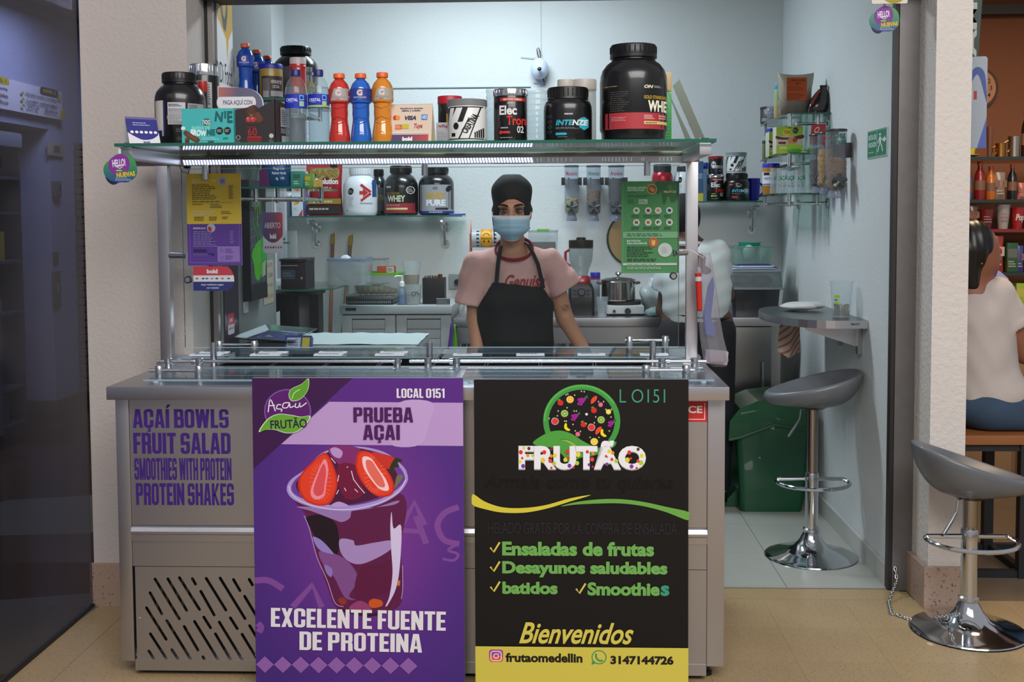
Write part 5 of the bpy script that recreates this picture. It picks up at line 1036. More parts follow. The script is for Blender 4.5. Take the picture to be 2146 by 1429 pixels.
rt = [(XR - .003, 5.40), (1.19, 5.40)] + [(1.19 - .06 * math.sin(q), 5.52 - .12 * math.cos(q)) for q in (.5, 1.0, 1.57)] + [(1.115, 5.8), (1.13, 6.12), (1.2, 6.2), (XR - .003, 6.2)]
ZT = [1.982, 1.79, 1.598]
for z, n in zip(ZT, ('top', 'middle', 'bottom')): tier(n + ' curved glass shelf of the three on the right wall', rt[::-1] if False else rt, z, XR, 1, 'curved glass shelves on the right wall')
lt = [(-1.332, 4.58), (-1.10, 4.58), (-1.03, 4.63), (-1.0, 4.75), (-1.0, 5.12), (-1.332, 5.12)]
ZL = [1.988, 1.80, 1.622]
for z, n in zip(ZL, ('top', 'middle', 'bottom')): tier(n + ' glass shelf of the three on the concrete column', lt, z, -1.335, -1, 'glass shelves on the concrete column')
# right tier 1
def on(Y): return lambda px, py: P(px, py, Y)
t = thing('flour_bag', 'beige foil bag with orange label on the top curved shelf', 'bag', (P(1668, 243, 5.50).x, 5.52, ZT[0] + .001)); a, b = P(1630, 155, 5.5), P(1707, 243, 5.5); W, h = b.x - a.x, a.z - ZT[0]
g = G(); N = 14; rows = []
for j in range(N + 1):
    v = j / N; th = .055 * max(0, math.sin(PI * min(1, (1 - v) * .93 + .07))) ** .7 + .002; ww = W / 2 * (.80 + .2 * v ** 1.2); rows += [(ww * math.cos(q) * (1 + .02 * math.sin(9 * v + 3 * q)), th * math.sin(q), v * h + .006 * math.cos(q * 2) * v) for q in [2 * PI * k / 24 for k in range(24)]]
g.add(rows, [(j * 24 + k, j * 24 + (k + 1) % 24, (j + 1) * 24 + (k + 1) % 24, (j + 1) * 24 + k) for j in range(N) for k in range(24)] + [tuple(range(24))[::-1]], mat('9c9484', .35, .25, name='beige_foil')); g.build('pouch', t)
g = G(); rows = []
for j in range(6):
    v = j / 5 * .36; th = .062 * math.sin(PI * ((1 - v) * .93 + .07)) ** .7 + .004; ww = W / 2 * .88; rows += [((ww + .004 * math.sin(7 * q + j)) * math.cos(q), (th + .003 * math.sin(11 * q + 2 * j)) * math.sin(q), v * h) for q in [2 * PI * k / 48 for k in range(48)]]
g.add(rows, [(j * 48 + k, j * 48 + (k + 1) % 48, (j + 1) * 48 + (k + 1) % 48, (j + 1) * 48 + k) for j in range(5) for k in range(48)], glass('c9bfb8', .35, .15, 'cling_film')); g.build('plastic_wrap', t)
p = Pr(278, 130, 482, 385); p.rect(278, 130, 482, 385, 'c4521e'); p.text('HARINA DE AVENA', 325, 148, 470, 172, '4a2010', .02); p.text('REF 2', 370, 185, 420, 208, '4a2010', .02); p.fine(286, 225, 470, 280, 4, '8a3814', .4); p.fine(286, 300, 476, 380, 6, '6a2c10', .4); p.ell(308, 180, 8, 8, '6a2c10', 10)
p.build('label', t, lambda u, v, h_: (-W * .30 + u * W * .54, -.058 - h_, h * (.88 - v * .56)))
t = thing('dark_pouch', 'tall dark pouch with tied top leaning on the right wall', 'pouch', (XR - .07, 5.47, ZT[0])); g = G(); rows = []; h = P(1720, 178, 5.45).z - ZT[0]
for j in range(11): v = j / 10; r_ = (.045, .05, .052, .052, .05, .046, .04, .034, .026, .014, .02)[j]; rows += [(.012 + .035 * v + r_ * math.cos(q), .7 * r_ * math.sin(q), v * h) for q in [2 * PI * k / 16 for k in range(16)]]
g.add([(min(x, .066), y, z) for x, y, z in rows], [(j * 16 + k, j * 16 + (k + 1) % 16, (j + 1) * 16 + (k + 1) % 16, (j + 1) * 16 + k) for j in range(10) for k in range(16)] + [tuple(range(16))[::-1]], mat('241c1c', .22, name='dark_film', coat=.5)); g.build('pouch', t)
G().prism([(-.03, -.042, h * .3), (-.015, -.042, h * .3), (.025, -.03, h * .8), (.012, -.03, h * .82)], (0, .003, 0), mat('8a3a24', .4)).build('label', t)
t, r, h = jar('cocoa_tin', 'brown and silver cocoa tin at the far end of top curved shelf', 'tin', 1593, 1632, 225, 6.05, ZT[0], 'canf', mat('33282a', .4), mat('2a1c1a', .4), ribs=False)
lab(t, r, h, .05, .8, lambda p: (p.text('HERSHEYS', 20, 12, 80, 34, 'b8b4b4', .04), p.rect(38, 46, 60, 60, 'a8a4a4'), p.rect(6, 66, 70, 92, '8a888c')))
t = thing('plastic_bag', 'small clear crumpled bag in front of the cocoa tin', 'bag', (P(1622, 260, 5.90).x, 5.9, ZT[0] + .001)); g = G().ball((0, 0, .05), (.04, .03, .05), glass('d8dde8', .25, .15, 'bag_film'), 14, 10)
g.v = [(x * (1 + .15 * math.sin(40 * z + 5 * x)), y, z + .01 * math.sin(90 * x)) for x, y, z in g.v]; g.build('bag', t)
t, r, h = jar('shampoo_bottle', 'pale green to orange bottle behind the beige foil bag', 'bottle', 1622, 1645, 176, 5.75, ZT[0], 'canf', gradient('green_orange_bottle', [(0, 'b08858'), (.4, '9aa070'), (1, '7fa890')], 'Z', 0, .2), mat('5a98a8', .4), ribs=False)
carton('seasoning_box', 'slim yellow box at the left of beige foil bag', 'box', 1636, 1643, 213, 5.62, ZT[0], .02, 'b8a02c')
# tier 2
def art_t(p):
    p.rect(0, 0, 100, 34, '8ab52c'); p.poly(smooth([(0, 34), (30, 40), (60, 38), (100, 30), (100, 44), (60, 47), (20, 48), (0, 44)], 4), '5a1a24'); p.ell(40, 20, 17, 14, 'd0b82c'); p.text('TOSH', 28, 14, 54, 26, '3f6a24', .03); p.ell(72, 14, 11, 12, '1a1c1a', 8, 22); p.fine(64, 10, 80, 18, 2, 'a8a8a8', .4); p.rect(8, 56, 36, 64, '5a1a2c'); p.ell(60, 52, 18, 14, 'b88a58'); p.ell(70, 50, 9, 8, 'a03028'); p.poly([(0, 70), (60, 62), (100, 70), (100, 100), (0, 100)], '9ab83a'); p.rect(12, 74, 40, 82, 'c8c8a0')
carton('cereal_bar_box', 'green and cream cereal bar box in front on the middle curved shelf', 'box', 1627, 1683, 266, 5.47, ZT[1], .09, 'b8b4a4', art_t)
carton('cereal_bar_box', 'second green cereal bar box standing just behind and left', 'box', 1612, 1634, 276, 5.72, ZT[1], .10, 'b4b0a0', art_t)
t, r, h = jar('peanut_jar', 'blue lidded jar behind the cereal bar boxes', 'jar', 1606, 1628, 270, 5.95, ZT[1], 'can', mat('b4b0b0', .4), mat('2430a0', .4), ribs=False)
t, r, h = jar('spice_bottle', 'green capped bottle at the far end of middle curved shelf', 'bottle', 1597, 1607, 295, 6.05, ZT[1], 'canf', mat('6a7a5a', .3), mat('1f5a34', .4), ribs=False)
R_ = random.Random(4)
for k, lb in enumerate(('near the wall', 'below the yellow oval', 'leftmost', 'second from the left')):
    c = (1.25, 5.425) if k == 0 else (1.17 - .0 * k, 5.44) if k == 1 else (1.155, 5.56) if k == 2 else (1.152, 5.70)
    t = thing('candy', 'green wrapped bar on the middle curved shelf, ' + lb, 'candy', (c[0], c[1], ZT[1] + .012), (0, .2, 1.2, 1.5)[k], 'green wrapped bars'); g = G().box((-.026, -.010, -.010), (.026, .010, .010), mat('3f9a34', .35), .006)
    for s_ in (-1, 1): g.prism([(s_ * .024, -.003, 0), (s_ * .036, -.012, .004), (s_ * .036, .012, -.002)], (0, 0, .001), mat('4faa3c', .35))
    g.build('wrapper', t)
t = thing('red_sachet', 'red sachet with white oval hanging below the top curved shelf', 'sachet', (P(1712, 275, 5.38).x, 5.38, P(1712, 303, 5.38).z)); a = P(1705, 258, 5.38); W = .034; h = .10
G().prism([(x, 0, z) for x, z in ((-W, 0), (W, 0), (W * 1.2, h), (-W * .7, h * .95))], (0, .006, 0), mat('a82428', .35)).build('packet', t); p = Pr(0, 0, 100, 100); p.ell(50, 30, 20, 12, 'd8c8c8', rot=-30); p.ell(50, 30, 14, 7, 'a82428', rot=-30); p.build('print', t, front(-W, h, 2 * W, h, 0))
# tier 3
t, r, h = jar('peanut_butter_jar', 'peanut butter jar with blue lid on the bottom curved shelf', 'jar', 1598, 1634, 343, 5.72, ZT[2], 'can', mat('9a6a24', .3), mat('1f26a8', .4), ribs=False)
lab(t, r, h, .28, .72, lambda p: (p.rect(0, 0, 100, 100, 'c4c4c8'), p.text('PEANUT BUTTER', 12, 40, 60, 60, '2c4aa0', .03), p.ell(84, 30, 12, 20, '9a6a38'), p.rect(8, 4, 40, 26, '1c1c22'), p.rect(0, 88, 100, 96, '2c3aa0')), 160, -100)
for k, (px0, px1, Y, lb) in enumerate(((1613, 1640, 5.62, 'leftmost'), (1626, 1652, 5.52, 'second'), (1644, 1668, 5.60, 'third'), (1663, 1689, 5.47, 'rightmost'))):
    a, b = P(px0, 353, Y), P(px1, 353, Y); r = (b.x - a.x) / 2; h = a.z - ZT[2]; t = thing('display_cup', lb + ' clear cup with green berry lettering on the bottom curved shelf', 'cup', ((a.x + b.x) / 2, Y, ZT[2] + .0005), 0, 'upturned sample cups')
    G().lathe([(r, 0), (r * .99, .004), (r * .82, h), (0, h)], (0, 0, 0), 24, CUP).build('cup', t); p = Pr(0, 0, 100, 100); p.text('AÇAI', 20, 24, 90, 50, '1f7a5a', .03, rot=-5); p.text('$8.000', 20, 66, 80, 80, '4a4a50', .0); p.text('7 Oz', 30, 54, 70, 63, '4a4a50', 0); p.build('lettering', t, wrap(r * .9, .06 * h, .9 * h, 160), cuts=10)
# ---- nut dispensers on the right wall
def dispenser(name, label, c, r, h, word, wc, fillc, fillh, shape=1., group=None, k=0, face=-90, knob=1):
    t = thing(name, label, 'dispenser', c, 0, group); BODY = glass('dfe4ec', .10, .05, 'acrylic')
    G().lathe([(r * .6, h * .10), (r * .95, h * .16), (r, h * .24), (r, h)], (0, 0, 0), 28, BODY, cap=False).build('tube', t)
    G().lathe([(r * 1.04, h * .99), (r * 1.06, h), (r * 1.02, h * 1.02), (0, h * 1.025)], (0, 0, 0), 28, mat('2a2d2e', .4)).build('lid', t)
    G().lathe([(r * .62, h * .02), (r * .75, 0), (r * .78, h * .03), (r * .6, h * .12)], (0, 0, 0), 24, glass('c9cfe0', .25, .1, 'spout_plastic')).build('spout', t)
    g = G(); R = random.Random(k); n = 90; f = mat(fillc, .6, var=.3, vscale=20)
    for i in range(n):
        a_ = R.uniform(0, 2 * PI); q = r * .78 * math.sqrt(R.random()) if i % 3 == 0 else r * .80; z = h * (.17 + (fillh - .17) * R.random()); s_ = r * .19
        g.ball((q * math.cos(a_), q * math.sin(a_), z), (s_, s_ * .8, s_ * .9), f, 6, 4)
    g.lathe([(r * .5, h * .12), (r * .82, h * .2), (r * .84, h * fillh), (0, h * fillh)], (0, 0, 0), 16, mat(fillc, .8))
    g.build('nuts', t)['kind'] = 'stuff'
    g = G(); kz = h * .25; ky = -r * 1.25; D = mat('3a4246', .35)
    g.cyl((0, -r * .9, kz), (0, ky - .012, kz), .010, n=12, m=D)
    for i in range(5): a_ = 2 * PI * i / 5 + .3; g.tube([(0, ky - .006, kz), (.020 * math.cos(a_), ky - .008, kz + .020 * math.sin(a_)), (.033 * math.cos(a_), ky - .008, kz + .033 * math.sin(a_))], [.012, .009, .010], 8, D)
    kn = g.build('knob', t)
    if face != -90: kn.rotation_euler = (0, 0, math.radians(face + 90))
    p = Pr(0, 0, 100, 100, .00005)
    if isinstance(word, str): p.text(word, 12, 30, 88, 66, wc, .01)
    else: [p.text(w_, 16, 10 + 42 * i, 86, 42 + 42 * i, wc, .02) for i, w_ in enumerate(word)]
    p.build('lettering', t, wrap(r * 1.005, h * .76, h * .97, 165, face), cuts=12)
    G().box((-r * .55, -r * .2, h * .62), (-r * .30, r * .2, h * .80), mat('3a3c3e', .4)).build('portion_blade', t)
    return t
for k, (px0, px1, word, wc, fc, fh, lb) in enumerate(((1183, 1213, 'Macadamia', '8a2430', 'b8a868', .42, 'left'), (1229, 1259, 'Almendra', '24604a', '7a5230', .56, 'middle'), (1275, 1308, 'Arandano', '8a2430', '2a1f24', .78, 'right'))):
    Y = 6.42; a, b = P(px0, 349, Y), P(px1, 463, Y); zb = b.z; h = a.z - zb; r = (b.x - a.x) / 2
    dispenser('nut_dispenser', lb + ' of three wall dispensers, filled with ' + ('pale nuts', 'brown almonds', 'dark berries')[k], ((a.x + b.x) / 2, Y, zb), r, h, word, wc, fc, fh, k=k, group='dispensers on the back wall')
    t = bpy.data.objects['nut_dispenser' + ('' if k == 0 else '.%03d' % k)]
    for s_ in (-1, 1): G().box((s_ * r * .9, .0, h * .66), (s_ * r * 1.45, .03, h * .80), mat('1e2022', .4), .002).build('wall_clip', t)
    G().box((-r, .05, h * .68), (r, YB - Y, h * .78), mat('8a9092', .4)).build('wall_mount', t)
for k, (px0, px1, yt, yb, Y, word, wc, fc, fh, lb) in enumerate(((1696, 1712, 284, 405, 5.36, ('', ''), '24604a', '3a2a28', .58, 'farthest'), (1710, 1729, 280, 407, 5.20, ('Ma', 'iz'), 'a02c34', 'c8921c', .74, 'middle'), (1727, 1771, 274, 415, 5.03, ('nuez', 'brasil'), '24604a', '8a6a44', .58, 'nearest'))):
    a, b = P(px0, yt, Y), P(px1, yb, Y); r = max(.038, (P(1771, 300, 5.03).x - P(1727, 300, 5.03).x) / 2); cx = XR - .02 - r - (0.005 if k == 2 else .0); zb = b.z; h = a.z - zb
    t = dispenser('nut_dispenser', lb + ' of the three dispensers on the right wall, ' + ('dark beans', 'yellow corn', 'big brown nuts')[k], (cx, Y, zb), r, h, [w_ for w_ in word if w_] or 'Cacao', wc, fc, fh, k=k + 9, group='dispensers on the right wall', face=-90)
    G().box((r * .9, -.02, h * .6), (r + .019, .03, h * .82), mat('241c1e', .4), .002).build('wall_mount', t)
    t.children[4].rotation_euler = (0, 0, -PI / 2)
# ---- column shelves goods
for k, (px, yt, Y) in enumerate(((525, 110, 4.64), (541, 116, 4.82), (552, 121, 5.0))):
    t = thing('sports_drink_bottle', ('nearest', 'middle', 'farthest')[k] + ' blue drink bottle of the row beside the concrete column', 'bottle', (-1.332 + .045, Y, ZL[0] + .001), 0, 'blue drinks on the column shelf'); sport(t, .036, .232, mat('0f3f96', .15, coat=.5), '2a3a8c', letter=False)
t, r, h = jar('spread_jar', 'brown labelled jar with blue lid next to the blue drinks', 'jar', 543, 592, 136, 4.72, ZL[0], 'can', mat('8a7438', .3), mat('1c1f8c', .4), ribs=False)
lab(t, r, h, .05, .66, lambda p: (p.rect(20, 0, 100, 100, '33262a'), p.rect(24, 10, 56, 96, '5a5256'), p.rect(26, 66, 52, 94, '8a8488'), p.text('HERSHEYS', 62, 18, 98, 34, 'a8a4a8', .03, rot=4), p.text('COCOA', 68, 40, 92, 54, 'a8a4a8', .03), p.rect(60, 66, 100, 90, '8a888c')), 165)
t, r, h = jar('protein_tub', 'huge black tub with grey label on the column shelf behind water bottles', 'tub', 574, 665, 100, 4.98, ZL[0], 'tub', GB, BLACKP)
lab(t, r, h, .1, .64, lambda p: (p.rect(0, 0, 100, 100, '8f9298'), p.rect(4, 0, 50, 100, '5c5860'), p.text('WHEY', 66, 44, 100, 76, '9a8a30', .05), p.text('SMART', 76, 14, 96, 26, '4a4c50', .03)), 170)
t, r, h = jar('sauce_bottle', 'red squeeze bottle with white cap rising behind left water bottle', 'bottle', 607, 641, 122, 4.68, ZL[0], 'canf', mat('a01f20', .25, coat=.5), mat('c0b4b8', .4), ribs=False)
G().lathe([(r * .85, h * .72), (r * 1.02, h * .76), (r * 1.02, h * .80), (r * .9, h * .83)], (0, 0, 0), 24, mat('b02424', .25, coat=.4)).build('collar', t)
carton('tea_box', 'teal box lying under the jar on the column shelf', 'box', 560, 600, 240, 4.70, ZL[1], .1, '1f6a64')
t, r, h = jar('storage_can', 'dark can on the middle column shelf behind water bottles', 'can', 600, 640, 240, 4.80, ZL[1], 'can', mat('4a4650', .35), mat('b0b4b8', .3), ribs=False)
# bottom tier
t = thing('food_pouch', 'large blue food pouch with pale letters on the bottom column shelf', 'pouch', (P(577, 388, 4.68).x, 4.70, ZL[2] + .001)); a, b = P(545, 345, 4.68), P(608, 388, 4.68); W, h = b.x - a.x, .14
g = G(); rows = []
for j in range(9): v = j / 8; th = .035 * math.sin(PI * ((1 - v) * .9 + .1)) ** .7 + .002; rows += [(W / 2 * math.cos(q), th * math.sin(q), v * h) for q in [2 * PI * k / 20 for k in range(20)]]
g.add(rows, [(j * 20 + k, j * 20 + (k + 1) % 20, (j + 1) * 20 + (k + 1) % 20, (j + 1) * 20 + k) for j in range(8) for k in range(20)] + [tuple(range(20))[::-1]], mat('1f4f80', .3, .2, name='blue_foil')); g.build('pouch', t)
p = Pr(0, 0, 100, 100); p.poly([(0, 50), (30, 40), (36, 100), (0, 100)], '4a1a4c'); p.ell(60, 20, 26, 16, 'b8a888'); p.text('Regresa', 48, 40, 86, 50, 'c8d4e0', .02); p.text('Reducir Ayuda', 44, 54, 90, 64, 'c8d4e0', .02); p.text('6g   17%', 56, 70, 84, 80, 'c8d4e0', .02); p.build('print', t, front(-W / 2, h, W, h, -.039))
for nm, lb, a_, b_, y_, Y, d, c_ in (('tea_box', 'teal cube box on the bottom column shelf', 609, 634, 359, 4.66, .06, '1f7a70'), ('tea_box', 'lime green box right of the teal one', 634, 654, 364, 4.70, .06, '5a8a2c'), ('tea_box', 'small amber box at the right end of bottom column shelf', 651, 671, 378, 4.72, .05, 'b08a1c')):
    carton(nm, lb, 'box', a_, b_, y_, Y, ZL[2], d, c_, lambda p: (p.rect(20, 20, 80, 50, '28584c' if c_ == '1f7a70' else 'a8a030'), p.fine(24, 60, 76, 86, 2, 'c8d0b0', .4)))
# ---- signs on the column
FY = lambda px: -1.335 * FPX / ((px - 1160))
def side_sign(name, label, cat_, y0, y1, z0, z1, art, units, th=.006, back='d0d2d4', wall=-1.334, r=0, part='board'):
    t = thing(name, label, cat_, (wall, (y0 + y1) / 2, z0)); L = (y1 - y0); H = z1 - z0
    if r: G().prism([(th, a_, b_) for a_, b_ in rrect(-L / 2, 0, L / 2, H, r)], (-th, 0, 0), back if not isinstance(back, str) else mat(back, .5)).build(part, t)
    else: G().box((0, -L / 2, 0), (th, L / 2, H), back if not isinstance(back, str) else mat(back, .5)).build(part, t)
    p = Pr(*units); art(p); p.build('print', t, lambda u, v, h: (th + h, -L / 2 + u * L, H * (1 - v)))
    return t
za, zc = 2.07, 2.67
def art(p):
    p.poly([(0, 0), (74, 0), (100, 12), (100, 62), (70, 70), (60, 84), (52, 70), (0, 60)], 'c89a24'); p.text('Pide a través de', 0, 14, 70, 22, '7a6420', .0, rot=2); p.put([(8, 24), (60, 24), (60, 34), (60, 34), (24, 34), (20, 30), (8, 30)], [(0, 1, 2, 4, 5, 6)], '2f3538'); p.poly([(8, 30), (22, 30), (24, 44), (34, 56), (46, 58), (56, 50), (58, 34), (68, 34), (66, 54), (50, 66), (34, 64), (16, 52)], '2f3538'); p.text('DiDi Food', -20, 86, 92, 99, '24282c', .0)
side_sign('delivery_sign', 'yellow and white delivery sign with speech bubble on the concrete column', 'sign', 4.404, 4.60, za - .10, zc, art, (0, 0, 100, 109))
side_sign('roll_banner', 'dark plum banner hanging low on the front of the concrete column', 'banner', 4.42, 4.62, .75, 1.72, lambda p: p.rect(0, 0, 100, 100, '2c1a2e'), (0, 0, 100, 100), .004, '2c1a2e')
G_ = thing('card_sticker', 'small red and white sticker low on the plum banner', 'sticker', (-1.329, 4.50, P(478, 700, 4.5).z)); G().prism([(.0008, a_, b_) for a_, b_ in rrect(-.045, 0, .045, .085, .012)], (-.0006, 0, 0), mat('d0c8cc', .5)).build('card', G_)
p = Pr(0, 0, 100, 100); p.poly(rrect(0, 0, 100, 54, 12), 'b83038'); p.text('bold', 26, 18, 72, 40, 'd8c8cc', .05); [p.ell(16 + 17 * i, 72, 5, 7, c_, 10) for i, c_ in enumerate(('b83038', '3a3a70', '5a6aa8', 'a85a30', 'a83050'))]; p.build('print', G_, lambda u, v, h: (.0009 + h, -.045 + u * .09, .085 * (1 - v)))
def art(p):
    p.rect(0, 0, 100, 100, '1c1b26'); p.rect(4, 6, 92, 86, '4a4c5e'); p.rect(4, 6, 92, 26, '2a2832')
    for k in range(6): p.line([(4, 34 + 7 * k), (60, 30 + 7 * k)], .8, '7a7f90')
    p.line([(14, 32), (50, 50), (92, 74)], 7, '2f6a3a'); p.line([(30, 30), (60, 46), (92, 62)], 5, '3f7a44'); p.line(smooth([(24, 24), (30, 12), (34, 26), (42, 10), (46, 28), (54, 12), (60, 28), (66, 16), (70, 28)], 3, False), 3, '8ab82c'); p.line([(44, 28), (48, 38)], 3, '8ab82c')
    p.poly(smooth([(8, 62), (30, 54), (60, 50), (92, 52), (92, 74), (60, 80), (50, 84), (30, 82), (20, 70)], 4), '4fc41c'); p.poly(smooth([(60, 50), (90, 52), (90, 76), (64, 74)], 4), '1fa83a')
    for k in range(6): p.line([(16 + 12 * k, 56), (24 + 8 * k, 82)], 1.8, '8ae02c')
    p.poly([(70, 70), (90, 68), (90, 80), (68, 82)], 'a8b898'); p.rect(0, 88, 100, 100, '101018'); p.text('ARMA', 8, 8, 40, 14, 'b8b8c0', .04); p.text('TU PROPIO', 8, 16, 60, 22, 'b8b8c0', .04)
side_sign('menu_screen', 'dark menu board with bright green scribbles on the concrete column', 'menu board', 4.70, 4.97, P(530, 628, 4.8).z, P(530, 378, 4.8).z, art, (0, 0, 100, 100), .035, '151520')
def art(p):
    for k, (w1, c_) in enumerate((('AGUA 2.000', '6a6a70'), ('TE 2.500', '5a5a60'), ('JUGO 4.200', '6a7080'), ('SODA 7.000', 'a8784a'))): p.text(w1, 10, 6 + 24 * k, 90, 16 + 24 * k, c_, .01)
side_sign('price_list', 'narrow cream paper price list taped low on the concrete column', 'paper', 5.04, 5.22, P(570, 636, 5.13).z, P(570, 545, 5.13).z, art, (0, 0, 100, 100), .001, 'a39a88')
t = side_sign('switch_plate', 'pale double switch low on the concrete column', 'switch', 4.70, 4.76, P(517, 655, 4.73).z, P(517, 632, 4.73).z, lambda p: (p.rect(14, 14, 46, 86, 'aeb0b0'), p.rect(54, 14, 86, 86, 'aeb0b0')), (0, 0, 100, 100), .006, 'b9bbba')
# open sign hanging by the column
a, b = P(552, 445, 4.62), P(592, 530, 4.62); W, H = (b.x - a.x) / math.cos(.3), a.z - b.z
t = thing('open_sign', 'rounded open sign in violet and red hanging beside the concrete column', 'sign', ((a.x + b.x) / 2, 4.62, b.z), .3); G().prism([(x, 0, z) for x, z in rrect(-W / 2, 0, W / 2, H, .012)], (0, .003, 0), mat('c4c0c8', .5)).build('board', t)
G().tube([(0, .002, H), (0, .002, ZL[2] - .009 - b.z)], .0008, 5, mat('c8c8c8', .4)).build('thread', t)
p = Pr(0, 0, 100, 230); p.poly([(0, 10), (4, 3), (10, 0), (90, 0), (96, 3), (100, 10), (100, 128)] + smooth([(94, 142), (72, 164), (50, 172), (28, 164), (6, 142)], 4, False) + [(0, 128)], gradient('open_sign_print', [(0, '3a2a64'), (.6, '5a2448'), (1, '9a2430')], 'X', -W / 2, W / 2)); p.text('ABIERTO', 8, 58, 88, 90, 'c8b8c8', .0); p.text('bold', 34, 120, 66, 150, 'd0c8d0', .06)
for i, c_ in enumerate(('4a4a60', 'a83030', '3a4a90', '2a2a30', 'b06a3a', 'b04a5a', '5a5a60')): p.ell(12 + 13 * i, 198, 4, 7, c_, 10)
p.build('print', t, front(-W / 2, H, W, H, 0))
# ---- menus fixed behind the guard glass
def menu(label, x0, y0, x1, y1, col, art, group=None):
    a, b = P(x0, y0, 3.948), P(x1, y1, 3.948); W, H = b.x - a.x, a.z - b.z; t = thing('menu_sheet', label, 'menu', ((a.x + b.x) / 2, 3.947, b.z)); G().box((-W / 2, 0, 0), (W / 2, .002, H), mat('cfd0d0', .5)).build('sheet', t); p = Pr(x0, y0, x1, y1, .00005); art(p); p.build('print', t, front(-W / 2, H, W, H, 0))
def art(p):
    e = lambda x, y: (390 + (x - 55) / 5.293, 364 + (y - 80) / 5.293)
    def T(s_, x0, y0, x1, y1, c_, b_=.03): (a0, b0), (a1, b1) = e(x0, y0), e(x1, y1); p.text(s_, a0, b0, a1, b1, c_, b_)
    def F(x0, y0, x1, y1, n, c_, k=1): (a0, b0), (a1, b1) = e(x0, y0), e(x1, y1); p.fine(a0, b0, a1, b1, n, c_, .45, k)
    p.rect(390, 364, 508, 556, 'd8b036'); x_, y_ = e(55, 636); p.rect(390, y_, 508, 556, '57308c')
    p.rect(395, 369, 395.5, y_, 'd0b070'); p.rect(503, 369, 503.5, y_, 'd0b070'); p.rect(395, y_, 395.5, 550, '8a78b0'); p.rect(395, 549.5, 503, 550.2, '8a78b0'); p.rect(503, y_, 503.5, 550, '8a78b0')
    T('BATIDOS', 120, 138, 220, 156, 'd8cca4'); T('PROTEINAS', 120, 164, 304, 182, 'd8cca4'); T('6g', 345, 140, 395, 172, 'd8cca4'); cx, cy = e(470, 165); p.ell(cx, cy, 9.5, 9.5, 'b8aec0'); p.ell(cx, cy, 7.5, 7.5, '9a90b0'); p.ell(cx, cy, 2.5, 2.5, '6a5a4a', 10)
    F(120, 196, 420, 370, 9, '5a4a20'); F(540, 208, 596, 362, 8, '5a4a20', 2); F(120, 380, 596, 396, 1, '4a3a50'); x_, y1_ = e(122, 400); p.rect(x_, y1_, e(590, 0)[0], y1_ + .5, '5a4a20'); F(120, 412, 300, 428, 1, '5a4a20'); F(325, 412, 470, 462, 3, '5a4a20', 4)
    T('FRUTOS SECOS', 122, 488, 376, 508, 'd8cca4'); T('POR GRAMOS', 122, 516, 342, 536, 'd8cca4'); F(450, 492, 590, 528, 2, '5a4a20'); F(140, 552, 275, 602, 3, '4a3a18', 5); F(310, 552, 410, 602, 3, '4a3a18', 6); F(460, 552, 556, 586, 2, '4a3a18', 7)
    T('BEBIDAS', 126, 674, 266, 692, 'd0c8d8'); cx, cy = e(332, 680); p.ell(cx, cy, 9.3, 9.3, 'a8a8b0'); p.poly([(cx - 7, cy - 3), (cx + 1, cy - 1), (cx + 1, cy + 8), (cx - 6, cy + 6)], 'b02430'); F(126, 712, 440, 894, 10, '8a78b8', 8); F(545, 710, 598, 856, 8, '8a78b8', 9)
    x_, y1_ = e(400, 884); p.rect(x_, y1_, e(655, 0)[0], e(0, 1056)[1], '8a68b0'); F(490, 908, 600, 960, 3, '3a2468', 3); F(490, 984, 600, 1034, 3, '3a2468', 11); x_, y1_ = e(450, 930); p.ring(x_, y1_, 3.4, .7, '4a2a70', n=12); x_, y1_ = e(450, 1010); p.line([(x_ - 3, y1_ - 2), (x_ - 2, y1_ + 6), (x_ + 3, y1_ + 6), (x_ + 4, y1_ - 2), (x_ - 3, y1_ - 2)], .6, '4a2a70'); F(126, 964, 354, 998, 2, '7a68a8', 12)
    a0, b0 = e(126, 914); a1, b1 = e(280, 944); p.rect(a0, b0, a1, b1, '2f1c58'); a0, b0 = e(292, 958); a1, b1 = e(365, 984); p.rect(a0, b0, a1, b1, '24206c')
menu('yellow and violet drinks menu sheet behind the left of the guard glass', 390, 364, 508, 556, '', art)
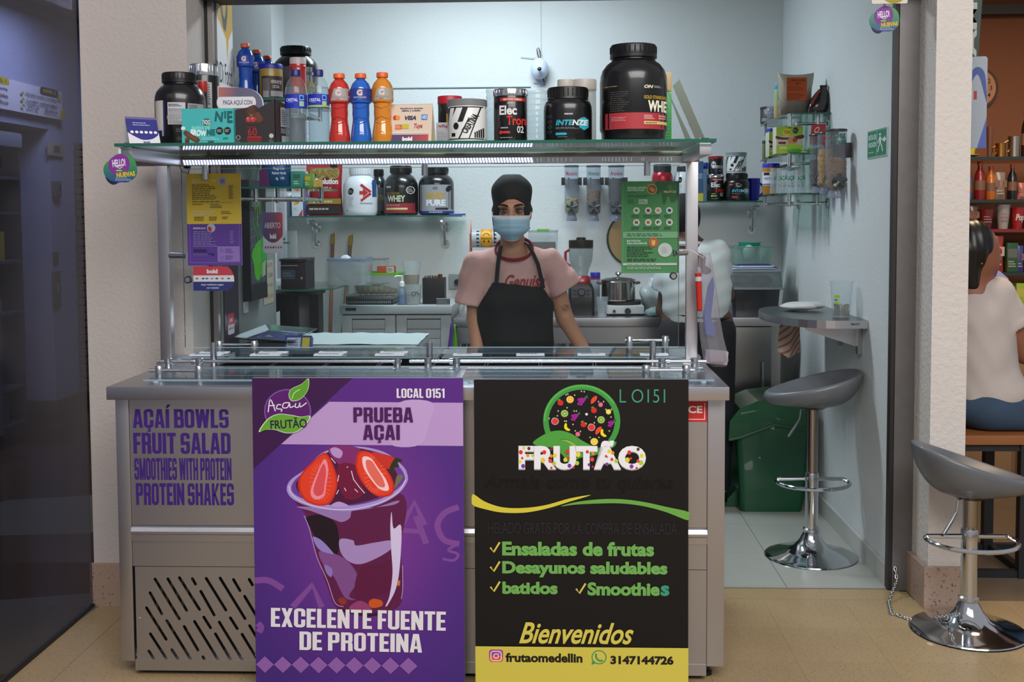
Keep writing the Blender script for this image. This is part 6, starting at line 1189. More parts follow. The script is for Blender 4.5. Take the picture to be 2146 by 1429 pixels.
def art(p):
    e = lambda x, y: (1302 + (x - 80) / 6.493, 380 + (y - 128) / 6.493)
    def T(s_, x0, y0, x1, y1, c_, b_=.03): (a0, b0), (a1, b1) = e(x0, y0), e(x1, y1); p.text(s_, a0, b0, a1, b1, c_, b_)
    def F(x0, y0, x1, y1, n, c_, k=1): (a0, b0), (a1, b1) = e(x0, y0), e(x1, y1); p.fine(a0, b0, a1, b1, n, c_, .45, k)
    def R(x0, y0, x1, y1, c_): (a0, b0), (a1, b1) = e(x0, y0), e(x1, y1); p.rect(a0, b0, a1, b1, c_)
    p.rect(1302, 380, 1422, 572, '44824c'); R(100, 150, 103, 1360, '7aa87c'); R(832, 150, 835, 1360, '7aa87c'); R(100, 1358, 835, 1361, '7aa87c')
    p.poly([e(*q) for q in [(540, 128), (862, 128), (862, 320), (830, 380), (800, 420), (750, 415), (730, 340), (700, 335), (685, 420), (660, 450), (636, 420), (630, 290), (610, 255), (595, 300), (570, 305), (552, 280)]], '2a5a34')
    T('ENSALADAS', 165, 202, 415, 228, 'c8d8c8'); T('DE FRUTAS', 165, 236, 390, 260, 'c8d8c8'); F(165, 270, 360, 286, 1, '24442c'); cx, cy = e(495, 235); p.ell(cx, cy, 10.5, 10.5, 'c89c70'); p.ell(cx, cy, 9, 9, '9a3424'); p.ell(cx - 2, cy - 1, 4.5, 4, '8a8a2c', 12); p.ell(cx + 2, cy + 2, 4, 3.5, 'c8902c', 12)
    T('FRUTÃO', 655, 252, 820, 288, 'c8b88a', .04); cx, cy = e(735, 210); p.ring(cx, cy, 5, 1, '4a8a3c', n=16); p.ell(cx, cy, 2, 2, '8a6a34', 8); F(165, 310, 490, 348, 2, '24442c', 2); F(165, 372, 280, 432, 3, '24442c', 3); R(318, 374, 434, 436, 'b8c4b8'); F(326, 380, 430, 430, 3, '24342c', 4)
    for j, y in enumerate((525, 686)):
        for i, x in enumerate((285, 446, 580, 732)): cx, cy = e(x, y); p.ell(cx, cy, 7, 7, 'c8cec8', 20); p.ell(cx, cy, 4, 3.6, (('5a7a24', '8a2434', 'c87a6a', '3a2a5a'), ('7a4a2c', 'a85a2c', '2c3a24', '6a4a2c'))[j][i], 12, 20); p.ell(cx + 1.5, cy + 1.5, 2, 2, (('7a9a34', 'a02c3c', 'd88a7a', '4a3a6a'), ('8a5a3c', 'c0703c', 'c8c8a0', '4a3a24'))[j][i], 8); F(x - 70, y + 55, x + 60, y + 100, 2, '1f3a26', 5 + i)
    R(100, 812, 862, 898, '73a27a'); F(158, 830, 735, 878, 2, '1a2a1e', 9); T('BATIDOS', 155, 924, 340, 948, 'c8d8c8'); T('SALUDABLES', 155, 958, 428, 982, 'c8d8c8'); cx, cy = e(516, 955); p.ell(cx, cy, 10.3, 10.3, 'b8582c'); p.poly([(cx - 4, cy - 4), (cx + 4, cy - 4), (cx + 3, cy + 6), (cx - 3, cy + 6)], 'd8b060'); cx, cy = e(672, 1060); p.ell(cx, cy, 14.8, 14.8, 'b9beba'); p.fine(cx - 7, cy - 6, cx + 7, cy + 8, 4, '8a908c', .4)
    F(158, 1004, 545, 1156, 6, '1f3f26', 12); F(158, 1170, 720, 1216, 2, '1f3f26', 13); R(100, 1236, 835, 1268, 'b4beb4'); F(158, 1244, 770, 1260, 1, '2a342c', 14); F(158, 1284, 620, 1326, 2, 'a8c0a8', 15)
menu('green fruit salad menu sheet behind the right of the guard glass', 1302, 380, 1422, 572, '', art)
def art(p):
    o = [(405, 558), (478, 558)] + smooth([(486, 566), (492, 582), (489, 598), (478, 608)], 4, False) + [(405, 608)]
    p.poly(o, '27296a'); p.poly([(405, 558), (478, 558), (486, 566), (491, 577), (405, 577)], 'b83444'); p.poly([(405, 577), (491, 577), (492, 590), (405, 590)], 'cfcbd2'); p.text('bold', 434, 564, 457, 573, 'd8ccd4', .06)
    for x, c_ in ((413, 'b04030'), (426, '44445c'), (434, '3a5aa0'), (445, '8a8a98'), (455, '44444c'), (467, 'b0683c'), (480, '55555c')): p.ell(x, 583.5, 3.2, 1.8, c_, 10)
    p.text('Aqui recibimos pagos', 421, 594, 469, 599, 'b8bcd8', .03); p.text('con tarjetas', 433, 601, 459, 605.5, 'b8bcd8', .03)
a, b = P(405, 558, 3.948), P(492, 609, 3.948); W, H = b.x - a.x, a.z - b.z; t = thing('payment_sticker', 'red white and navy card payment sticker under the yellow menu', 'sticker', ((a.x + b.x) / 2, 3.945, b.z)); G().prism([(x, 0, z) for x, z in [(-W / 2, 0), (W * .35, 0), (W * .47, H * .25), (W * .495, H * .55), (W * .43, H * .85), (W * .34, H), (-W / 2, H)]], (0, .001, 0), mat('27296a', .5)).build('sheet', t); p = Pr(405, 558, 492, 609, .00005); art(p); p.build('print', t, front(-W / 2, H, W, H, 0))
# ---- evacuation sign on the right wall
y0_, y1_ = PXX(1861, 300, XR).y, PXX(1819, 300, XR).y; zt_, zb_ = PXX(1840, 270, XR).z, PXX(1840, 330, XR).z
t = thing('evacuation_sign', 'green evacuation route sign with walking figure on the right wall', 'sign', (XR - .0005, (y0_ + y1_) / 2, zb_)); L, H = y1_ - y0_, zt_ - zb_; G().prism([(-.003, a_, b_) for a_, b_ in rrect(-L / 2, 0, L / 2, H, .004)], (.003, 0, 0), mat('c0c8c8', .5)).build('board', t)
p = Pr(0, 0, 100, 130); p.rect(3, 3, 97, 127, '1f7452'); p.rect(7, 6, 93, 7.5, 'a8c8b8'); p.rect(7, 122.5, 93, 124, 'a8c8b8'); p.rect(50, 10, 51.5, 120, 'a8c8b8')
for k, w_ in enumerate(('RUTA DE', 'EVACUACION')): p.text(w_, 8, 22 + 34 * k, 47, 46 + 34 * k, 'b8ccc4', .05)
p.fine(10, 100, 46, 106, 1, 'a8c8b8', .7); WH = 'c8d4d0'; p.ell(66, 28, 5, 6, WH, 14); p.line([(66, 38), (67, 66)], 9, WH); p.line([(67, 64), (60, 84), (56, 106)], 4.5, WH); p.line([(68, 64), (76, 84), (80, 106)], 4.5, WH); p.line([(66, 40), (58, 56), (57, 68)], 3.5, WH); p.line([(68, 40), (76, 54), (84, 56)], 3.5, WH); p.poly([(80, 46), (88, 46), (88, 38), (97, 54), (88, 70), (88, 62), (80, 62)], WH)
p.build('print', t, lambda u, v, h: (-.003 - h, L / 2 - u * L, H * (1 - v)))
# ---- security camera and wall cable
c = P(1131, 146, YB); t = thing('security_camera', 'white egg shaped security camera on the back wall', 'camera', (c.x, YB - .002, c.z)); WC = mat('c0cce4', .3, coat=.4)
g = G().ball((0, -.045, 0), (.052, .055, .062), WC, 24, 16); g.v = [(x, min(y, 0), z) for x, y, z in g.v]; g.build('housing', t)
G().tube([(.034 * math.cos(q), -.046 - .055 * math.sqrt(1 - .4275 * math.cos(q) ** 2 - .3 * math.sin(q) ** 2), .034 * math.sin(q)) for q in [2 * PI * i / 24 for i in range(24)]], .002, 6, mat('3f5a9a', .4), closed=True).build('ring', t)
G().lathe([(.030, -.0), (.027, .02), (.018, .034), (0, .036)], (0, 0, 0), 20, WC).build('lens_hood', t); lh = t.children[-1]; lh.rotation_euler = (math.radians(100), 0, 0); lh.location = (0, -.088, -.002)
G().ball((0, -.122, -.012), (.013, .010, .012), mat('101014', .1, coat=1), 16, 10).build('lens', t)
G().tube([(0, -.02, .055), (-.012, -.02, .09), (-.016, -.02, .115), (-.006, -.02, .125), (.004, -.02, .10), (.006, -.02, .055)], .003, 6, mat('4a4540', .5)).tube([(.02, -.01, -.05), (.03, -.008, -.09), (.024, -.01, -.075)], .003, 6, mat('2a2624', .5)).tube([(0, -.01, .062), (-.11, -.006, .072)], .0018, 5, mat('9aa4ac', .5)).tube([(.008, -.004, .06), (.006, -.002, .62)], .0015, 5, mat('b8c4cc', .5)).build('cable', t)
a, b = P(822, 184, YB - .004), P(1112, 178, YB - .004); t = thing('wall_cable', 'thin painted cable running along the back wall to the camera', 'cable', (a.x, YB - .006, a.z)); G().tube([(0, 0, 0), (b.x - a.x, 0, 0)], .0045, 8, mat('aebcc4', .6)).build('cable', t)
# ================================================================ WORKTOPS AND KITCHEN THINGS
ZW = P(1100, 666, 6.0).z
t = thing('steel_table', 'long steel prep table against the back wall behind the shop worker', 'table', (.25, 6.27, 0)); x0, x1 = P(950, 668, 6.0).x, P(1395, 668, 6.0).x
G().box((x0, 5.98, ZW - .045), (x1, YB - .01, ZW), STEEL, .003).build('tabletop', t, world=True)
G().box((x0 + .02, YB - .03, ZW), (x1, YB - .01, ZW + .06), STEEL).build('splash_back', t, world=True)
for x in (x0 + .03, x0 + .62, x1 - .03):
    for y in (6.02, YB - .06): G().cyl((x, y, 0), (x, y, ZW - .046), .019, n=14, m=SATIN).build('leg', t, world=True)
G().box((x0 + .02, 6.0, ZW - .14), (x1 - .02, 6.02, ZW - .05), STEEL).build('apron', t, world=True)
G().box((x0 + .02, 6.0, .25), (x1 - .02, YB - .03, .28), STEEL).build('undershelf', t, world=True)
t = thing('steel_fridge', 'steel undercounter fridge with bar handle right of the man', 'fridge', (1.1, 6.25, 0)); x0, x1 = P(1418, 676, 6.0).x, P(1619, 676, 6.0).x
FD = mat('8a8a88', .30, 1., brushed=3, name='dull_steel')
G().box((x0, 6.04, .10), (x1, YB - .02, ZW - .045), FD).build('body', t, world=True); G().box((x0 - .01, 5.98, ZW - .045), (P(1636, 668, 6.0).x, YB - .01, ZW), STEEL, .003).build('worktop', t, world=True)
xm = P(1524, 700, 6.0).x
for a, b in ((x0 + .004, xm - .002), (xm + .002, x1 - .004)):
    d = G().box((a, 6.005, .14), (b, 6.038, ZW - .05), FD, .004).build('door', t, world=True); G().cyl((b - .05, 5.985, ZW - .50), (b - .05, 5.985, ZW - .24), .006, n=12, m=SATIN).cyl((b - .05, 5.985, ZW - .48), (b - .05, 6.006, ZW - .48), .005, n=10, m=SATIN).cyl((b - .05, 5.985, ZW - .26), (b - .05, 6.006, ZW - .26), .005, n=10, m=SATIN).build('handle', d if False else t, world=True)
for x in (x0 + .05, x1 - .05):
    for y in (6.1, YB - .1): G().cyl((x, y, 0), (x, y, .10), .018, n=12, m=BLACKP).build('foot', t, world=True)
# ---- grey plastic cupboard
t = thing('plastic_cupboard', 'grey plastic cupboard with slatted doors left of the shop worker', 'cupboard', (-.8, 6.2, 0)); x0, x1 = P(711, 655, 5.9).x, P(948, 655, 5.9).x; zt_ = P(800, 641, 5.9).z
PG = mat('a2a8ac', .5, name='pale_grey_plastic'); PG2 = mat('8f9599', .5)
G().box((x0, 5.90, zt_ - .045), (x1, 6.44, zt_), PG, .01).build('top', t, world=True); G().box((x0 + .01, 5.935, .03), (x1 - .01, 6.43, zt_ - .046), PG2).build('body', t, world=True)
xm = (P(829, 700, 5.9)).x
for a, b in ((x0 + .01, xm - .004), (xm + .004, x1 - .01)):
    d = thing('tmp', 'x', 'x'); bpy.data.objects.remove(d)
    fr = G().box((a, 5.915, .05), (a + .055, 5.934, zt_ - .052), PG, .003).box((b - .055, 5.915, .05), (b, 5.934, zt_ - .052), PG, .003).box((a + .055, 5.915, zt_ - .070), (b - .055, 5.934, zt_ - .052), PG).box((a + .055, 5.915, .05), (b - .055, 5.934, .10), PG).build('door', t, world=True)
    n = 16; sl_ = G().box((0, 0, 0), (b - a - .112, .014, .0505), PG, .003).mesh('slat')
    for i in range(n): o = piece('slat', sl_, fr, (a + .056 - t.location.x, 5.920 - t.location.y, .10 + i * .0525))
a = P(736, 647, 5.895); G().box((P(724, 645, 5.9).x, 5.897, P(724, 651, 5.9).z), (P(746, 645, 5.9).x, 5.9, P(746, 645, 5.9).z), mat('26262a', .4)).build('name_plate', t, world=True)
for x in (x0 + .04, x1 - .04):
    for y in (5.96, 6.40): G().cyl((x, y, 0), (x, y, .03), .02, n=12, m=PG2).build('foot', t, world=True)
ZD = zt_
def tubbox(name, label, cat_, px0, px1, yt, Y, zb, d, m, lidm=None, taper=.93, lh=.012, group=None):
    a, b = P(px0, yt, Y), P(px1, yt, Y); W = b.x - a.x; h = a.z - zb; t = thing(name, label, cat_, ((a.x + b.x) / 2, Y + d / 2, zb + .0005), 0, group)
    g = G(); o0 = rrect(-W / 2 * taper, -d / 2 * taper, W / 2 * taper, d / 2 * taper, .02); o1 = rrect(-W / 2, -d / 2, W / 2, d / 2, .025); n = len(o0)
    hh = h - (lh if lidm else 0)
    g.add([(x, y, 0) for x, y in o0] + [(x, y, hh) for x, y in o1], [(i, (i + 1) % n, n + (i + 1) % n, n + i) for i in range(n)] + [tuple(range(n))[::-1]], m); g.build('tub', t)
    if lidm: G().prism([(x * 1.02, y * 1.02, hh) for x, y in o1], (0, 0, lh), lidm).build('lid', t)
    else: G().tube([(x, y, hh) for x, y in o1], .004, 6, m, closed=True).build('rim', t)
    return t, W, h
# griddle, box with bread, upper box
t = thing('waffle_iron', 'flat steel griddle with beaded edge on the grey cupboard', 'griddle', (P(782, 632, 6.1).x, 6.12, ZD)); a, b = P(733, 632, 5.98), P(832, 632, 5.98); W = b.x - a.x
zz = P(780, 620, 6.0).z - ZD; G().box((-W / 2, -.14, .004), (W / 2, .14, zz * .55), mat('3a3c3e', .4, .6), .004).box((-W / 2, -.15, zz * .6), (W / 2, .15, zz), mat('7c7a78', .35, .9), .003).build('plate', t); g = G()
for i in range(24): g.box((-W / 2 + .008 + i * (W - .016) / 24, -.145, .008), (-W / 2 + .008 + (i + .55) * (W - .016) / 24, -.139, zz * .5), mat('8f949a', .4, .5))
g.build('beaded_edge', t)['kind'] = 'stuff'
t, W, h = tubbox('food_box', 'clear food box with lime green lid holding bread on the cupboard', 'box', 738, 838, 573, 6.00, ZD + zz + .001, .24, CLEAR, mat('4f9a1c', .4)); zb2 = ZD + zz + h
tb = thing('bread', 'pale sliced loaf inside the green lidded box', 'bread', (t.location.x - .02, 6.10, ZD + zz + .004)); g = G()
for i in range(7): r_ = .075 - .006 * i; g.ball((-.08 + i * .03, -.02, .042 - .004 * i), (.026, .05, .044 - .0045 * i), mat('9a8a68', .8, var=.1), 12, 8)
g.build('loaf', tb)
t, W, h = tubbox('food_box', 'empty clear box stacked on the green lid', 'box', 747, 806, 543, 6.04, zb2 + .001, .18, CLEAR, glass('aab2ba', .25, .1, 'grey_clear_lid'), .96, .006)
carton('yeast_box', 'small orange and white box on the green lid', 'box', 790, 827, 558, 6.02, zb2, .05, '9a3f24', lambda p: (p.rect(54, 8, 96, 92, 'a8a8a0'), p.fine(58, 20, 92, 80, 4, '3a3a3a', .5)))
# pump bottle
t = thing('sanitizer_bottle', 'clear pump bottle with white pump on the cupboard edge', 'bottle', (P(842, 634, 5.96).x, 5.98, ZD)); h = P(842, 577, 5.96).z - ZD; r = .024
G().lathe([(r * .9, 0), (r, .006), (r, h * .42), (r * .8, h * .54), (r * .5, h * .60), (r * .5, h * .64)], (0, 0, 0), 24, glass('cfe0ee', .16, .05, 'sanitizer_plastic')).build('body', t); G().lathe([(r * .9, .003), (r * .9, h * .34)], (0, 0, 0), 20, glass('9fc4e4', .25, .05, 'blue_gel')).build('gel', t)
G().lathe([(r * .62, h * .62), (r * .62, h * .76), (r * .3, h * .79), (r * .2, h * .80), (r * .22, h * .93), (r * .34, h * .98), (0, h)], (0, 0, 0), 18, WHITEP).tube([(0, 0, h * .97), (-.03, -.01, h * .975), (-.038, -.012, h * .94)], .004, 8, WHITEP).build('pump', t)
# stacked cups with oats / white powder
def cupf(label, px0, px1, yt, Y, zb, fill, fh, top=1., bot=.72, cat_='cup'):
    a, b = P(px0, yt, Y), P(px1, yt, Y); r = (b.x - a.x) / 2; h = a.z - zb; t = thing('clear_cup', label, cat_, ((a.x + b.x) / 2, Y, zb + .0005))
    G().lathe([(r * bot, 0), (r * (bot + (1 - bot) * .96), h * .97), (r * 1.03, h * .975), (r * 1.03, h)], (0, 0, 0), 28, CUP, cap=False).build('cup', t)
    if fill: G().lathe([(r * bot * .97, .003), (r * (bot + (1 - bot) * fh) * .97, h * fh), (0, h * fh * 1.03)], (0, 0, 0), 24, mat(fill, .9, bump=.6, bscale=220, var=.2, vscale=150)).build('contents', t)
    return t, r, h
t, r, h = cupf('wide clear cup of white powder with a printed face, on the cupboard', 845, 883, 597, 6.0, ZD, 'a8aaa8', .6, bot=.86); p = Pr(0, 0, 100, 100); p.ring(62, 44, 12, 3, '3a4044', 20, 330, 16); p.ring(80, 46, 10, 3, '3a4044', 160, 400, 16); p.line([(50, 36), (92, 30)], 2, '3a4044'); p.build('print', t, wrap(r * .98, 0, h, 165), cuts=10); zc_ = ZD + h
cupf('tall clear cup of rolled oats standing on the powder cup', 843, 882, 548, 6.0, zc_ + .001, '9a8a6a', .44, bot=.75)
t, W, h, mp = bx('utensil_box', 'tall black box holding shiny utensils on the grey cupboard', 'box', 885, 931, 583, 6.0, ZD, .11, '0c0c0d'); 
for x, c_, hh in ((-.04, CHROME, .012), (-.015, CHROME, .014), (.012, mat('7a6024', .4), .012), (.035, mat('5a2a20', .4), .02)): G().lathe([(.011, h), (.012, h + hh)], (x, -.02, 0), 12, c_).build('utensil', t)
carton('small_sign', 'tiny grey patterned card at the right of the cupboard top', 'card', 914, 943, 625, 5.93, ZD, .006, '4a4c50', lambda p: (p.rect(0, 0, 100, 12, '9a9ca0'), p.rect(0, 86, 100, 100, '9a9ca0'), p.fine(10, 26, 90, 76, 3, '8a8c90', .4)))
c = P(962, 590, YB); t = thing('wall_socket', 'grey wall socket with black plug left of the shop worker', 'socket', (c.x, YB - .002, c.z)); G().box((-.06, -.012, -.045), (.06, 0, .045), mat('8a8e90', .5), .004).build('plate', t); G().cyl((-.01, -.012, 0), (-.01, -.045, 0), .016, n=14, m=BLACKP).tube([(-.01, -.04, 0), (.03, -.05, -.03), (.06, -.04, -.14), (.06, -.03, -.30)], .004, 6, BLACKP).build('plug', t)
# cloths hanging beside the cupboard
for k, (px0, px1, c_, lb) in enumerate(((940, 951, '5a3a9a', 'violet'), (948, 957, '5aa81c', 'lime green'))):
    Y = 5.88 - .012 * k; a, b = P(px0, 676 + 3 * k, Y), P(px1, 676, Y); W = b.x - a.x; t = thing('cleaning_cloth', lb + ' cloth hanging beside the grey cupboard', 'cloth', ((a.x + b.x) / 2, Y, a.z)); g = G(); n = 8
    v = []; L_ = .34
    for j in range(12):
        for i in range(n): u = i / (n - 1); v.append(((u - .5) * W * (.3 + .9 * min(1, j / 4)), .008 * math.sin(5 * u + j * .5), -L_ * j / 11))
    g.add(v, [(j * n + i, j * n + i + 1, (j + 1) * n + i + 1, (j + 1) * n + i) for j in range(11) for i in range(n - 1)], mat(c_, .8)); o = g.build('cloth', t); md = o.modifiers.new('s', 'SOLIDIFY'); md.thickness = .003
G().cyl((x1 + .0, 5.9, P(950, 676, 5.88).z), (x1 + .03, 5.86, P(950, 676, 5.88).z), .003, n=8, m=SATIN).build('cloth_hook', bpy.data.objects['plastic_cupboard'], world=True)
# ---- paper towel in orange frame
c = P(1017, 500, 6.3); t = thing('paper_towel_holder', 'orange framed kitchen roll holder with smiling printed wrappers', 'holder', (c.x, 6.32, ZW)); OR = mat('b04a18', .4); top = P(1017, 460, 6.3).z - ZW
for s_ in (-1, 1): G().tube([(s_ * .085, 0, .0), (s_ * .085, 0, top * .7)], .008, 8, mat('7a3a1c', .4)).build('upright', t)
G().prism([(-.088, -.05, top * .42)] + [(-.088, y, z) for y, z in [(-.06, top * .6), (-.05, top * .85), (0, top), (.05, top * .85), (.06, top * .6), (.05, top * .42)]], (.006, 0, 0), OR).build('side_disc', t)
G().box((-.10, -.05, 0), (.10, .05, .01), OR, .003).build('base', t)
for k, z in enumerate((top * .80, top * .52)):
    rl = thing('kitchen_roll', ('upper', 'lower') [k] + ' wrapped kitchen roll with yellow smiling face on the orange holder', 'kitchen roll', (c.x + .01, 6.30 - .0, ZW + z), 0, 'wrapped kitchen rolls'); r_ = .052
    G().cyl((-.085, 0, 0), (.085, 0, 0), r_, n=28, m=mat('9fa6aa', .4)).build('roll', rl); p = Pr(0, 0, 160, 100)
    for x in (22, 120): [p.rect(x, 12 + 17 * i, x + 16, 20 + 17 * i, '2a2c30') for i in range(5)]
    p.rect(46, 0, 112, 100, 'c07a14'); p.ell(79, 50, 30, 44, 'd09a1c'); p.line(smooth([(60, 40), (70, 30), (88, 30), (98, 40)], 4, False), 4, '3a2408'); p.ell(66, 62, 5, 5, '3a2408', 10); p.ell(92, 62, 5, 5, '3a2408', 10)
    p.L = [([(y_, x_) for x_, y_ in v_], f_, c_) for v_, f_, c_ in p.L]; p.b = (0, 0, 100, 160)
    p.build('print', rl, lambda u, v, h: (-.08 + v * .16, -(r_ + h + .0004) * math.cos((u - .5) * 2.6), -(r_ + h + .0004) * math.sin((u - .5) * 2.6)), cuts=14)
t, W, h = tubbox('food_box', 'clear box with small green clip just right of the worker head', 'box', 1107, 1169, 483, 6.30, ZW + .30, .16, CLEAR, glass('cfd6d8', .2, .05, 'clear_lid')); G().box((-.035, -.085, h - .004), (.035, -.075, h + .008), mat('4fa82c', .4), .002).build('clip', t)
G().box((-W / 2 * .85, -.05, .004), (W / 2 * .85, .06, h * .6), mat('1a1c1e', .5), .01).build('dark_contents', t)
t2_ = thing('rack', 'small wire rack carrying the clear box behind the worker shoulder', 'rack', (t.location.x, 6.38, ZW)); 
for x in (-.09, .09):
    for y in (-.07, .07): G().cyl((x, y, 0), (x, y, .29), .004, n=8, m=SATIN).build('leg', t2_)
G().box((-.1, -.08, .29), (.1, .08, .298), SATIN).build('shelf', t2_)
# ---- blender
c0 = P(1218, 660, 6.2); t = thing('blender', 'red and black blender with a glass jug beside the steel pot', 'blender', (c0.x, 6.22, ZW)); k = 6.2 / FPX; z = lambda py: P(1218, py, 6.12).z - ZW; m_ = lambda px: px * 6.12 / FPX
g = G(); BB = mat('131315', .35)
v = []
for (zz_, w2_, d2_) in ((0, 28, .085), (z(640), 28, .09), (z(608), 27, .085), (z(596), 22, .07)): v += [(x, y, zz_) for x, y in rrect(-m_(w2_), -d2_, m_(w2_), d2_, .02)]
n = len(v) // 4; G().add(v, [(j * n + i, j * n + (i + 1) % n, (j + 1) * n + (i + 1) % n, (j + 1) * n + i) for j in range(3) for i in range(n)] + [tuple(range(n))[::-1], tuple(range(3 * n, 4 * n))], BB).build('motor_base', t)
G().prism([(x, -.094, zz_) for x, zz_ in ((-m_(20), z(624)), (m_(18), z(624)), (m_(21), z(603)), (-m_(21), z(603)))], (0, .01, 0), mat('55585c', .35, .6)).build('control_panel', t)
G().cyl((0, -.094, z(612)), (0, -.115, z(612)), m_(8), n=22, m=mat('1c1c1e', .25)).cyl((0, -.115, z(612)), (0, -.117, z(612)), m_(6), n=22, m=mat('6a6c70', .3, .8)).build('dial', t)
for x in (-14, 14):
    for y in (608, 616): G().box((m_(x) - m_(4), -.098, z(y) - .004), (m_(x) + m_(4), -.094, z(y) + .004), mat('2a2c2e', .3), .002).build('button', t)
G().lathe([(m_(20), z(596)), (m_(21), z(590)), (m_(19), z(582)), (m_(17), z(580))], (0, 0, 0), 26, mat('8a1822', .3)).build('red_collar', t)
p = Pr(0, 0, 100, 30); p.line([(30, 6), (70, 6), (70, 24), (30, 24), (30, 6)], 1, 'c8b8b8'); p.text('Oster', 34, 9, 66, 21, 'd0c0c0', .02); p.build('lettering', t, wrap(m_(21), z(594), z(582), 170), cuts=10)
G().lathe([(m_(14), z(580)), (m_(17), z(566)), (m_(24), z(548)), (m_(26.5), z(520))], (0, 0, 0), 30, glass('d3d9da', .16, .04, 'jug_glass'), cap=False).build('jug', t)
G().tube([(-m_(24), 0, z(524)), (-m_(33), 0, z(530)), (-m_(33), 0, z(552)), (-m_(22), 0, z(560))], .008, 8, mat('8a1822', .3)).build('jug_handle', t)
G().lathe([(m_(25), z(522)), (m_(26), z(518)), (m_(26), z(504)), (m_(10), z(503)), (m_(10), z(499)), (m_(8), z(498)), (0, z(498))], (0, 0, 0), 28, mat('1c1412', .35)).build('jug_lid', t)
# bottle behind blender
t, r, h = jar('milk_bottle', 'white bottle with blue and red cap behind the blender', 'bottle', 1237, 1258, 571, 6.40, ZW, 'canf', mat('9aa4b0', .3), mat('2430a0', .4), ribs=False); G().lathe([(r * .97, h * .82), (r * 1.01, h * .825), (r * 1.01, h * .86), (r * .97, h * .865)], (0, 0, 0), 20, mat('a02430', .4)).build('red_ring', t)
# hot plate + pot
c0 = P(1308, 660, 6.2); hz = P(1300, 641, 6.1).z - ZW; t = thing('hot_plate', 'white electric hot plate with dark knobs under the steel pot', 'hot plate', (c0.x, 6.22, ZW)); W = m_(78)
G().box((-W / 2, -.13, .012), (W / 2, .13, hz), mat('b4b8b8', .4), .006).build('body', t); [G().cyl((x, -.13, hz * .5), (x, -.148, hz * .5), r_, n=18, m=c_).build('knob', t) for x, r_, c_ in ((-W * .30, .008, mat('5a2420', .4)), (W * .06, .017, mat('24262a', .4)))]
G().lathe([(.095, hz), (.095, hz + .018), (.08, hz + .022)], (0, .01, 0), 26, mat('1e1e20', .5)).build('burner', t); [G().cyl((x, y, 0), (x, y, .012), .012, n=10, m=BLACKP).build('foot', t) for x in (-.09, .09) for y in (-.1, .1)]
pz = ZW + hz + .023; t = thing('steel_pot', 'steel pot with glass lid standing on the white hot plate', 'pot', (P(1296, 600, 6.2).x, 6.22, pz)); z = lambda py: P(1296, py, 6.12).z - pz; R = m_(36)
G().lathe([(R * .95, 0), (R, .006), (R, z(592)), (R * 1.04, z(590)), (R * 1.04, z(588)), (R * .97, z(589))], (0, 0, 0), 36, mat('a8a49e', .18, 1.)).build('body', t); G().lathe([(R * 1.02, z(589)), (R * .8, z(585)), (R * .3, z(583)), (0, z(582))], (0, 0, 0), 32, mat('5a5f62', .12, .7)).build('pot_lid', t); G().lathe([(.006, z(583)), (.008, z(579)), (.019, z(576)), (.016, z(572)), (0, z(571))], (0, 0, 0), 18, CHROME).build('lid_knob', t)
for s_ in (-1, 1): G().tube([(s_ * R, -.03, z(596)), (s_ * (R + .022), -.03, z(594)), (s_ * (R + .022), .03, z(594)), (s_ * R, .03, z(596))], .006, 8, mat('4a4642', .3, .8)).build('pot_handle', t)
cupf('clear plastic cup on the table between blender and pot', 1249, 1275, 622, 6.05, ZW, None, .4)
# round tray on wall
c = P(1330, 500, YB); t = thing('round_tray', 'round tan tray with dark green rim hanging behind the green menu', 'tray', (c.x, YB - .004, c.z)); R = P(1387, 500, YB).x - c.x
G().cyl((0, 0, 0), (0, -.008, 0), R, n=40, m=mat('a08258', .6, var=.06)).build('disc', t); G().tube([(R * math.cos(q), -.006, R * math.sin(q)) for q in [2 * PI * i / 40 for i in range(40)]], .006, 8, mat('1f3f2c', .4), closed=True).build('rim', t)
# white carrier bag, cloth
def crumple(name, label, cat_, c, r, m, k, amp=.12, n=26, parts='bag'):
    t = thing(name, label, cat_, c); g = G().ball((0, 0, r[2]), r, m, n, n // 2); R = random.Random(k); ph = [R.uniform(0, 6) for _ in range(9)]; o = []
    for x, y, z in g.v:
        d = 1 + amp * (math.sin(30 * x + ph[0] + 12 * z) * math.sin(26 * y + ph[1]) + .6 * math.sin(55 * z + ph[2] + 20 * x) + .5 * math.sin(70 * x + 60 * y + ph[3]))
        o.append((x * d, y * d, max(.001, r[2] + (z - r[2]) * d)))
    g.v = o; g.build(parts, t); return t
crumple('carrier_bag', 'white crumpled plastic bag right of the steel pot', 'bag', (P(1370, 660, 6.2).x, 6.25, ZW), (m_(28), .09, .10), mat('a5adb0', .35), 3, .2, 40)
crumple('kitchen_cloth', 'crumpled green and red kitchen cloth in front of the white bag', 'cloth', (P(1372, 660, 6.05).x, 6.08, ZW), (m_(24), .07, .022), mat('7f9290', .9, var=.5, vscale=30), 5, .2)
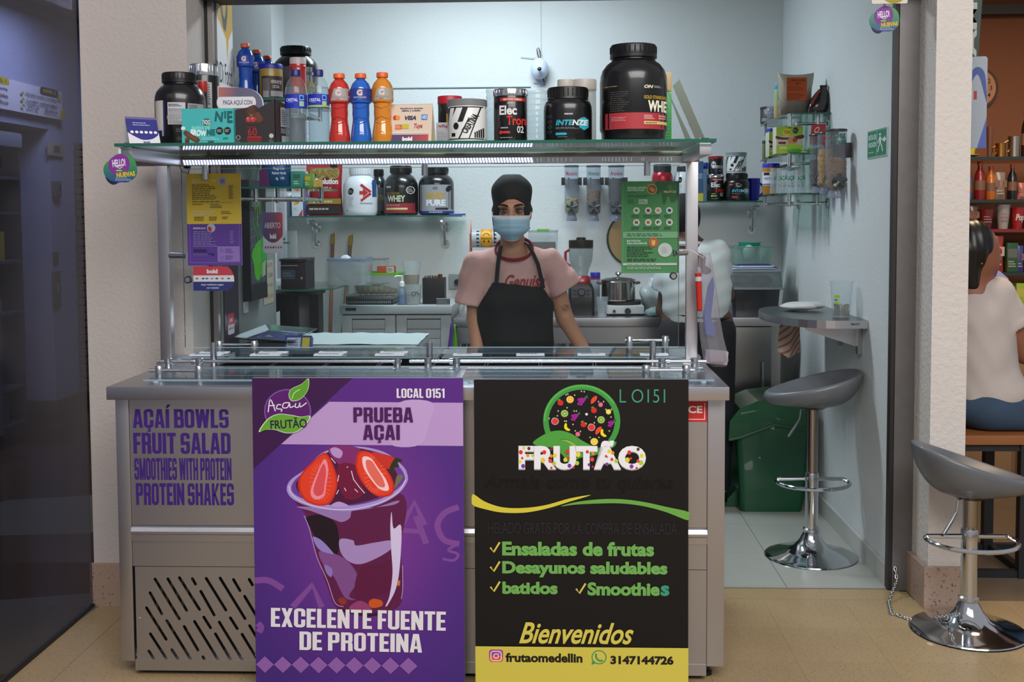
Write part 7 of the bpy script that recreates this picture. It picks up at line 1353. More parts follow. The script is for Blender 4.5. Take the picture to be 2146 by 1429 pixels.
# ---- on the fridge
t, W, h = tubbox('storage_tub', 'big dark grey storage tub on the fridge worktop', 'tub', 1533, 1636, 608, 6.06, ZW, .36, mat('262a2f', .25, coat=.3), None, .92); zt2 = ZW + h
t, W, h = tubbox('storage_tub', 'clear upturned tub stacked on the dark grey tub', 'tub', 1534, 1639, 567, 6.06, zt2 + .003, .36, glass('b9c4c8', .2, .08, 'clear_tub'), mat('8a969c', .3), 1.05, .006); zt3 = zt2 + h + .003
G().box((-W / 2 - .01, -.19, -.002), (W / 2 + .01, .19, .010), mat('6a747a', .35), .004).build('rim_flange', t)
for k, (dx, c_) in enumerate(((-.06, '7a5a5a'), (.05, '3a4250'))): crumple('packed_bag', ('reddish', 'dark blue')[k] + ' small bag inside the clear upturned tub', 'bag', (t.location.x + dx * 1.1, 6.2, zt2 + .015), (.06, .06, .032), mat(c_, .6, var=.3, vscale=30), k + 8, .1)
t = thing('folded_bags', 'pile of folded blue and white bags on the clear tub', 'bags', (P(1580, 555, 6.1).x, 6.2, zt3 + .001)); g = G()
for i in range(5): g.prism([(x + .01 * (i % 2), y, .004 + i * .005) for x, y in rrect(-.12 + .012 * i, -.1, .13 - .008 * i, .09, .02)], (0, 0, .0042), mat(('c8ccd0', '26409a', 'c8ccd0', 'b8bcc4', '30489a')[i], .5))
g.build('bags', t); zf_ = zt3 + .032
t, W, h = tubbox('food_box', 'pale green tint clear basin on the folded bags', 'basin', 1538, 1622, 518, 6.10, zf_, .24, glass('b4cfca', .28, .1, 'pale_green_plastic'), None, .86)
tt = thing('bowl', 'teal plastic bowl inside the pale basin', 'bowl', (t.location.x, 6.24, zf_ + .03)); G().lathe([(.035, 0), (.04, .002), (.062, P(1580, 508, 6.2).z - zf_ - .03), (.060, P(1580, 508, 6.2).z - zf_ - .032), (.036, .006)], (0, 0, 0), 28, mat('1f8a70', .4)).build('bowl', tt)
crumple('white_bag', 'small knotted white bag in front of the teal bowl', 'bag', (t.location.x - .02, 6.15, zf_ + .01), (.035, .025, .045), mat('a8b0ae', .4), 12, .1)
# ---- left corner: shelf with black box, brooms
zs2 = P(620, 607, 5.3).z; t = thing('side_shelf', 'dark glass wall shelf carrying the plum coloured cash box', 'shelf', (-1.3, 5.6, zs2)); shelf_pane(t, [(-1.575, 5.95), (-1.575, 5.30), (-1.22, 5.30), (-1.08, 5.40), (-1.06, 5.95)], zs2)
for y in (5.64, 5.88): G().prism([(-1.578, y, zs2 - .012), (-1.15, y, zs2 - .012), (-1.578, y, zs2 - .20)], (0, .012, 0), BLACKP).build('bracket', t, world=True)
t, W, h, mp = bx('cash_box', 'plum black box with small grey label on the side shelf', 'box', 588, 640, 548, 5.32, zs2, .20, '1d1520', part='case'); p = Pr(0, 0, 100, 100); p.rect(4, 30, 58, 64, '3a4250'); p.fine(8, 38, 54, 56, 2, '6a7480', .4); p.rect(0, 14, 70, 16, 'a8a8b0'); p.ell(84, 60, 4, 5, 'b08a6a', 10); p.rect(70, 0, 71, 100, '0c0a10'); p.build('print', t, mp)
G().prism([(x, y, h) for x, y in rrect(-W * .6, -.12, W * .55, .12, .04)], (0, 0, .012), mat('1a1218', .4)).build('lid', t); zcb = zs2 + h + .013
t, r, h = cupf('tall clear jug with coloured letters on the plum black box', 592, 622, 484, 5.42, zcb, None, .5, bot=1.15, cat_='jug'); p = Pr(0, 0, 100, 100); [p.rect(10 + 9 * i, 20, 17 + 9 * i, 30, c_) for i, c_ in enumerate(('a83a30', '3a8a5a', '3a6ab8'))]; p.text('bian', 6, 34, 60, 46, '55585c', .03); p.build('lettering', t, wrap(r * 1.15, h * .1, h * .9, 170), cuts=10)
t, W, h = tubbox('bag_bin', 'milky lidded box of white bags at the left rear', 'box', 625, 704, 543, 5.60, zs2 + .0, .30, MILKY, glass('9fb4d0', .4, .2, 'blue_tint_lid'), .92); t.location.x = -1.06 + .0; 
crumple('bag_bundle', 'bundle of white bags inside the milky box', 'bag', (-1.09, 5.75, zs2 + .01), (.06, .05, .07), mat('b0b6ba', .5), 15, .1)
G().box((-.99, 5.6, zs2 - .006), (-.88, 5.9, zs2 - .0005), SG).build('shelf_extension', bpy.data.objects['side_shelf'], world=True)
carton('fixture', 'white narrow dispenser panel with round button on the rear left wall', 'dispenser', 578, 596, 402, 5.90, zs2 + .02, .05, 'a9a8b0', lambda p: (p.ring(44, 32, 14, 2, '8a8a94', n=16),))
t = bpy.data.objects['fixture']
t = thing('monitor_stand', 'black box stand with grey upright under the side shelf', 'stand', (P(625, 700, 5.45).x, 5.45, 0)); g = G().box((-.15, -.10, 0), (.14, .12, .03), BLACKP, .004); g.build('base', t)
zt4 = P(625, 612, 5.45).z; G().box((-.075, -.06, .03), (-.005, .06, zt4), BLACKP).build('upright', t); G().box((.07, -.05, .03), (.115, .06, zt4 - .01), BLACKP).build('upright', t); G().box((-.14, -.08, zt4 - .01), (.12, .1, zt4), BLACKP, .003).build('top_plate', t); G().box((.0, .03, .2), (.06, .05, zt4 - .02), mat('6a6c6a', .5)).build('back_panel', t)
for k, (a_, b_, c_, cc) in enumerate((((697, 512), (688, 720), '7a4a3c', 'reddish brown'), ((734, 515), (716, 650), '6a5a48', 'dull brown'))):
    A_, B_ = P(*a_, 6.50), P(*b_, 6.30); d = (B_ - A_) * ((A_.z - .02) / (A_.z - B_.z)); B2 = A_ + d; B2.y = 6.15; t = thing('broom', cc + ' broom handle with yellow tip leaning on the back wall', 'broom', (B2.x, B2.y, 0)); A2 = A_ - B2; A2.z = A_.z
    G().cyl((0, 0, .06), tuple(A2), .011, n=12, m=mat(c_, .5)).build('handle', t); u_ = A2.normalized(); G().cyl(tuple(A2), tuple(A2 + u_ * .06), .013, n=12, m=mat('9a7a1c', .4)).build('tip', t); G().tube([tuple(A2 + u_ * .06), tuple(A2 + u_ * .075 + Vector((.008, 0, 0))), tuple(A2 + u_ * .06 + Vector((.006, 0, 0)))], .003, 6, mat('9a7a1c', .4)).build('hook', t); G().box((-.04, -.03, 0), (.04, .03, .08), mat('3a4a6a', .8), .01).build('head', t)
# ---- white freezer with paper, and scale on it
xa, xb = P(630, 697, 5.28).x, P(896, 697, 5.28).x; zf2 = P(760, 697, 5.28).z; WF = mat('b9c4c8', .4)
t = thing('chest_freezer', 'white chest freezer behind the counter covered with white paper', 'freezer', ((xa + xb) / 2, 5.04, 0)); G().box((xa, 4.81, .06), (xb, 5.28, zf2 - .05), WF, .01).build('body', t, world=True); G().box((xa - .008, 4.80, zf2 - .048), (xb + .008, 5.29, zf2 - .006), WF, .012).build('lid', t, world=True)
for x in (xa + .06, xb - .06):
    for y in (4.87, 5.2): G().cyl((x, y, 0), (x, y, .06), .02, n=12, m=BLACKP).build('foot', t, world=True)
g = G(); NX, NY = 30, 16; v = []
for j in range(NY):
    for i in range(NX): u, w_ = i / (NX - 1), j / (NY - 1); v.append((xa + .05 + (xb - xa - .04) * u, 4.81 + .475 * w_, zf2 - .003 + .004 * abs(math.sin(9 * u + 4 * w_)) * math.sin(7 * w_ + 3 * u) ** 2 + .0015 * math.sin(40 * u) * math.sin(30 * w_)))
t = thing('paper_sheet', 'wrinkled white paper sheet covering the freezer lid', 'paper', ((xa + xb) / 2, 4.95, zf2)); o = g.add(v, [(j * NX + i, j * NX + i + 1, (j + 1) * NX + i + 1, (j + 1) * NX + i) for j in range(NY - 1) for i in range(NX - 1)], mat('bccacb', .6)).build('sheet', t, world=True, auto=False)
sx0, sx1 = P(465, 705, 4.6).x, P(640, 700, 4.6).x; t = thing('scale', 'price scale with shiny tray and blue display left of the freezer', 'scale', (-1.172, 4.62, .72)); zt5 = P(550, 690, 4.62).z - .72; W = .30
v = [(-W / 2, -.13, zt5 - .018), (W * .36, -.15, zt5 - .03), (W / 2, .12, zt5 - .008), (-W * .28, .15, zt5 + .006)]; c_ = [(-W / 2 * .76, -.10, zt5 - .03), (W * .29, -.115, zt5 - .038), (W / 2 * .76, .09, zt5 - .024), (-W * .2, .11, zt5 - .014)]
G().add(v + c_ + [(x, y, z - .004) for x, y, z in v + c_], [(0, 1, 5, 4), (1, 2, 6, 5), (2, 3, 7, 6), (3, 0, 4, 7), (4, 5, 6, 7), (8, 12, 13, 9), (9, 13, 14, 10), (10, 14, 15, 11), (11, 15, 12, 8), (12, 15, 14, 13), (0, 8, 9, 1), (1, 9, 10, 2), (2, 10, 11, 3), (3, 11, 8, 0)], mat('b8bcc2', .12, 1.), False).build('tray', t)
p = Pr(0, 0, 100, 100); p.rect(6, 10, 94, 90, '24306a'); p.rect(16, 18, 84, 78, '8a90a0'); p.rect(18, 20, 82, 76, '26346c'); p.rect(28, 28, 66, 68, '7a7c3a')
def mpt(u, v, h):
    a_ = Vector(c_[3]).lerp(Vector(c_[2]), u); b_ = Vector(c_[0]).lerp(Vector(c_[1]), u); q = a_.lerp(b_, v); return (q.x, q.y, q.z + h + .0006)
p.build('print', t, mpt); G().box((-.11, -.11, .02), (.12, .10, zt5 - .045), mat('1c1e24', .4), .01).box((-.03, -.03, zt5 - .05), (.03, .03, zt5 - .03), mat('1c1e24', .4)).build('body', t)
q0 = P(596, 727, 4.5) - Vector((t.location.x, 4.62, .72)); G().prism([(q0.x, -.135, q0.z - .02), (q0.x, -.10, q0.z + .045), (q0.x, -.07, q0.z + .03), (q0.x, -.10, q0.z - .04)], (.11, .0, 0), mat('26306c', .4)).build('display', t)
p = Pr(0, 0, 100, 100); p.rect(8, 12, 60, 88, '9aa4b8'); p.rect(66, 12, 94, 88, 'a89a2c'); p.fine(12, 20, 56, 80, 4, '3a4060', .4); p.build('display_print', t, lambda u, v, h: (q0.x + .11 * u, -.10 - .035 * v - h * .8, q0.z + .045 - .065 * v + h * .6))
t = thing('side_table', 'dark low side table carrying the price scale', 'table', (t.location.x, 4.62, 0)); G().box((-.155, -.15, .69), (.20, .15, .719), mat('2a2c30', .5), .004).build('tabletop', t); [G().cyl((x, y, 0), (x, y, .69), .014, n=10, m=BLACKP).build('leg', t) for x in (-.14, .18) for y in (-.13, .13)]
# ---- D shaped steel wall table
zt6 = PXX(1820, 672, XR).z; yA = PXX(1820, 680, XR).y
o = [(XR - .001, yA), (XR - .14, yA - .0)] + [(XR - .14 - .235 * math.sin(q), yA + .42 - .42 * math.cos(q)) for q in [PI / 2 * i / 10 for i in range(1, 11)]] + [(XR - .375 + .0 + .16 * (1 - math.cos(q)), yA + .42 + .34 * math.sin(q)) for q in [PI / 2 * i / 8 for i in range(1, 9)]] + [(XR - .001, yA + .76)]
t = thing('wall_table', 'half round steel table fixed to the right wall', 'table', (XR - .17, yA + .36, zt6)); G().prism([(x, y, zt6 - .034) for x, y in o], (0, 0, .034), mat('85888a', .3, 1., brushed=1), side=STEEL).build('tabletop', t, world=True)
for y in (yA + .10, yA + .42):
    G().prism([(XR - .001, y, zt6 - .035), (XR - .24, y, zt6 - .035), (XR - .24, y, zt6 - .05), (XR - .03, y, zt6 - .12), (XR - .001, y, zt6 - .12)], (0, .006, 0), STEEL).box((XR - .02, y - .012, zt6 - .155), (XR - .001, y + .018, zt6 - .035), SATIN).build('bracket', t, world=True)
p = Pr(0, 0, 100, 30); p.text('SMART', 0, 0, 100, 30, '2a2c2e', .02); p.build('lettering', t, front(XR - .075, zt6 - .010, .04, .010, yA), world=True)
c = PXX(1745, 650, XR - .13); ty = yA + .17; t, r, h = (lambda t: t)(cupf('clear cup with green print and banknotes on the wall table', 1706, 1753, 589, ty, zt6, None, .4, bot=.74)); t.location.x = XR - .02 - r * 1.05
g = G()
for i in range(6): a_ = i * 1.05; g.prism([(r * .15 * math.cos(a_), r * .15 * math.sin(a_), .004), (r * .7 * math.cos(a_), r * .7 * math.sin(a_), .004), (r * .74 * math.cos(a_ + .4), r * .74 * math.sin(a_ + .4), h * .36), (r * .2 * math.cos(a_), r * .2 * math.sin(a_), h * .34)], (.001, .001, 0), mat(('55564a', '8a8c80', '6a6a52')[i % 3], .8))
g.build('banknotes', t); p = Pr(0, 0, 100, 100); p.rect(8, 38, 30, 46, '8ab82c'); p.fine(8, 48, 28, 54, 1, '4a4c4a', .7); p.rect(8, 56, 26, 62, '8ab82c'); p.build('print', t, wrap(r * .9, 0, h, 165), cuts=10)
crumple('napkins', 'crumpled white napkins on the wall table', 'napkins', (XR - .17, yA + .50, zt6 + .001), (.09, .08, .022), mat('b4b6b6', .8), 21, .16)
# striped towel under wall table
t = thing('striped_towel', 'white towel with orange stripes hanging under the wall table', 'towel', (XR - .235, yA + .44, zt6 - .036)); g = G(); v = []; NX, NY = 28, 44; L_ = zt6 - .036 - P(1665, 750, 5.2).z
for j in range(NY):
    for i in range(NX): u, w_ = i / (NX - 1), j / (NY - 1); v.append(((u - .5) * .085 * (1 + .2 * math.sin(2 * w_)) - .005 * w_, .012 * math.sin(7 * u + 2 * w_), -L_ * w_ * (1 - .18 * abs(u - .5) * 2)))
g.add(v, [(j * NX + i, j * NX + i + 1, (j + 1) * NX + i + 1, (j + 1) * NX + i) for j in range(NY - 1) for i in range(NX - 1)], mat('b4aca4', .9)); 
fs = g.f; OS = mat('b0603c', .9); g.m.append(OS)
g.fm = [1 if ((i // (NX - 1)) + (i % (NX - 1))) % 9 < 3 else 0 for i in range(len(g.f))]; ob = g.build('cloth', t); md = ob.modifiers.new('s', 'SOLIDIFY'); md.thickness = .002
# ================================================================ PEOPLE
SKIN = mat('bb866a', .5, var=.05, vscale=14, name='skin'); DSKIN = mat('4a3024', .5, name='dark_skin')
NP = np
def person(label, loc): return thing('person', label, 'person', loc)
def mn(*a, k=.03):
    d = a[0]
    for b in a[1:]: d = smin(d, b, k)
    return d
def hand(p, w, fdir, pdir, tdir, s=1.):
    """palm + four bent fingers + thumb; w wrist, fdir along the fingers, pdir palm normal (curl side), tdir thumb side"""
    w, f, q, t = (np.array(v, float) for v in (w, fdir, pdir, tdir)); f /= np.linalg.norm(f); t /= np.linalg.norm(t); q /= np.linalg.norm(q)
    d = mn(cone(p, w, w + f * .045 * s + t * .018 * s, .022 * s, .019 * s), cone(p, w, w + f * .05 * s - t * .018 * s, .021 * s, .017 * s), cone(p, w + f * .05 * s + t * .02 * s, w + f * .05 * s - t * .022 * s, .014 * s, .013 * s), k=.015)
    for i, L in enumerate((.072, .080, .075, .060)):
        o = t * (.027 - .018 * i) * s; a = w + f * .062 * s + o; b = a + (f * .93 + q * .25) * L * .5 * s; c = b + (f * .7 + q * .7) * L * .5 * s
        d = smin(d, np.minimum(cone(p, a, b, .0095 * s, .0085 * s), cone(p, b, c, .0085 * s, .0068 * s)), .005)
    a = w + f * .015 * s + t * .022 * s; b = a + (f * .6 + t * .75) * .038 * s; c = b + (f * .95 + q * .25 + t * .1) * .032 * s
    return smin(d, np.minimum(cone(p, a, b, .013 * s, .011 * s), cone(p, b, c, .011 * s, .008 * s)), .008)
# ---- shop worker in front
YW = 4.78; wc = P(1076, 560, YW); X0 = wc.x
t = person('masked shop worker in black cap, pink shirt and black apron facing us behind the counter', (X0, YW, 0))
def L(px, py, y=0.): q = P(px, py, YW + y); return (q.x - X0, y, q.z)
hc = L(1073, 452); HX = hc[0]; ez = L(1073, 441)[2]; top = L(1073, 381)[2]; chin = L(1075, 502)[2]; sh = L(1076, 548)[2]
def headf(p):
    d = elli(p, (HX, .005, (top + ez) / 2 - .012), (.074, .094, (top - ez) * .78))
    d = smin(d, elli(p, (HX, -.030, (ez + chin) / 2 + .005), (.056, .060, (ez - chin) * .62)), .03)
    d = smin(d, elli(p, (HX, -.062, chin + .028), (.028, .025, .022)), .03)
    d = smin(d, cone(p, (HX, -.083, ez + .004), (HX, -.106, ez - .036), .009, .013), .014)
    for s_ in (-1, 1):
        d = -smin(-d, elli(p, (HX + s_ * .033, -.094, ez), (.021, .014, .011)), .010)
        d = smin(d, elli(p, (HX + s_ * .032, -.078, ez + .017), (.026, .010, .006)), .010)
        d = smin(d, elli(p, (HX + s_ * .077, .004, ez - .014), (.008, .018, .028)), .006)
    return d
SHL, SHR = L(1000, 556), L(1152, 552)
EL, ER = L(996, 668, .0), L(1184, 668, .02)
WL, WR_ = L(1002, 752, -.10), L(1232, 748, -.14)
def bodyf(p):
    d = headf(p)
    d = smin(d, cone(p, (HX, .012, chin + .01), (0, .022, sh + .0), .052, .060), .02)
    d = smin(d, cone(p, SHL, SHR, .043, .043), .04)
    d = smin(d, elli(p, (0, .0, sh - .15), (.135, .095, .19)), .05)
    d = smin(d, elli(p, (0, .0, sh - .36), (.13, .09, .17)), .06); d = smin(d, elli(p, (0, .0, sh - .54), (.165, .11, .14)), .06)
    for s_, S, E_, W_ in ((-1, SHL, EL, WL), (1, SHR, ER, WR_)):
        d = smin(d, cone(p, S, E_, .046, .037), .02); d = smin(d, cone(p, E_, W_, .037, .026), .012)
        hp = (s_ * .085, 0, sh - .60); kn = (s_ * .09, -.01, .47); an = (s_ * .09, .02, .09); d = smin(d, cone(p, hp, kn, .085, .055), .03); d = smin(d, cone(p, kn, an, .055, .036), .02)
        d = smin(d, cone(p, (s_ * .09, .02, .04), (s_ * .10, -.15, .03), .035, .028), .02)
        f = np.array(W_) - np.array(E_); d = smin(d, hand(p, W_, (f[0], f[1] - .25, f[2] * .35), (0, -.2, -1), (-s_, -.2, .1)), .01)
    return d
soft('body', bodyf, (-.36, -.36, -.005), (.44, .16, top + .03), .0095, SKIN, t)
soft('head', lambda p: np.maximum(headf(p) - .0006, chin - .02 - p[:, 2]), (HX - .1, -.13, chin - .025), (HX + .1, .12, top + .03), .0042, SKIN, t)
# eyes, lids, brows
for s_ in (-1, 1):
    e = (HX + s_ * .0325, -.0775, ez - .001)
    eb = G().ball(e, (.0130, .0115, .0092), mat('b8b0ac', .3), 20, 14).build('eye', t)
    G().ball((e[0] + s_ * -.001, e[1] - .0095, e[2]), (.0068, .0035, .0066), mat('170c09', .15, coat=.6), 16, 10).build('iris', eb); G().ball((e[0] + .003, e[1] - .0128, e[2] + .002), (.0012, .0008, .0012), mat('e8e8e8', .2), 8, 6).build('catch_light', eb)
    for q, w_, c_ in ((1, .0042, '24150f'), (-1, .0026, '3f2820')):
        G().tube([(e[0] + .0165 * math.sin(a_), e[1] - .0135 * math.cos(a_) + .002, e[2] + q * .0062 * math.cos(a_) ** .9 - .0005) for a_ in [(-1.35 + 2.7 * i / 10) for i in range(11)]], [w_ * (.35 + .65 * math.sin(PI * i / 10)) for i in range(11)], 6, mat(c_, .5)).build('eyelid', t)
    pts = [(-.020, -.0005), (-.012, .003), (0, .0062), (.012, .0075), (.021, .003)]
    G().tube([(e[0] + s_ * x, e[1] - .0215 + abs(x) * .18 + .35 * max(0, x), e[2] + .0185 + z) for x, z in pts], [.0050, .0072, .0068, .0052, .002], 8, mat('1d1412', .9), flat=.6).build('eyebrow', t)
# cap
bz = L(1076, 418)[2]
def capf(p):
    d = elli(p, (HX - .001, .012, (top + ez) / 2 + .004), (.086, .104, (top - ez) * .80)) ; d = smin(d, elli(p, (HX, .022, ez + .002), (.089, .092, .052)), .012); d = smin(d, elli(p, (HX - .03, .02, top - .035), (.055, .085, .04)), .02); d = smin(d, elli(p, (HX + .038, .02, top - .030), (.045, .08, .038)), .02)
    d = smin(d, cone(p, (HX - .01, .09, ez + .01), (HX, .10, ez - .05), .05, .03), .03)
    hole = elli(p, (HX + .001, -.12, ez - .030), (.070, .118, bz - ez + .030)); d = np.maximum(d, -hole)
    return np.maximum(d, L(1040, 452)[2] - .012 - p[:, 2] + .35 * np.maximum(0, -p[:, 1] - .0) * 0)
soft('cap', capf, (HX - .12, -.12, ez - .06), (HX + .12, .16, top + .03), .005, mat('0c0b0d', .8), t)
# hair strand + ponytail behind
G().tube([(HX - .078, -.03, ez - .01), (HX - .080, -.028, ez - .035), (HX - .074, -.024, chin - .01)], [.004, .004, .001], 6, mat('120c0a', .7)).tube([(HX, .10, ez - .02), (HX - .02, .10, ez - .12), (HX - .01, .09, ez - .2)], [.03, .028, .008], 10, mat('120c0a', .7)).build('hair', t)
# mask
MX, MZ0, MZ1 = .081, L(1076, 451.5)[2], L(1076, 504)[2]; NU, NV = 29, 21
def maskp(u, v, o=0.):
    w_ = MX * (1 - .05 * math.sin(PI * v)) if v < .5 else MX * (.95 + .05 * math.cos(PI * (v - .5) * 1) - 1.15 * max(0, v - .5) ** 1.35)
    a_ = u * 1.25; x = HX + w_ * math.sin(a_) / math.sin(1.25)
    bul = .126 + .012 * math.sin(PI * min(1, v * 1.15)) - .022 * max(0, v - .7) / .3
    y = -(bul * math.cos(a_ * .95) ** .75) + .012 - (.0 if v > .12 else -.006 * (1 - v / .12)); y -= .006 * math.exp(-(u / .15) ** 2)
    ps = .0016 * math.sin(v * 34) * (1 if .18 < v < .7 else 0) - .003 * math.exp(-((v - .52 - .12 * u * u) / .03) ** 2)
    z = MZ0 + (MZ1 - MZ0) * v - (.020 * u * u * max(0, .5 - v) * 0) + .034 * max(0, v - .45) * u * u
    return (x, y - ps - o, z)
v = [maskp(-1 + 2 * i / (NU - 1), j / (NV - 1)) for j in range(NV) for i in range(NU)]; fs = [(j * NU + i, j * NU + i + 1, (j + 1) * NU + i + 1, (j + 1) * NU + i) for j in range(NV - 1) for i in range(NU - 1)]
MB = mat('9cc3da', .75, name='mask_blue'); MW = mat('cfd2da', .75, name='mask_white'); g = G(); g.v = v; g.m = [MB, MW]; g.f = fs; g.fm = [1 if f[0] // NU < 3 else 0 for f in fs]; g.sm = [True] * len(fs); o = g.build('face_mask', t, auto=False); md = o.modifiers.new('s', 'SOLIDIFY'); md.thickness = .0015
G().tube([maskp(-1 + 2 * i / 24, 1, .001) for i in range(25)], .0014, 6, MW).build('mask_hem', o)
for s_ in (-1, 1):
    for v0, z1 in ((.05, ez + .004),): G().tube([maskp(s_ * 1, v0), (HX + s_ * .082, -.02, (maskp(1, v0)[2] + z1) / 2), (HX + s_ * .084, .015, z1)], .0013, 5, MW).build('ear_loop', o)
# shirt
PK = mat('dcaaa4', .85, bump=.15, bscale=120, name='pink_cotton'); RD = mat('8c2024', .8)
SEL, SER = L(988, 638, .0), L(1188, 606, .0)
def torso(p, o=0.):
    d = smin(cone(p, SHL, SHR, .056 + o, .056 + o), smin(cone(p, SHL, (-.052, .03, sh + .045), .045 + o, .03 + o), cone(p, SHR, (.058, .03, sh + .047), .045 + o, .03 + o), .02), .03)
    d = smin(d, elli(p, (0, .0, sh - .15), (.155 + o, .105 + o, .20)), .05)
    for s_ in (-1, 1): d = smin(d, elli(p, (s_ * .058, -.065, sh - .165), (.062 + o, .05 + o, .06)), .04)
    d = smin(d, elli(p, (0, .0, sh - .36), (.150 + o, .10 + o, .19)), .07); return smin(d, elli(p, (0, .0, sh - .54), (.175 + o, .12 + o, .14)), .06)
def shirtf(p):
    wr = .0030 * np.sin(46 * p[:, 0] + 30 * p[:, 2]) * np.sin(26 * p[:, 2] - 17 * p[:, 0]) + .0018 * np.sin(90 * p[:, 0] - 50 * p[:, 2])
    d = torso(p) + wr
    for S, E_ in ((SHL, SEL), (SHR, SER)):
        S, E_ = np.array(S), np.array(E_); ax = (E_ - S) / np.linalg.norm(E_ - S); s2 = cone(p, S, E_ + ax * .05, .062, .083) + wr * 1.3
        s2 = np.maximum(s2, (p - E_) @ ax); inner = np.maximum(cone(p, E_ - ax * .05, E_ + ax * .06, .046, .062), -((p - E_) @ ax + .04)); s2 = np.maximum(s2, -inner)
        d = smin(d, s2, .012)
    d = np.maximum(d, -(elli(p, (.004, -.030, sh + .085), (.080, .088, .075)))); d = np.maximum(d, sh - .50 - p[:, 2]); return d
soft('shirt', shirtf, (-.32, -.2, sh - .55), (.34, .2, sh + .09), .0075, PK, t)
G().tube([(.004 + .081 * math.cos(q), -.012 + .078 * math.sin(q), sh + .056 + .046 * math.sin(q)) for q in [2 * PI * i / 40 for i in range(40)]], .0048, 8, RD, closed=True, flat=2.0).build('collar', t)
def onto(x, z, o):
    y = -.26
    for _ in range(60):
        d = torso(np.array([[x, y, z]]))[0] - o
        if d < .0004: break
        y += max(d * .8, .0004)
    return y
# apron
at = L(1040, 587)[2]; at2 = L(1140, 598)[2]
def apf(p):
    d = np.abs(torso(p, .018) + .003 * np.sin(30 * p[:, 0] + 3 + 4 * p[:, 2])) - .0052; z = p[:, 2]; x = p[:, 0] - .015
    hw = np.clip(.098 + (at - z) * .62, 0, .172)
    d = np.maximum(d, np.abs(x) - hw); d = np.maximum(d, z - (at + (at2 - at) * (x + .1) / .2)); d = np.maximum(d, p[:, 1] - .03); return np.maximum(d, sh - .78 - z)
soft('apron', apf, (-.22, -.22, sh - .80), (.25, .06, at + .02), .0062, mat('09090b', .8, bump=.1, bscale=160, name='black_cotton'), t)
G().lathe([(.17, .82), (.18, .72), (.165, .62), (0, .60)], (0, 0, 0), 20, mat('15151a', .8), 1, .7).build('trousers_top', t)
def trf(p):
    d = elli(p, (0, 0, sh - .56), (.178, .122, .15))
    for s_ in (-1, 1): d = smin(d, cone(p, (s_ * .085, 0, sh - .60), (s_ * .09, -.01, .47), .098, .070), .03); d = smin(d, cone(p, (s_ * .09, -.01, .47), (s_ * .09, .02, .11), .070, .06), .02)
    return np.maximum(d, .10 - p[:, 2])
soft('trousers', trf, (-.24, -.2, .08), (.24, .2, sh - .38), .012, mat('15151a', .8), t)
bpy.data.objects.remove(bpy.data.objects['trousers_top'])
ST = mat('0f0e11', .75)
for a_, m1, m2, s_ in (((1043, 590), (1046, 552), (1050, 512), -1), ((1139, 600), (1128, 552), (1108, 508), 1)):
    p0, p1, p2 = L(*a_), L(*m1), L(*m2); SP_ = [Vector(p0).lerp(Vector(p1), i / 4) for i in range(5)]; G().tube([(q.x, onto(q.x, q.z, .020 if i else .026), q.z) for i, q in enumerate(SP_)] + [((p1[0] + p2[0]) / 2, -.075, (p1[2] + p2[2]) / 2), (p2[0], -.050, p2[2] - .01), (HX + s_ * .05, .03, p2[2]), (HX, .08, p2[2] - .01)], .009, 8, ST, flat=.35).build('apron_strap', t)
# shirt lettering above the apron, tattoo
p = Pr(0, 0, 100, 40, .0002); p.text('Genuisa', 0, 0, 100, 40, '98242c', .02, .35); a_, b_ = L(1060, 573), L(1142, 600)
p.build('lettering', t, lambda u, v, h: (a_[0] + u * (b_[0] - a_[0]), onto(a_[0] + u * (b_[0] - a_[0]), a_[2] - v * (a_[2] - b_[2]), .006) - h, a_[2] - v * (a_[2] - b_[2])), cuts=16)
p = Pr(0, 0, 100, 60, .0003)
for q in ([(5, 20), (20, 40), (45, 44), (60, 30), (80, 38), (98, 26)], [(15, 46), (40, 56), (70, 50)], [(30, 14), (50, 6), (70, 14), (50, 20), (30, 16)], [(60, 30), (72, 16), (90, 12)]): p.line(smooth(q, 4, False), 4, '2c201e')
a_ = L(1186, 642); p.build('tattoo', t, lambda u, v, h: (a_[0] + (u - .5) * .046, -.0385 + 9 * ((u - .5) * .046) ** 2 - h + .004, a_[2] + .012 - v * .028))
# ---- man with his back to us
YM = 5.62; mc = P(1462, 560, YM); X1 = mc.x; t = person('man in white polo shirt and dark cap bending over the back table', (X1, YM, 0))
def L2(px, py, y=0.): q = P(px, py, YM + y); return (q.x - X1, y, q.z)
h2 = L2(1432, 455, .06); s2l, s2r = L2(1412, 532, .02), L2(1502, 530, .02)
def mhead(p): d = elli(p, h2, (.074, .095, .105)); return smin(d, elli(p, (h2[0], h2[1] + .04, h2[2] - .06), (.052, .055, .06)), .03)
eL, eR = L2(1392, 650, .06), L2(1522, 618, .10); wL, wR = L2(1415, 655, .30), L2(1500, 655, .30)
def mbody(p):
    d = smin(mhead(p), cone(p, (h2[0], .05, h2[2] - .07), (-.03, .01, s2l[2] + .01), .056, .07), .03); d = smin(d, cone(p, s2l, s2r, .06, .06), .05); d = smin(d, cone(p, (0, 0, s2l[2] - .1), (0, 0, 1.0), .13, .12), .06)
    for s_, S, E_, W_ in ((-1, s2l, eL, wL), (1, s2r, eR, wR)):
        d = smin(d, cone(p, S, E_, .05, .042), .02); d = smin(d, cone(p, E_, W_, .042, .028), .015); d = smin(d, hand(p, W_, (-s_ * .3, 1, -.1), (0, 0, -1), (-s_, .3, 0)), .01)
        d = smin(d, cone(p, (s_ * .09, 0, .95), (s_ * .1, -.02, .5), .09, .06), .03); d = smin(d, cone(p, (s_ * .1, -.02, .5), (s_ * .1, .02, .09), .06, .04), .02); d = smin(d, cone(p, (s_ * .1, .0, .045), (s_ * .11, .17, .035), .04, .032), .02)
    return d
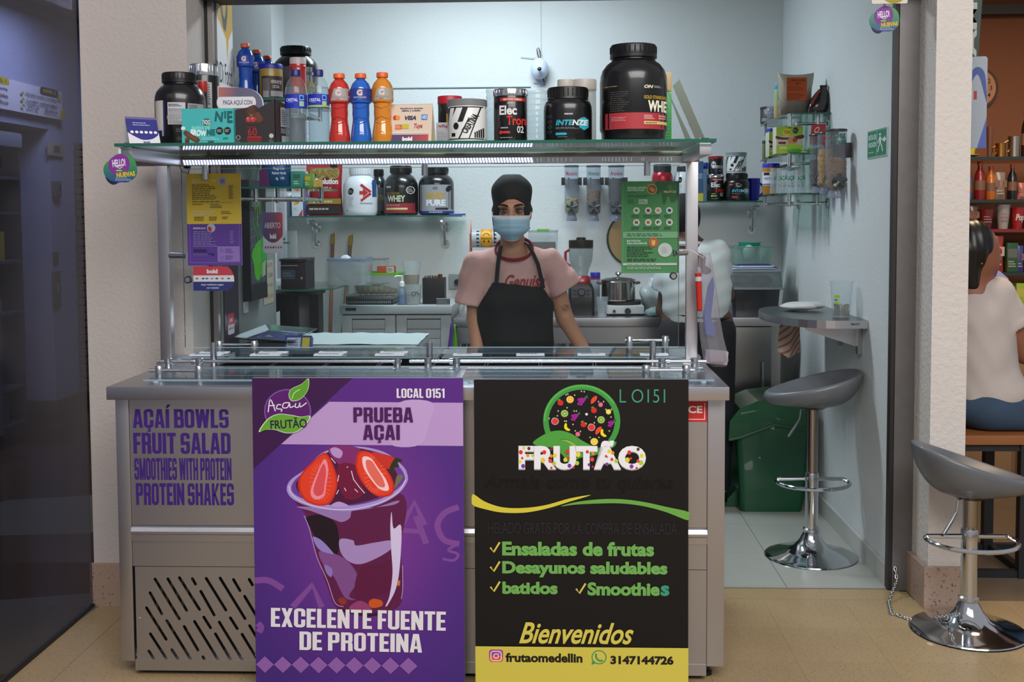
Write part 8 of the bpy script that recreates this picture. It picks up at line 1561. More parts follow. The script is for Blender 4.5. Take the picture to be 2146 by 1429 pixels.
soft('body', mbody, (-.34, -.22, -.005), (.34, .46, h2[2] + .13), .012, DSKIN, t)
soft('cap', lambda p: np.maximum(elli(p, (h2[0], h2[1], h2[2] + .004), (.087, .107, .118)), h2[2] - .075 - p[:, 2]), (h2[0] - .12, -.1, h2[2] - .1), (h2[0] + .12, .2, h2[2] + .14), .007, mat('0d0c0e', .85), t)
hem = L2(1430, 681)[2]; cL, cR = L2(1388, 610, .05), L2(1512, 575, .06)
def mshirt(p):
    wr = .004 * np.sin(38 * p[:, 2] + 14 * p[:, 0]) * np.sin(22 * p[:, 0] + 6) + .002 * np.sin(80 * p[:, 2] - 30 * p[:, 0])
    d = smin(cone(p, s2l, s2r, .068, .068), elli(p, (0, .0, s2l[2] - .14), (.165, .125, .20)), .05); d = smin(d, elli(p, (-.01, -.01, hem + .12), (.165, .13, .22)), .06) + wr
    for S, E_ in ((s2l, cL), (s2r, cR)): S, E_ = np.array(S), np.array(E_); ax = (E_ - S) / np.linalg.norm(E_ - S); d = smin(d, np.maximum(cone(p, S, E_ + ax * .05, .060, .064) + wr, (p - E_) @ ax), .015)
    return np.maximum(d, hem - p[:, 2])
soft('shirt', mshirt, (-.36, -.22, hem - .02), (.36, .26, s2l[2] + .1), .0095, mat('adb6b8', .85, bump=.1, bscale=100, name='white_polo'), t)
G().tube([(h2[0] * .7 + .075 * math.cos(q), .02 + .075 * math.sin(q), s2l[2] + .052) for q in [2 * PI * i / 30 for i in range(30)]], .013, 8, mat('a4adb0', .85), closed=True).build('collar', t)
def mtr(p):
    d = elli(p, (0, 0, .95), (.165, .13, .13))
    for s_ in (-1, 1): d = smin(d, cone(p, (s_ * .09, 0, .9), (s_ * .1, -.02, .5), .105, .085), .03); d = smin(d, cone(p, (s_ * .1, -.02, .5), (s_ * .1, .02, .1), .085, .07), .02)
    return np.maximum(np.maximum(d, .09 - p[:, 2]), p[:, 2] - hem - .03)
soft('trousers', mtr, (-.26, -.22, .07), (.26, .22, 1.1), .014, mat('16171c', .8), t)
G().tube([(.165 * math.cos(q), .13 * math.sin(q), hem + .05 + .01 * math.sin(2 * q)) for q in [2 * PI * i / 30 for i in range(30)]], .006, 6, BLACKP, closed=True).build('apron_string', t)
# ---- seated woman in the cafe
YS = 4.72; X2 = P(2056, 700, YS).x; SZ = .60; t = person('seated woman with dark hair and white top looking at her phone next door', (X2, YS, 0))
def L3(px, py, y=0.): q = P(px, py, YS + y); return (q.x - X2, y, q.z)
h3 = L3(2048, 528); hipz = L3(2060, 890)[2]; s3 = L3(2086, 618, .0); s3b = L3(2015, 622, .06); e3 = L3(2150, 740, .0); w3 = L3(2205, 715, .16)
def whead(p):
    d = elli(p, (h3[0], .0, h3[2] + .015), (.088, .070, .095)); d = smin(d, elli(p, (h3[0] + .035, 0, h3[2] - .05), (.052, .048, .055)), .03); d = smin(d, cone(p, (h3[0] + .082, 0, h3[2] + .0), (h3[0] + .098, 0, h3[2] - .03), .008, .011), .012)
    d = smin(d, elli(p, (h3[0] + .078, 0, h3[2] - .062), (.014, .02, .012)), .01); return smin(d, elli(p, (h3[0] - .005, -.07, h3[2] - .01), (.018, .008, .028)), .006)
def wbody(p):
    d = smin(whead(p), cone(p, (h3[0], .0, h3[2] - .05), (h3[0] - .02, .02, s3[2] + .02), .05, .06), .03); d = smin(d, cone(p, s3, s3b, .06, .06), .05); d = smin(d, cone(p, (-.02, .03, s3[2] - .12), (.0, .03, hipz + .12), .14, .15), .06)
    for y, S, E_, W_ in ((0, s3, e3, w3), (.2, s3b, (e3[0] - .05, .24, e3[2]), (w3[0] - .08, .22, w3[2] + .02))):
        d = smin(d, cone(p, S, E_, .052, .046), .02); d = smin(d, cone(p, E_, W_, .046, .03), .015); d = smin(d, hand(p, W_, (1, .1, .3), (0, .3, -.6), (0, 1, .5)), .01)
    for y in (-.06, .14): kn = (.42, y, hipz + .04); d = smin(d, cone(p, (.02, y, hipz + .07), kn, .09, .065), .04); d = smin(d, cone(p, kn, (.36, y, .10), .06, .04), .02); d = smin(d, cone(p, (.35, y, .05), (.50, y, .04), .038, .03), .02)
    return d
soft('body', wbody, (-.3, -.2, -.005), (.75, .42, h3[2] + .13), .013, mat('7c4c36', .5, name='skin_warm'), t)
def whair(p):
    d = elli(p, (h3[0] - .022, .0, h3[2] + .03), (.092, .084, .108)); d = smin(d, cone(p, (h3[0] - .04, -.02, h3[2]), (h3[0] - .03, -.03, h3[2] - .13), .062, .03), .03); d = smin(d, cone(p, (h3[0] - .04, .03, h3[2]), (h3[0] - .04, .03, h3[2] - .14), .06, .03), .03)
    return np.maximum(d, -elli(p, (h3[0] + .115, 0, h3[2] - .05), (.088, .12, .115))) + .0015 * np.sin(160 * p[:, 0] + 20 * p[:, 2])
soft('hair', whair, (h3[0] - .15, -.13, h3[2] - .2), (h3[0] + .12, .13, h3[2] + .16), .006, mat('0e0a0a', .35, name='black_hair'), t)
c3 = L3(2108, 722); wz = L3(2040, 905)[2]
def wshirt(p):
    wr = .0035 * np.sin(30 * p[:, 2] - 22 * p[:, 0]) * np.sin(18 * p[:, 0] + 4) + .0016 * np.sin(70 * p[:, 0] + 40 * p[:, 2])
    d = smin(cone(p, s3, s3b, .072, .07), cone(p, (-.02, .03, s3[2] - .13), (.0, .03, hipz + .12), .16, .175), .05) + wr; d = smin(d, elli(p, (.07, .0, hipz + .14), (.13, .15, .09)), .05)
    S, E_ = np.array(s3), np.array(e3); ax = (E_ - S) / np.linalg.norm(E_ - S); q = S + ax * .155; d = smin(d, np.maximum(cone(p, S, E_, .076, .080) + wr, (p - q) @ ax), .02); d = smin(d, np.maximum(np.abs((p - q) @ ax + .015) - .016, cone(p, S, E_, .082, .086)), .004)
    return np.maximum(np.maximum(d, hipz + .035 - p[:, 2] - .05 * p[:, 0] * 0 + .12 * np.maximum(0, p[:, 0])), -elli(p, (h3[0], 0, s3[2] + .10), (.06, .06, .05)))
soft('shirt', wshirt, (-.32, -.22, hipz - .02), (.42, .4, s3[2] + .1), .0095, mat('aca39f', .85, bump=.1, bscale=110, name='white_knit'), t)
def wj(p):
    d = elli(p, (-.01, .03, hipz + .09), (.19, .185, .10))
    for y in (-.06, .14): kn = (.42, y, hipz + .04); d = smin(d, cone(p, (.02, y, hipz + .08), kn, .105, .078), .04); d = smin(d, cone(p, kn, (.36, y, .12), .078, .06), .03)
    return np.maximum(d, np.maximum(.11 - p[:, 2], -(p[:, 2] - hipz) - 9 * (p[:, 0] > .3) + 0))
soft('jeans', wj, (-.24, -.22, .1), (.56, .3, hipz + .2), .012, mat('2f4258', .85, var=.25, vscale=14, name='denim'), t)
G().ball((h3[0] - .012, -.083, h3[2] - .045), .004, mat('c8a83c', .2, 1.), 10, 8).build('earring', t)
a_ = L3(2094, 600, .10); ph = thing('phone', 'phone in violet case held by the seated woman', 'phone', tuple(Vector((X2, YS, 0)) + Vector(a_))); g = G().prism([(x, .0, z) for x, z in rrect(-.036, -.072, .036, .072, .01)], (0, .010, 0), mat('5a2f7c', .4)); o = g.build('case', ph); o2 = G().prism([(x, -.001, z) for x, z in rrect(-.032, -.068, .032, .068, .007)], (0, .001, 0), mat('8a90a0', .2, emit=.15)).build('screen', ph)
ph.rotation_euler = (math.radians(-25), math.radians(38), math.radians(12))
# ================================================================ STOOLS, BIN, CHAIN
def stool(label, c, px0, px1, ytop, ybot, Y, flip):
    t = thing('bar_stool', label, 'stool', c, 0, 'grey saddle seat bar stools'); s = Y / FPX; zt = 1.5 - (ytop - 450) * s; zb = 1.5 - (ybot - 450) * s; W = (px1 - px0) * s
    G().lathe([(.196, 0), (.199, .003), (.196, .008), (.17, .016), (.12, .026), (.075, .045), (.050, .075), (.036, .105), (.034, .115), (0, .116)], (0, 0, 0), 56, CHROME).build('base', t); G().lathe([(.200, .0), (.200, .004), (.196, .005)], (0, 0, 0), 48, BLACKP).build('base_ring', t)
    G().lathe([(.0285, .11), (.0285, .37)], (0, 0, 0), 32, CHROME).build('column', t); G().lathe([(.0245, .37), (.0245, zb)], (0, 0, 0), 28, mat('a8a09a', .16, 1.)).build('piston', t); [G().lathe([(.034, .108), (.036, .112), (.036, .124), (.030, .130)], (0, 0, 0), 28, SATIN).build('collar', t)]; G().lathe([(.0305, .335), (.0305, .365), (.0285, .372)], (0, 0, 0), 28, SATIN).build('collar', t)
    zf_ = .335; R = .155; pts = [(R * math.cos(q) * 1.0, -.02 - R * .92 * math.sin(q) * 1., zf_) for q in [PI * (-.12 + 1.24 * i / 30) for i in range(31)]]; G().tube([(.026, 0, zf_ + .01)] + pts[:0] + [pts[0]] + pts[1:-1] + [pts[-1]] + [(-.026, 0, zf_ + .01)], .0085, 10, CHROME).build('footrest', t)
    # saddle seat: loft, raised at one side
    N, M_ = 44, 14; g = G(); v = []
    def H(u, w_):   # u along -1..1, w_ across
        r_ = math.hypot(u, w_); ca = u / r_ if r_ > 1e-6 else 0; q = (1 + ca * flip) / 2; rim = zb + .066 + (zt - zb - .066) * q ** 1.15; fl_ = zb + .055; return fl_ + (rim - fl_) * r_ ** 1.7
    for layer in (1, 0):
        for j in range(M_ + 1):
            r_ = j / M_
            for i in range(N):
                a_ = 2 * PI * i / N; k = .92 + .10 * math.cos(a_) * flip; x = math.cos(a_); y = math.sin(a_) * (.80 + .14 * math.cos(a_) * flip); e_ = math.sqrt(max(0, 1 - (r_ ** 6)))
                z = H(x * r_, y * r_); zr_ = H(math.cos(a_), math.sin(a_)); r_ = 1 - (1 - j / M_) ** 1.8; e_ = .026 * (1 - math.sqrt(max(0, 1 - max(0, (r_ - .87) / .13) ** 2))); z = H(math.cos(a_) * r_, math.sin(a_) * r_) - e_ if layer else zb + (zr_ - .052 - zb) * r_ ** 4 + e_; v.append((x * r_ * W / 2, y * r_ * W / 2, z))
    K = (M_ + 1) * N; fs = []
    for l in (0, 1):
        for j in range(M_):
            for i in range(N): a_, b_ = l * K + j * N + i, l * K + j * N + (i + 1) % N; fs.append((a_, b_, b_ + N, a_ + N) if j else (a_, b_ + N, a_ + N) if False else (a_, b_, b_ + N, a_ + N))
    g.add(v, fs, mat('5c5f64', .38, name='grey_seat_plastic', coat=.15)); g.build('seat', t, auto=False)
    G().lathe([(.05, zb - .012), (.075, zb + .002), (.075, zb + .012)], (0, 0, 0), 24, BLACKP).build('seat_mount', t)
    G().tube([(-.03, -.03, zb - .004), (-.062, -.05, zb - .008), (-.068, -.055, zb - .05)], .004, 8, SATIN).build('lever', t); G().tube([(-.068, -.055, zb - .05), (-.088, -.065, zb - .080), (-.118, -.075, zb - .122)], [.0045, .0062, .0062], 10, mat('6a6c70', .3, .8)).build('lever_grip', t)
c1 = PZ(1715, 1166, 0); stool('grey saddle seat bar stool under the wall table, inside the shop', (min(c1.x, XR - .215), c1.y, 0), 1611, 1814, 770, 852, c1.y, 1)
c2 = PZ(2029, 1322, 0); stool('grey saddle seat bar stool with chained base outside the rough pillar', (c2.x, 3.955, 0), 1918, 2160, 920, 1040, 3.95, -1)
# green pedal bin
Yb_ = 5.5; s = Yb_ / FPX; cx = P(1622, 1000, Yb_).x; t = thing('pedal_bin', 'dark green plastic pedal bin behind the stool inside the shop', 'bin', (cx, Yb_ + .18, 0)); GR = mat('0e4a2e', .35, name='green_plastic', coat=.2); m_ = lambda px: (px - 1622) * s; z = lambda py: max(0, 1.5 - (py - 450) * s)
zT = z(842); g = G(); rings = [((-.16, .15), .15, .0), ((-.165, .165), .16, .10), ((-.19, .19), .175, z(872))]
v = [];
for (xa_, xb_), d_, zz_ in rings: v += [(x, y, zz_) for x, y in rrect(xa_, -d_, xb_, d_, .03)]
n = len(v) // 3; g.add(v, [(j * n + i, j * n + (i + 1) % n, (j + 1) * n + (i + 1) % n, (j + 1) * n + i) for j in range(2) for i in range(n)] + [tuple(range(n))[::-1]], GR); g.build('body', t)
pf = [(-.225, z(925)), (-.22, z(885)), (-.17, z(858)), (-.08, z(842)), (.06, z(834)), (.19, z(846)), (.20, z(905)), (.0, z(893)), (-.17, z(920))]
G().prism([(x, -.182, zz_) for x, zz_ in pf], (0, .364, 0), GR).build('lid', t); G().tube([(-.225, -.184, z(925)), (-.17, -.184, z(920)), (0, -.184, z(893)), (.2, -.184, z(905))], .007, 6, GR).build('lid_rim', t)
G().prism([(x, -.06, zz_) for x, zz_ in ((-.22, .0), (-.21, .045), (-.16, .10), (-.12, .10), (-.13, .0))], (0, .12, 0), GR).box((-.235, -.05, .0), (-.16, .05, .022), GR, .004).build('pedal', t)
p = Pr(0, 0, 100, 50); p.fine(0, 10, 100, 40, 2, '7ab090', .4); p.ring(14, 24, 9, 2, '7ab090', n=10); p.build('print', t, lambda u, v, h: (-.17 + .09 * u, -.1 + .05 * v * 0, z(858) + .03 * u - v * .018 + h + .004) if False else (-.165 + .10 * u, -.1825 - h, z(866) + .020 * u - v * .014))
# chain
pts = [PZ(1870, 1225, .12), PZ(1862, 1240, .07), PZ(1862, 1262, .02), PZ(1868, 1285, .006), PZ(1885, 1290, .006), PZ(1905, 1297, .006), PZ(1935, 1299, .006), PZ(1955, 1297, .02), PZ(1990, 1290, .075), PZ(2012, 1286, .125)]
pts[0] = Vector((1.35, 4.368, .09)); pts[1] = Vector((1.352, 4.350, .05)); pts[2] = PZ(1862, 1262, .006); pts[2].y = min(pts[2].y, 4.33)
seg = []; 
for a_, b_ in zip(pts[:-1], pts[1:]):
    n = max(1, int((b_ - a_).length / .0135)); seg += [a_.lerp(b_, i / n) for i in range(n)]
t = thing('chain', 'grey steel chain from the door frame to the outer stool base', 'chain', tuple(pts[0])); lk = G().tube([(.010 * math.cos(q), .0050 * math.sin(q), 0) for q in [2 * PI * i / 10 for i in range(10)]], .0026, 6, SATIN, closed=True).mesh('link')
for i, p_ in enumerate(seg):
    d = (seg[min(i + 1, len(seg) - 1)] - seg[max(i - 1, 0)]).normalized(); o = piece('link', lk, t, tuple(p_ - pts[0])); q = d.to_track_quat('X', 'Z'); o.rotation_mode = 'QUATERNION'; o.rotation_quaternion = q @ __import__('mathutils').Quaternion((1, 0, 0), PI / 2 * (i % 2) + .3)
# clear bag with supplies hanging on the right post
def LB(px, py, y): q = P(px, py, y); return (q.x, y, q.z)
t = thing('hanging_bag', 'clear plastic bag of supplies hanging on the right steel post', 'bag', LB(1470, 535, 3.92)); g = G(); rows = []; prof = [(530, 1468, 1488, .012), (545, 1464, 1492, .02), (600, 1462, 1500, .022), (660, 1464, 1508, .025), (710, 1468, 1517, .03), (735, 1472, 1524, .035), (755, 1474, 1527, .034), (768, 1492, 1522, .012)]
for py, a_, b_, d_ in prof:
    A_, B_ = P(a_, py, 3.92), P(b_, py, 3.92); cx_ = (A_.x + B_.x) / 2; w_ = (B_.x - A_.x) / 2; rows += [(cx_ + w_ * math.cos(q) * (1 + .03 * math.sin(5 * q + py)), 3.92 + d_ * math.sin(q) + .003 * math.sin(7 * q), A_.z) for q in [2 * PI * k / 24 for k in range(24)]]
g.add(rows, [(j * 24 + k, j * 24 + (k + 1) % 24, (j + 1) * 24 + (k + 1) % 24, (j + 1) * 24 + k) for j in range(7) for k in range(24)], glass('e6e4ea', .12, .12, 'bag_plastic')); g.build('bag', t, world=True)
G().tube([LB(1432, 524, 3.935), LB(1448, 524, 3.925), LB(1474, 540, 3.92)], .002, 6, mat('c0c0c4', .4)).build('string', t, world=True)
for nm, lb, f_ in (('marker', 'red marker pen inside the hanging clear bag', 0), ('glove_pack', 'blue pack inside the hanging clear bag', 1), ('paper_block', 'white wrapped block at the bottom of the hanging clear bag', 2)):
    if f_ == 0: a_ = LB(1466, 648, 3.905); o = thing(nm, lb, 'marker', a_); b_ = LB(1463, 572, 3.905); G().cyl((0, 0, 0), tuple(Vector(b_) - Vector(a_)), .0095, .0115, 14, mat('b0281a', .35)).build('barrel', o); G().cyl((0, 0, 0), (.0, 0, -.006), .009, n=12, m=mat('8a1a14', .4)).build('cap', o); G().cyl(tuple((Vector(b_) - Vector(a_)) * .78), tuple((Vector(b_) - Vector(a_)) * .9), .0120, n=14, m=mat('b8b4bc', .5)).build('band', o)
    elif f_ == 1: a_ = LB(1488, 705, 3.925); o = thing(nm, lb, 'pack', a_); G().prism([tuple(Vector(LB(x, y, 3.925)) - Vector(a_)) for x, y in ((1478, 700), (1498, 705), (1500, 690), (1490, 665), (1497, 600), (1494, 580), (1484, 600), (1474, 660))], (0, .01, 0), mat('3a4f94', .5)).build('pack', o)
    else: a_ = LB(1499, 762, 3.92); o = thing(nm, lb, 'block', a_); G().box((-.040, -.018, 0), (.040, .018, .048), mat('9a9098', .6), .004).build('block', o); o.rotation_euler = (0, .1, 0)
# ================================================================ CORRIDOR AND CAFE THINGS
XW = XC + .001
def wallbox(name, label, cat_, px0, px1, y0, y1, x, d, col, art=None):
    a, b = PXX(px0, (y0 + y1) / 2, x), PXX(px1, (y0 + y1) / 2, x); za, zb_ = PXX((px0 + px1) / 2, y0, x).z, PXX((px0 + px1) / 2, y1, x).z; t = thing(name, label, cat_, (x, (a.y + b.y) / 2, zb_)); L_ = b.y - a.y; H = za - zb_
    G().box((0, -L_ / 2, 0), (d, L_ / 2, H), mat(col, .5), .002).build('panel', t); p = Pr(0, 0, 100, 100, .001)
    if art: art(p); p.build('print', t, lambda u, v, h: (d + h, -L_ / 2 + u * L_, H * (1 - v)))
    return t
def art(p):
    p.rect(0, 0, 100, 100, 'a8aab8')
    for k, x in enumerate((0, 52)):
        p.poly(rrect(x + 22, -2, x + 42, 22, 4), ('9a8a1c', '2a2a30')[k]); p.text(('NIVEL 1', 'NIVEL 2')[k], x + 25, 5, x + 39, 15, ('3a3a20', 'a89a1c')[k], .02)
        for j, w_ in enumerate(('Plazoleta comidas y coworking', 'Locales comerciales', 'Wi-fi    Baños')): p.text(w_, x + 6, 30 + 21 * j, x + 40, 42 + 21 * j, '3a3c4a', .02); p.ell(x + 2, 36 + 21 * j, 1.6, 5, '8a8430', 8)
    p.text('b', 93, 8, 97, 32, '9a8a30', .03); p.poly([(97, 60), (100, 58), (100, 100), (94, 100)], '9a8a1c')
wallbox('directory_sign', 'pale directory board with level headings on the corridor wall', 'sign', -90, 118, 168, 232, XW, .04, 'a8aab8', art)
wallbox('thermostat', 'small beige square plate high on the corridor wall', 'plate', 99, 128, 300, 327, XW, .02, '8a8678', lambda p: p.rect(28, 20, 72, 76, '4f4a46'))
wallbox('door_chime', 'slim grey box below the square plate on the corridor wall', 'box', 108, 121, 380, 414, XW, .03, '4a4a50', lambda p: p.rect(60, 20, 90, 60, '202024'))
wallbox('call_plate', 'tiny metal plate above the lift button panel', 'plate', 110, 121, 528, 552, XW, .01, '55534e', lambda p: p.ell(50, 40, 12, 16, '2a2a2c'))
wallbox('lift_button_panel', 'tall metal lift button panel on the corridor wall', 'panel', 110, 124, 568, 642, XW, .015, '55534e', lambda p: (p.ell(52, 40, 14, 7, '8a8a8c'), p.ell(52, 54, 14, 7, '8a8a8c')))
dj = struct('door_1', G().box((-4.055, 7.02, 0), (-4.0, 7.80, 2.10), mat('5a5c66', .35, .6))); G().box((-4.06, 7.77, 0), (-3.96, 7.86, 2.13), mat('6a6a70', .3, .8)).box((-4.06, 6.9, 2.06), (-3.96, 7.86, 2.13), mat('6a6a70', .3, .8)).build('door_frame', dj)
t = thing('display_cabinet', 'tall grey wheeled display shelf with small goods at the far left', 'shelf', (-3.72, 6.95, 0)); FM = mat('4a4e58', .4, .3)
for x in (-.28, .16): G().cyl((x, 0, .1), (x, 0, 2.0), .016, n=8, m=FM).build('upright', t)
G().box((-.29, -.01, .10), (.17, .36, .14), FM).build('bottom_shelf', t)
for z in (.36, .86, 1.20, 1.52, 1.75): G().box((-.28, -.01, z), (.165, .34, z + .018), FM).build('shelf', t)
G().box((-.29, -.02, 1.96), (.18, .36, 2.06), mat('6a7080', .4), .02).build('top_canopy', t); G().box((-.28, .34, .12), (.16, .35, 1.96), mat('3a3d48', .5)).build('back_panel', t)
for x in (-.25, .13): G().cyl((x - .012, .02, .045), (x + .012, .02, .045), .045, n=16, m=BLACKP).cyl((x, .02, .05), (x, .02, .11), .01, n=8, m=FM).build('caster', t)
for nm, lb, x, z, w_, h_, c_ in (('box', 'yellow box standing on the third shelf at far left', .10, 1.218, .05, .19, '8a7a1c'), ('box', 'pinkish box beside the yellow one at far left', .0, 1.218, .07, .12, '8a5a58'), ('box', 'white box on the low shelf at far left', .0, .14, .24, .20, '5a6070'), ('toy', 'pink soft toy on the lower shelf at far left', .06, .378, .12, .11, '6a2a50'), ('toy', 'yellow green toy in the low corner at far left', -.10, .378, .08, .08, '5a5a1c'), ('mug', 'white mug on the fourth shelf at far left', .08, .878, .07, .08, '8a8c98'), ('book', 'blue and orange booklet on the fourth shelf at far left', -.04, .878, .06, .14, '5a3a30'), ('box', 'dark goods box on the second shelf at far left', .02, 1.538, .16, .14, '26242c')):
    o = thing('shelf_' + nm, lb, nm, (-3.72 + x, 7.08, z + .0005)); (G().ball((0, 0, h_ / 2), (w_ / 2, .05, h_ / 2), mat(c_, .8), 14, 10) if nm == 'toy' else G().lathe([(w_ * .45, 0), (w_ * .5, h_)], (0, 0, 0), 18, mat(c_, .4)) if nm == 'mug' else G().box((-w_ / 2, -.05, 0), (w_ / 2, .05, h_), mat(c_, .5), .003)).build('body', o)
# cafe: signs on the pillar side
t = thing('vertical_banner', 'dark green vertical banner with pale letters beside the rough pillar', 'banner', (P(2040, 60, 4.5).x, 4.50, P(2040, 137, 4.5).z)); H = .62; G().prism([(x, .0, z) for x, z in ((-.045, .02), (-.02, 0), (.02, .01), (.035, .3), (.045, H), (-.045, H))], (0, .004, 0), mat('2a3c38', .4)).build('board', t)
p = Pr(0, 0, 100, 300); p.text('AMPER', 14, 40, 60, 292, 'a8b0ac', .04) if False else None
tv, tf, te = text_mesh('AMPER', .04, 0); p.put([(20 + b * 45, 285 - a * 235 + 0) for a, b in [(v_[0], 1 - v_[1]) for v_ in tv]], tf, 'a0a8a4'); p.line([(60, 60), (80, 20)], 10, '7a9a2c'); p.build('print', t, front(-.045, .60, .09, .60, 0))
a = P(2048, 218, 4.46); t = thing('blue_card', 'white and blue rounded board tilted beside the rough pillar', 'board', (a.x, 4.48, P(2056, 310, 4.46).z), -.35); W, H = .084, .36
G().prism([(x, 0, z) for x, z in rrect(-W / 2, 0, W / 2, H, .012)], (0, .004, 0), mat('8e9aa6', .45)).build('board', t); p = Pr(0, 0, 100, 300); p.poly(smooth([(0, 110), (30, 50), (60, 34), (90, 60), (100, 150), (90, 130), (60, 60), (30, 90), (14, 160), (0, 190)], 5), '3f4f8c'); p.poly([(60, 300), (100, 200), (100, 300)], '4a5aa0'); p.poly([(0, 250), (20, 300), (0, 300)], '3a4a8c'); p.rect(42, 112, 56, 140, '9a2c34'); p.build('print', t, front(-W / 2, H, W, H, 0))
c = P(2056, 182, 6.9); t = thing('wall_clock', 'round beige wall clock with dark rim on the brown cafe wall', 'clock', (c.x, 6.99, c.z)); G().cyl((0, 0, 0), (0, -.02, 0), .132, n=40, m=mat('4a2a1c', .5)).build('rim', t); G().cyl((0, -.02, 0), (0, -.024, 0), .115, n=40, m=mat('b07f5c', .6)).build('face', t)
p = Pr(-100, -100, 100, 100, .0004)
for k in range(1, 13): q = k * PI / 6; p.text(str(k), 74 * math.sin(q) - 9, -74 * math.cos(q) - 12, 74 * math.sin(q) + 9, -74 * math.cos(q) + 12, '3a2418', .01, fit=False)
p.line([(0, 0), (-30, 20)], 5, '241410'); p.line([(0, 0), (10, 60)], 3, '241410'); p.ell(0, 0, 6, 6, '241410'); p.build('dial', t, front(-.115, .115, .23, .23, -.0245))
YC = 6.3; zs1, zs3, zs4, zs5 = P(2080, 329, YC).z, P(2080, 420, YC).z, P(2080, 478, YC).z, P(2080, 570, YC).z
cf = [(zs1, 'top'), (P(2080, 418, YC).z, 'second'), (P(2080, 480, YC).z, 'third'), (zs5, 'fourth'), (P(2080, 650, YC).z, 'lowest')]
for z, n in cf:
    t = thing('cafe_shelf', n + ' dark shelf in the neighbouring cafe', 'shelf', (2.6, 6.5, z), 0, 'cafe shelves'); G().box((-1.09, -.24, -.018), (1.0, .24, 0), mat('232a28', .2, coat=.4) if n != 'third' else mat('6a1f22', .4)).build('board', t)
t = thing('cafe_cabinet', 'wood fronted cafe counter below the shelves', 'counter', (2.6, 6.4, 0)); G().box((-1.09, -.25, .0), (1.0, .4, cf[4][0] - .03), mat('7a5a3c', .5, var=.15, name='wood_front')).build('body', t); [G().box((-1.05 + i * .5, -.262, .05), (-.58 + i * .5, -.251, cf[4][0] - .08), mat('8a6a48', .5, var=.15)).build('panel', t) for i in range(4)]
R = random.Random(11); SP = [  # px, width px, height px, shelf, kind, colour, words
 (2036, 20, 22, 0, 'cup', 'a8a030', 'green tea cup on a saucer'), (2075, 14, 62, 0, 'jar', '5a3a28', 'tall glass carafe'), (2098, 22, 28, 0, 'metal', 'a87a3c', 'small copper mug'), (2126, 26, 42, 0, 'metal', 'a09a90', 'steel milk jug'), (2150, 18, 95, 0, 'bottle', '1c120e', 'tall dark bottle'),
 (2034, 12, 62, 1, 'bottle', '3a4a7c', 'slim bottle with blue label'), (2056, 24, 78, 1, 'bottle', '6a1214', 'dark red drink bottle'), (2079, 22, 68, 1, 'bottle', '9a5212', 'amber drink bottle'), (2098, 26, 56, 1, 'bag', '7a6a5c', 'striped snack bag with pink tie'), (2124, 20, 72, 1, 'bottle', '0c1010', 'black bottle with pale neck'), (2144, 18, 34, 1, 'bag', 'a05a4c', 'pale red snack bag'),
 (2042, 26, 52, 2, 'bag', '6a4a34', 'brown cellophane bag'), (2070, 34, 40, 2, 'tub', '5a1518', 'dark red snack tub'), (2106, 30, 50, 2, 'tub', '8a8684', 'white paper tub'), (2136, 30, 44, 2, 'tub', '86181c', 'bright red popcorn tub'),
 (2076, 14, 74, 3, 'bag', '7a1f1c', 'narrow red snack bag'), (2096, 26, 74, 3, 'bag', 'a83c34', 'pink and red snack bag with white band'), (2122, 24, 60, 3, 'box', '234a2c', 'dark green sweet box'), (2142, 18, 54, 3, 'bag', '3a3a7c', 'blue snack packet'), (2054, 18, 50, 3, 'bag', '8a5a1c', 'ochre snack packet'),
 (2120, 22, 50, 4, 'box', '55525c', 'grey violet carton'), (2140, 18, 56, 4, 'box', '8aa02c', 'lime and yellow packet'), (2098, 18, 46, 4, 'box', '4a2a2c', 'brown carton')]
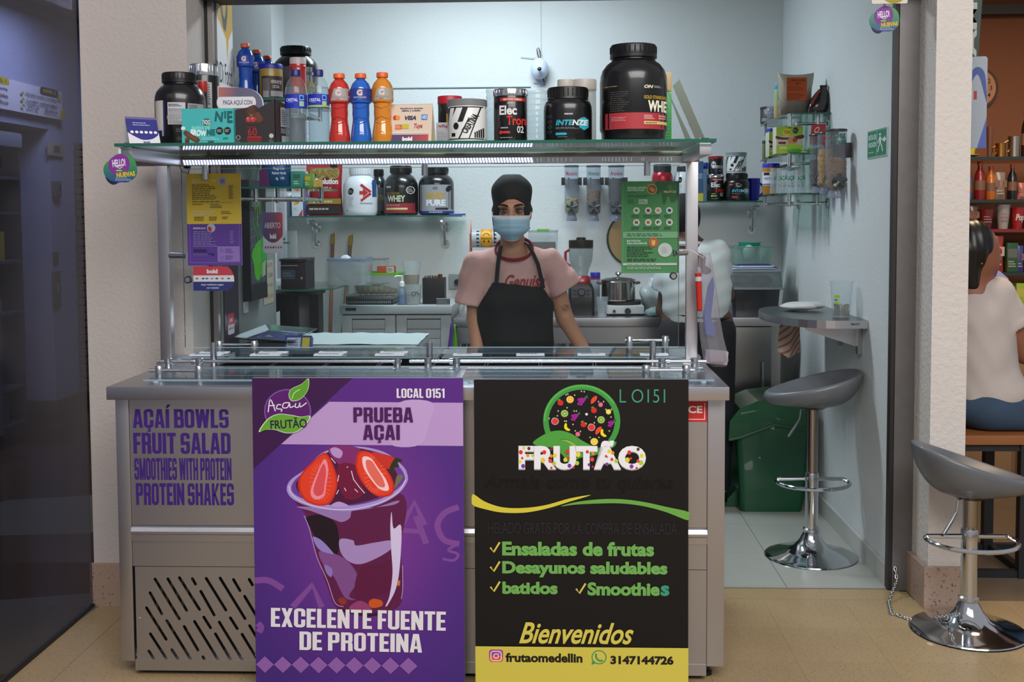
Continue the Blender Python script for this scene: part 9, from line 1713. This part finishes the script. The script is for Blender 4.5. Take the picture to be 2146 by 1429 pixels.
for px, w_, h_, si, kd, c_, lb in SP:
    z, n = cf[si]; a = P(px, 400, YC); s = YC / FPX; r = w_ * s / 2 * .92; h = h_ * s; t = thing({'cup': 'tea_cup', 'jar': 'carafe', 'metal': 'metal_mug'}.get(kd, 'snack_' + kd if kd in ('bag', 'tub', 'box') else 'bottle'), lb + ' on the ' + n + ' cafe shelf', kd if kd not in ('metal',) else 'mug', (a.x, YC + .02, z + .0005)); m = mat(c_, .3, 1. if kd == 'metal' else 0, coat=.3)
    if kd == 'bottle': G().lathe([(r * .95, 0), (r, .01), (r, h * .6), (r * .8, h * .7), (r * .4, h * .82), (r * .4, h * .9)], (0, 0, 0), 18, m).build('body', t); G().lathe([(r * .5, h * .88), (r * .5, h)], (0, 0, 0), 14, mat('9a3a1c' if si == 1 else '1a1414', .4)).build('cap', t); G().lathe([(r * 1.01, h * .25), (r * 1.01, h * .5)], (0, 0, 0), 18, mat('6a4a3c', .5), cap=False).build('label', t)
    elif kd in ('cup', 'metal', 'jar', 'tub'):
        G().lathe([(r * (.7 if kd != 'metal' else .95), 0), (r, h * .9), (r * 1.02, h), (r * .9, h), (r * .7, .01), (0, .01)], (0, 0, 0), 20, m).build('body', t)
        if kd in ('cup', 'metal'): G().tube([(-r * .9, 0, h * .8), (-r * 1.6, 0, h * .7), (-r * 1.5, 0, h * .35), (-r * .85, 0, h * .25)], r * .12, 6, m).build('handle', t)
        if kd == 'tub': p = Pr(0, 0, 100, 100); (p.text('Pop', 20, 30, 90, 70, 'b0a0a0', .05, .2) if 'popcorn' in lb else p.fine(20, 30, 80, 70, 3, '8a7070', .4)); p.build('print', t, wrap(r * .93, 0, h, 160), cuts=8)
        if kd == 'cup': G().lathe([(r * .5, -.0), (r * 1.9, .012), (r * 1.9, .015), (0, .004)], (0, 0, 0), 20, mat('a8846a', .4)).build('saucer', t)
    elif kd == 'bag':
        rows = []
        for j in range(9): v_ = j / 8; th = r * .6 * math.sin(PI * ((1 - v_) * .9 + .1)) ** .7 + .002; rows += [(r * (1 - .08 * math.sin(PI * v_)) * math.cos(q), th * math.sin(q), v_ * h) for q in [2 * PI * k / 16 for k in range(16)]]
        G().add(rows, [(j * 16 + k, j * 16 + (k + 1) % 16, (j + 1) * 16 + (k + 1) % 16, (j + 1) * 16 + k) for j in range(8) for k in range(16)] + [tuple(range(16))[::-1]], m).build('pouch', t)
        p = Pr(0, 0, 100, 100); p.rect(2, 30, 98, 56, 'a89c94' if 'white' in lb else '6a5a4c'); p.ell(52, 43, 26, 10, '8a1f24'); p.fine(14, 64, 86, 84, 2, 'a89c94', .4); p.build('print', t, front(-r, h, 2 * r, h, -r * .61))
    else: G().box((-r, -.04, 0), (r, .04, h), m, .003).build('carton', t); p = Pr(0, 0, 100, 100); p.rect(8, 20, 92, 50, 'a8a048' if 'lime' in lb else '5a5a5c'); p.fine(12, 60, 88, 84, 3, 'a8a49c', .4); p.build('print', t, front(-r, h, 2 * r, h, -.04))
# wooden topped bench with black legs
zb_ = hipz + .0; t = thing('bar_bench', 'wood topped high bench with black steel legs under the seated woman', 'bench', (2.02, 4.72, 0)); G().box((-.36, -.20, hipz - .045), (.5, .24, hipz - .006), mat('8a5630', .4, var=.15, name='varnished_wood'), .004).build('seat', t); BK2 = mat('1c1d22', .5)
G().box((-.34, -.18, hipz - .075), (.48, -.15, hipz - .046), BK2).box((-.34, .19, hipz - .075), (.48, .22, hipz - .046), BK2).build('frame_rail', t)
for x in (-.10, .42):
    for y in (-.17, .20): G().box((x - .02, y - .02, 0), (x + .02, y + .02, hipz - .046), BK2).build('leg', t)
G().box((-.34, -.18, .0), (.48, -.15, .03), BK2).box((-.34, .19, .0), (.48, .22, .03), BK2).box((-.10, -.18, .0), (-.07, .2, .03), BK2).build('floor_rail', t)
